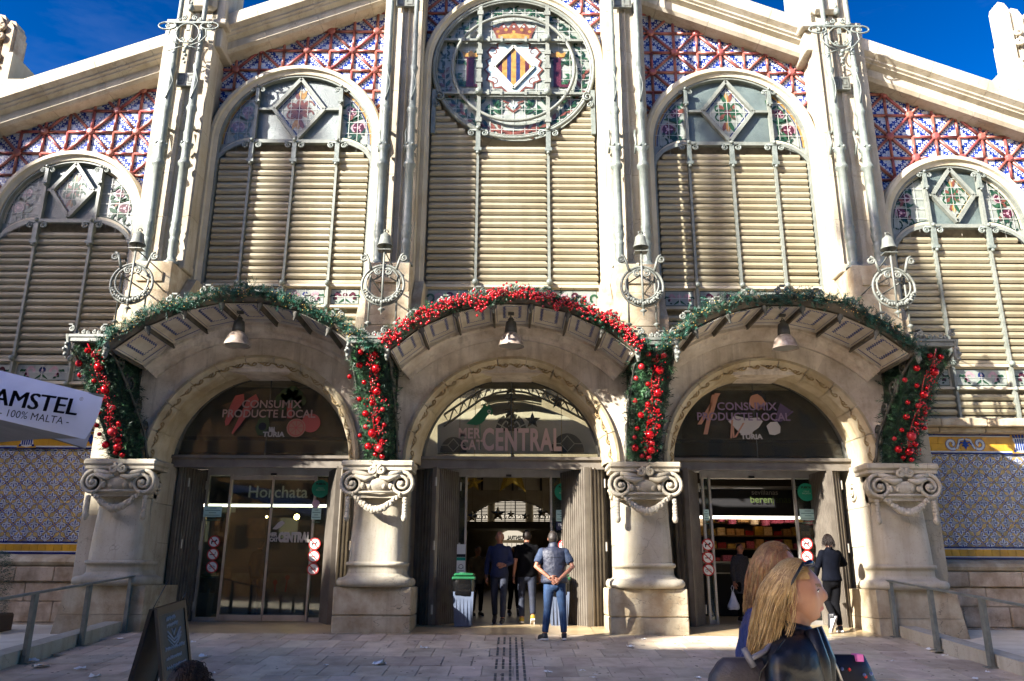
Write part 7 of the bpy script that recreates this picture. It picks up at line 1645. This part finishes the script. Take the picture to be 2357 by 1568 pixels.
# man walking out
person('balding man in navy zip sweater and dark jeans walking out of the middle doorway', (P(1149, 1400, 17.2).x, 17.2, .076), rad(-6), 1.83, J=dict(ell=(.24, -.03, 1.15), wrl=(.12, -.2, 1.1), hdl=(-1, -.3, .1), knl=(.09, -.1, .52), anl=(.08, -.12, .1), toel=(.08, -.28, .05), knr=(-.1, .02, .5), anr=(-.1, .14, .14), toer=(-.1, .0, .05), elr=(-.25, .06, 1.14), wrr=(-.26, .0, .9)), top=NAVYC, trou=JEAND, hair=HGR, hmask=lambda c: c[1] > .15 and -.4 < c[2] < .45, hp=8, tn='sweater')
m_ = MB()
person('man in black t-shirt and dark jeans walking in, seen from behind', (P(1213, 1400, 17.2).x, 17.2, .076), rad(184), 1.86, J=dict(knl=(.1, -.08, .51), anl=(.1, .02, .11), knr=(-.1, .04, .5), anr=(-.1, .14, .16), toer=(-.1, .02, .05)), top=BLKC, trou=JEAND, sleeve='short', hair=HBLK, hmask=mk_mask(low=-.3), wide=1.05, shoe=YSH, tn='t_shirt')
person('woman with short fair hair and dark clothes walking into the hall between the two men', (P(1183, 1380, 21).x, 21.0, .076), rad(170), 1.66, J=dict(knl=(.1, -.1, .5), anl=(.12, .05, .12), knr=(-.1, .05, .5), anr=(-.14, .22, .2), toer=(-.14, .1, .06)), top=mat('plum_coat', '241a1e', rough=.9), trou=BLKC, hair=HRED, hmask=mk_mask(low=-.4), tn='coat', vox=.02)
person('person in dark beige coat behind the left door post of the middle doorway', (P(1098, 1380, 20.5).x, 20.5, .076), rad(20), 1.64, top=mat('beige_coat', '6e5f4a', '5a4d3b', .9, ns=6), trou=BLKC, hair=HBLK, hmask=mk_mask(low=-.4), hem=.8, tn='coat', vox=.02)
person('dark figure with a backpack, standing in for a reflection in the glass of the Horchata doorway', (P(588, 1380, 19.6).x, 19.6, .076), rad(150), 1.74, top=BLKC, trou=JEAND, hair=HGR, hmask=short, wide=1.1, tn='coat', vox=.02)  # solid figure added in place of a reflection in the glass
# woman in grey coat in the right doorway
r_, HM, s = person('woman in grey knit cardigan and glasses holding a white plastic bag in the right doorway', (P(1712, 1400, 18.4).x, 18.4, .076), rad(25), 1.66, J=dict(elr=(-.25, .02, 1.13), wrr=(-.25, -.03, .88), knl=(.1, -.05, .5)), top=GREYK, trou=BLKC, hair=HBLK, hmask=mk_mask(low=-.2), hem=.62, tn='cardigan', wide=1.12, vox=.018)
m_ = MB(); m_.M = HM; [m_.tube([(sg*.034+.024*cos(k*pi/6), -.1, .004+.018*sin(k*pi/6)) for k in range(12)], .0025, 4, 0, True) for sg in (-1, 1)]; m_.tube([(.06, -.09, .005), (.078, .0, .01)], .002, 4); mm = m_.mesh('spectacles', [BLACK]); o = bpy.data.objects.new('spectacles', mm); link(o, r_, (0, 0, 0), True); o.scale = (s,)*3
PLB = mat('plastic_bag', 'c2c6d2', 'aab0c0', .35, ns=9, bump=.5, bs=16); p = P(1688, 1385, 18.1); m_ = MB(); rows = []
for k, (z, a, b_) in enumerate(((.36, .02, .01), (.30, .035, .02), (.2, .07, .05), (.1, .12, .08), (.03, .14, .09), (0, .11, .06))): rows.append([(a*cos(2*pi*t/14)*(1+.12*sin(t*3+k)), b_*sin(2*pi*t/14)*(1+.2*sin(t*2+k)), z+.012*sin(t*4)) for t in range(14)])
m_.add([q_ for r2 in rows for q_ in r2], [[i*14+t, (i+1)*14+t, (i+1)*14+(t+1) % 14, i*14+(t+1) % 14] for i in range(5) for t in range(14)]+[[70+t for t in range(14)]], 0, True); m_.tube([(0, 0, .34), (.03, 0, .44), (.0, 0, .5), (-.03, 0, .44), (0, 0, .34)], .008, 5)
o = mk('plastic_bag', m_, PLB, at=(p.x, 18.1, p.z-.16)); props(o, 'white plastic carrier bag hanging from the hand of the woman in the right doorway', 'bag')
# man walking at right, navy jumper
rw_, HMw, sw = person('person with dark loose hair in navy jumper walking past the right doorway', (P(1927, 1455, 15.9).x, 15.9, gz(15.9)), rad(195), 1.78, J=dict(elr=(-.36, -.06, 1.22), wrr=(-.3, -.22, 1.2), ell=(.27, -.02, 1.16), wrl=(.22, -.15, 1.0), hdr=(0, -1, .2), knl=(.06, -.12, .53), anl=(.16, .16, .3), toel=(.2, .1, .13), knr=(-.05, -.02, .5), anr=(-.06, .02, .1)), top=mat('navy_jumper', '070911', '0a0d16', .9, spec=.08, ns=8, bump=.3, bs=18), trou=BLKC, hair=HBLK, hmask=mk_mask(low=-.5), tn='jumper', lean=(-.03, -.03), wide=1.08, hem=.9)
def strands(par, T, n, m, L0, L1, back, side, seed, wind, r0_=.0045, start=None, floor=None, s=1.0, nm='hair_strands', wav=.01, seg=11, m2=None):
    R2 = random.Random(seed); mb_ = MB()
    for k in range(n):
        while True:
            a = R2.uniform(0, 2*pi); z = R2.uniform(-.25, 1); rr = sqrt(max(0, 1-z*z)); d = (rr*cos(a), rr*sin(a), z)
            if start(d): break
        p = T @ headpt(d, off=.013); out = (T.to_3x3() @ Vector(d)).normalized(); bk = T.to_3x3() @ Vector((0, 1, 0)); v = out*.18+bk*back+Vector((0, 0, -.1)); L_ = R2.uniform(L0, L1); st = L_/seg; pts = [p]; ph = R2.uniform(0, 6); up_ = Vector((0, 0, -1))
        c0 = T @ Vector((0, .005, .0))
        for i in range(seg):
            t = i/seg; v = (v*.72+up_*(.42)+wind*(.12+.35*t)+Vector((sin(ph+i*.9), cos(ph*1.3+i*.8), sin(ph*.7+i))) *wav*10*t).normalized(); q_ = pts[-1]+v*st
            dl = q_-c0; e = Vector((dl.x/.094, dl.y/.108, dl.z/.136)).length
            if e < 1: q_ = c0+dl/e*1.0
            pts.append(q_)
        mb_.tube(pts, [r0_*(1-.55*(i/seg)**1.5) for i in range(seg+1)], 4, 0 if R2.random() > .45 else 1, caps=False)
    me = mb_.mesh(nm, [m, m2 or m]); me.transform(Matrix.Scale(s, 4)); o = bpy.data.objects.new(nm, me); link(o, par, (0, 0, 0), True); o['kind'] = 'stuff'; return o
strands(rw_, HMw, 260, HBLK, .1, .17, .5, 0, 2, Vector((.35, .2, 0)), start=lambda d: d[2] > .2 or d[1] > .1, s=sw, r0_=.005, wav=.05, seg=7)
# foreground woman, strawberry blonde, blue quilted jacket
c = P(1782, 1316, 3.75); h1 = (c.z-gz(3.75))/1.632*1.75; c = c-Vector((.88, -.47, 0))*.11; r1, HM1, s1 = person('woman with strawberry blonde hair and blue quilted jacket, behind the woman in black leather', (c.x, c.y, gz(3.75)), rad(62), h1, lean=(0, -.10), J=dict(shl=(.15, .01, 1.38), shr=(-.15, .01, 1.38), wrl=(.18, -.25, 1.05), ell=(.23, -.02, 1.14)), top=QUILT, trou=JEAND, skin=SKINP, hmask=lambda c: (c[2] > .35 and c[1] > -.6) or (c[1] > .05 and c[2] > -.35) or c[2] > .75, hair=HRED, detail=64, tn='quilted_jacket', vox=.012, wide=.92, hy=-4, sw=.85)
strands(r1, HM1, 1300, HRED, .13, .22, .65, 0, 3, Vector((-.05, .05, 0)), start=lambda d: (d[2] > .6 and d[1] > -.45) or (d[1] > .15 and d[2] > -.2), s=s1, m2=HBL, r0_=.0024, wav=.03)
qm = MB()
for k in range(22):
    z = .92+.024*k; qm.tube([(.21*cos(a), .15*sin(a), z) for a in [2*pi*t/24 for t in range(24)]], .0025, 4, 0, True)
# foreground woman in leather
c = P(1830, 1366, 3.1); h2 = (c.z-gz(3.1))/1.632*1.75; c = c-Vector((.87, -.5, 0))*.07; r2, HM2, s2 = person('woman with wavy blonde hair and black leather jacket walking past in front', (c.x, c.y, gz(3.1)), rad(60), h2, lean=(0, -.065), J=dict(shl=(.15, .01, 1.375), shr=(-.15, .01, 1.375), wrl=(.18, -.28, 1.06), ell=(.24, -.03, 1.13), elr=(-.25, .0, 1.13), wrr=(-.2, -.24, 1.04)), top=LEATH, trou=JEAND, skin=SKINP, hmask=lambda c: (c[2] > .42 and c[1] > -.55) or (c[1] > .1 and c[2] > -.3) or c[2] > .8, hair=HBL, detail=72, tn='leather_jacket', vox=.012, wide=.96, hy=6, hp=-3, sw=.82)
strands(r2, HM2, 1900, HBL, .22, .40, .75, 0, 5, Vector((-.08, .10, .0)), start=lambda d: (d[2] > .62 and d[1] > -.42) or (d[1] > .2 and d[2] > -.25), s=s2, m2=HBLD, r0_=.0021, wav=.042)
for rr_, sS, mt_, col_ in ((r1, s1, QUILT, 0), (r2, s2, LEATH, 1)):
    m_ = MB(); rows = []
    for k in range(15):
        a = -pi/2+.5+(2*pi-1.0)*k/14; rows.append([((.072+d)*cos(a)*1.05, .01+(.066+d)*sin(a), z) for d, z in ((.004, 1.43), (.0, 1.485), (.012, 1.50), (.034, 1.465), (.05, 1.42), (.03, 1.415))])
    m_.add([q_ for r_ in rows for q_ in r_], [[i*6+j_, (i+1)*6+j_, (i+1)*6+(j_+1) % 6, i*6+(j_+1) % 6] for i in range(14) for j_ in range(6)], 0, True)
    for sg in (-1, 1) if col_ else (): m_.tube([(sg*.045, -.07, 1.5), (sg*.06, -.115, 1.38), (sg*.03, -.15, 1.2)], [.03, .035, .012], 6); m_.tube([(sg*.17, .0, 1.47), (sg*.19, .08, 1.35), (sg*.17, .12, 1.1)], .004, 4)
    me = m_.mesh('collar', [mt_]); LY = -.10 if col_ == 0 else -.065
    for v in me.vertices: v.co.y += LY*(v.co.z-.95)/.6
    me.transform(Matrix.Scale(sS, 4)); o = bpy.data.objects.new('collar', me); link(o, rr_, (0, 0, 0), True)
m_ = MB(); m_.M = HM2
m_.tube([(sg, y, z) for sg, y, z in ((-.085, .03, -.01), (-.088, -.0, .05), (-.07, -.045, .115))], .006, 6); m_.tube([(.085, .03, -.01), (.088, -.0, .05), (.07, -.045, .115)], .006, 6)
m_.tube([(-.072, -.045, .105), (-.04, -.066, .112), (0, -.07, .118), (.04, -.066, .112), (.072, -.045, .105)], [.005, .014, .006, .014, .005], 8, 1)
me = m_.mesh('sunglasses', [BLACK, mat('lens_blue', '15182e', rough=.12, metal=.2)]); me.transform(Matrix.Scale(s2, 4)); o = bpy.data.objects.new('sunglasses', me); o.rotation_euler = (0, 0, rad(80)); link(o, None, r2.location, False); o.rotation_euler = (0, 0, rad(60)); props(o, 'dark sunglasses with blue lenses pushed up on the blonde hair', 'sunglasses')
# her bags
BAGG = mat('grey_handbag', '3f3a3c', '302c2e', .5, ns=5, bump=.4, bs=16); p = P(1722, 1556, 3.0); r3 = root('handbag', (p.x, 3.05, p.z-.2), 'soft grey handbag with a pale strap, behind the back of the woman in leather', 'bag'); m_ = MB()
rows = []
for z, a, b_ in ((-.2, .14, .05), (-.1, .145, .06), (.0, .12, .05), (.04, .09, .04), (.055, .07, .025)): rows.append([(p.x+a*cos(2*pi*t/20)*(1+.05*sin(3*t)), 3.05+b_*sin(2*pi*t/20), p.z+z) for t in range(20)])
m_.add([q_ for r_ in rows for q_ in r_], [[i*20+t, i*20+(t+1) % 20, (i+1)*20+(t+1) % 20, (i+1)*20+t] for i in range(4) for t in range(20)]+[[80+t for t in range(20)]], 0, True); mk('bag_body', m_, BAGG, r3)
m_ = MB(); a = P(1706, 1490, 3.0); b_ = P(1728, 1528, 3.0); m_.tube([P(1712, 1492, 3.0), P(1722, 1512, 3.0), P(1735, 1535, 3.0)], .012, 6); m_.tube([P(1722, 1520, 3.0), P(1760, 1500, 3.02), P(1800, 1450, 3.1)], .01, 6); mk('strap', m_, mat('strap_grey', '6a6a74', rough=.5), r3)
p = P(1950, 1540, 3.2); r4 = root('shoulder_bag', (p.x, 3.2, p.z-.2), 'dark navy patterned bag with red flowers carried in front of the woman in leather', 'bag'); m_ = MB(); rows = []
for z, a, b_ in ((-.25, .13, .05), (-.1, .115, .05), (.0, .09, .045), (.05, .07, .03)): rows.append([(p.x+a*cos(2*pi*t/16)+.25*(-z)*.2, 3.2+b_*sin(2*pi*t/16), p.z+z) for t in range(16)])
m_.add([q_ for r_ in rows for q_ in r_], [[i*16+t, i*16+(t+1) % 16, (i+1)*16+(t+1) % 16, (i+1)*16+t] for i in range(3) for t in range(16)]+[[48+t for t in range(16)]], 0, True); mk('bag_body', m_, mat('bag_navy', '0c0f1e', rough=.5), r4)
m_ = MB(); RZ = random.Random(4)
for k in range(12):
    x = p.x-.07+.14*RZ.random(); z = p.z-.18+.2*RZ.random(); m_.ball((x, 3.145, z), .007, 5, RZ.choice([0, 1, 1]))
m_.box(p.x+.02, p.x+.045, 3.15, 3.2, p.z+.03, p.z+.055, 2); mk('flower_print', m_, [SIGNR, mat('print_blue', '56659a'), mat('zip_pink', 'd06ab0')], r4); m_ = MB(); m_.tube([P(1890, 1470, 3.1), P(1905, 1500, 3.1), P(1925, 1535, 3.1), P(1940, 1575, 3.1)], .006, 6); mk('metal_strap', m_, ALU, r4)
# curly dark head at the bottom edge
c = P(428, 1596, 2.85); hgt = (c.z+.0-gz(2.85))/1.632*1.75; r5, HM5, s5 = person('short person with dark curly hair, only the top of the head in view', (c.x, 2.85, gz(2.85)), rad(25), hgt, top=BLKC, trou=JEAND, hmask=lambda c: (c[2] > .3) or (c[1] > -.1 and c[2] > -.4), hair=HBLK, tn='jacket', vox=.016)
strands(r5, HM5, 900, HBLK, .07, .17, .1, 0, 9, Vector((.25, 0, .45)), start=lambda d: d[2] > .1 or d[1] > .1, s=s5, m2=HBLK, r0_=.0032, wav=.12, seg=11)
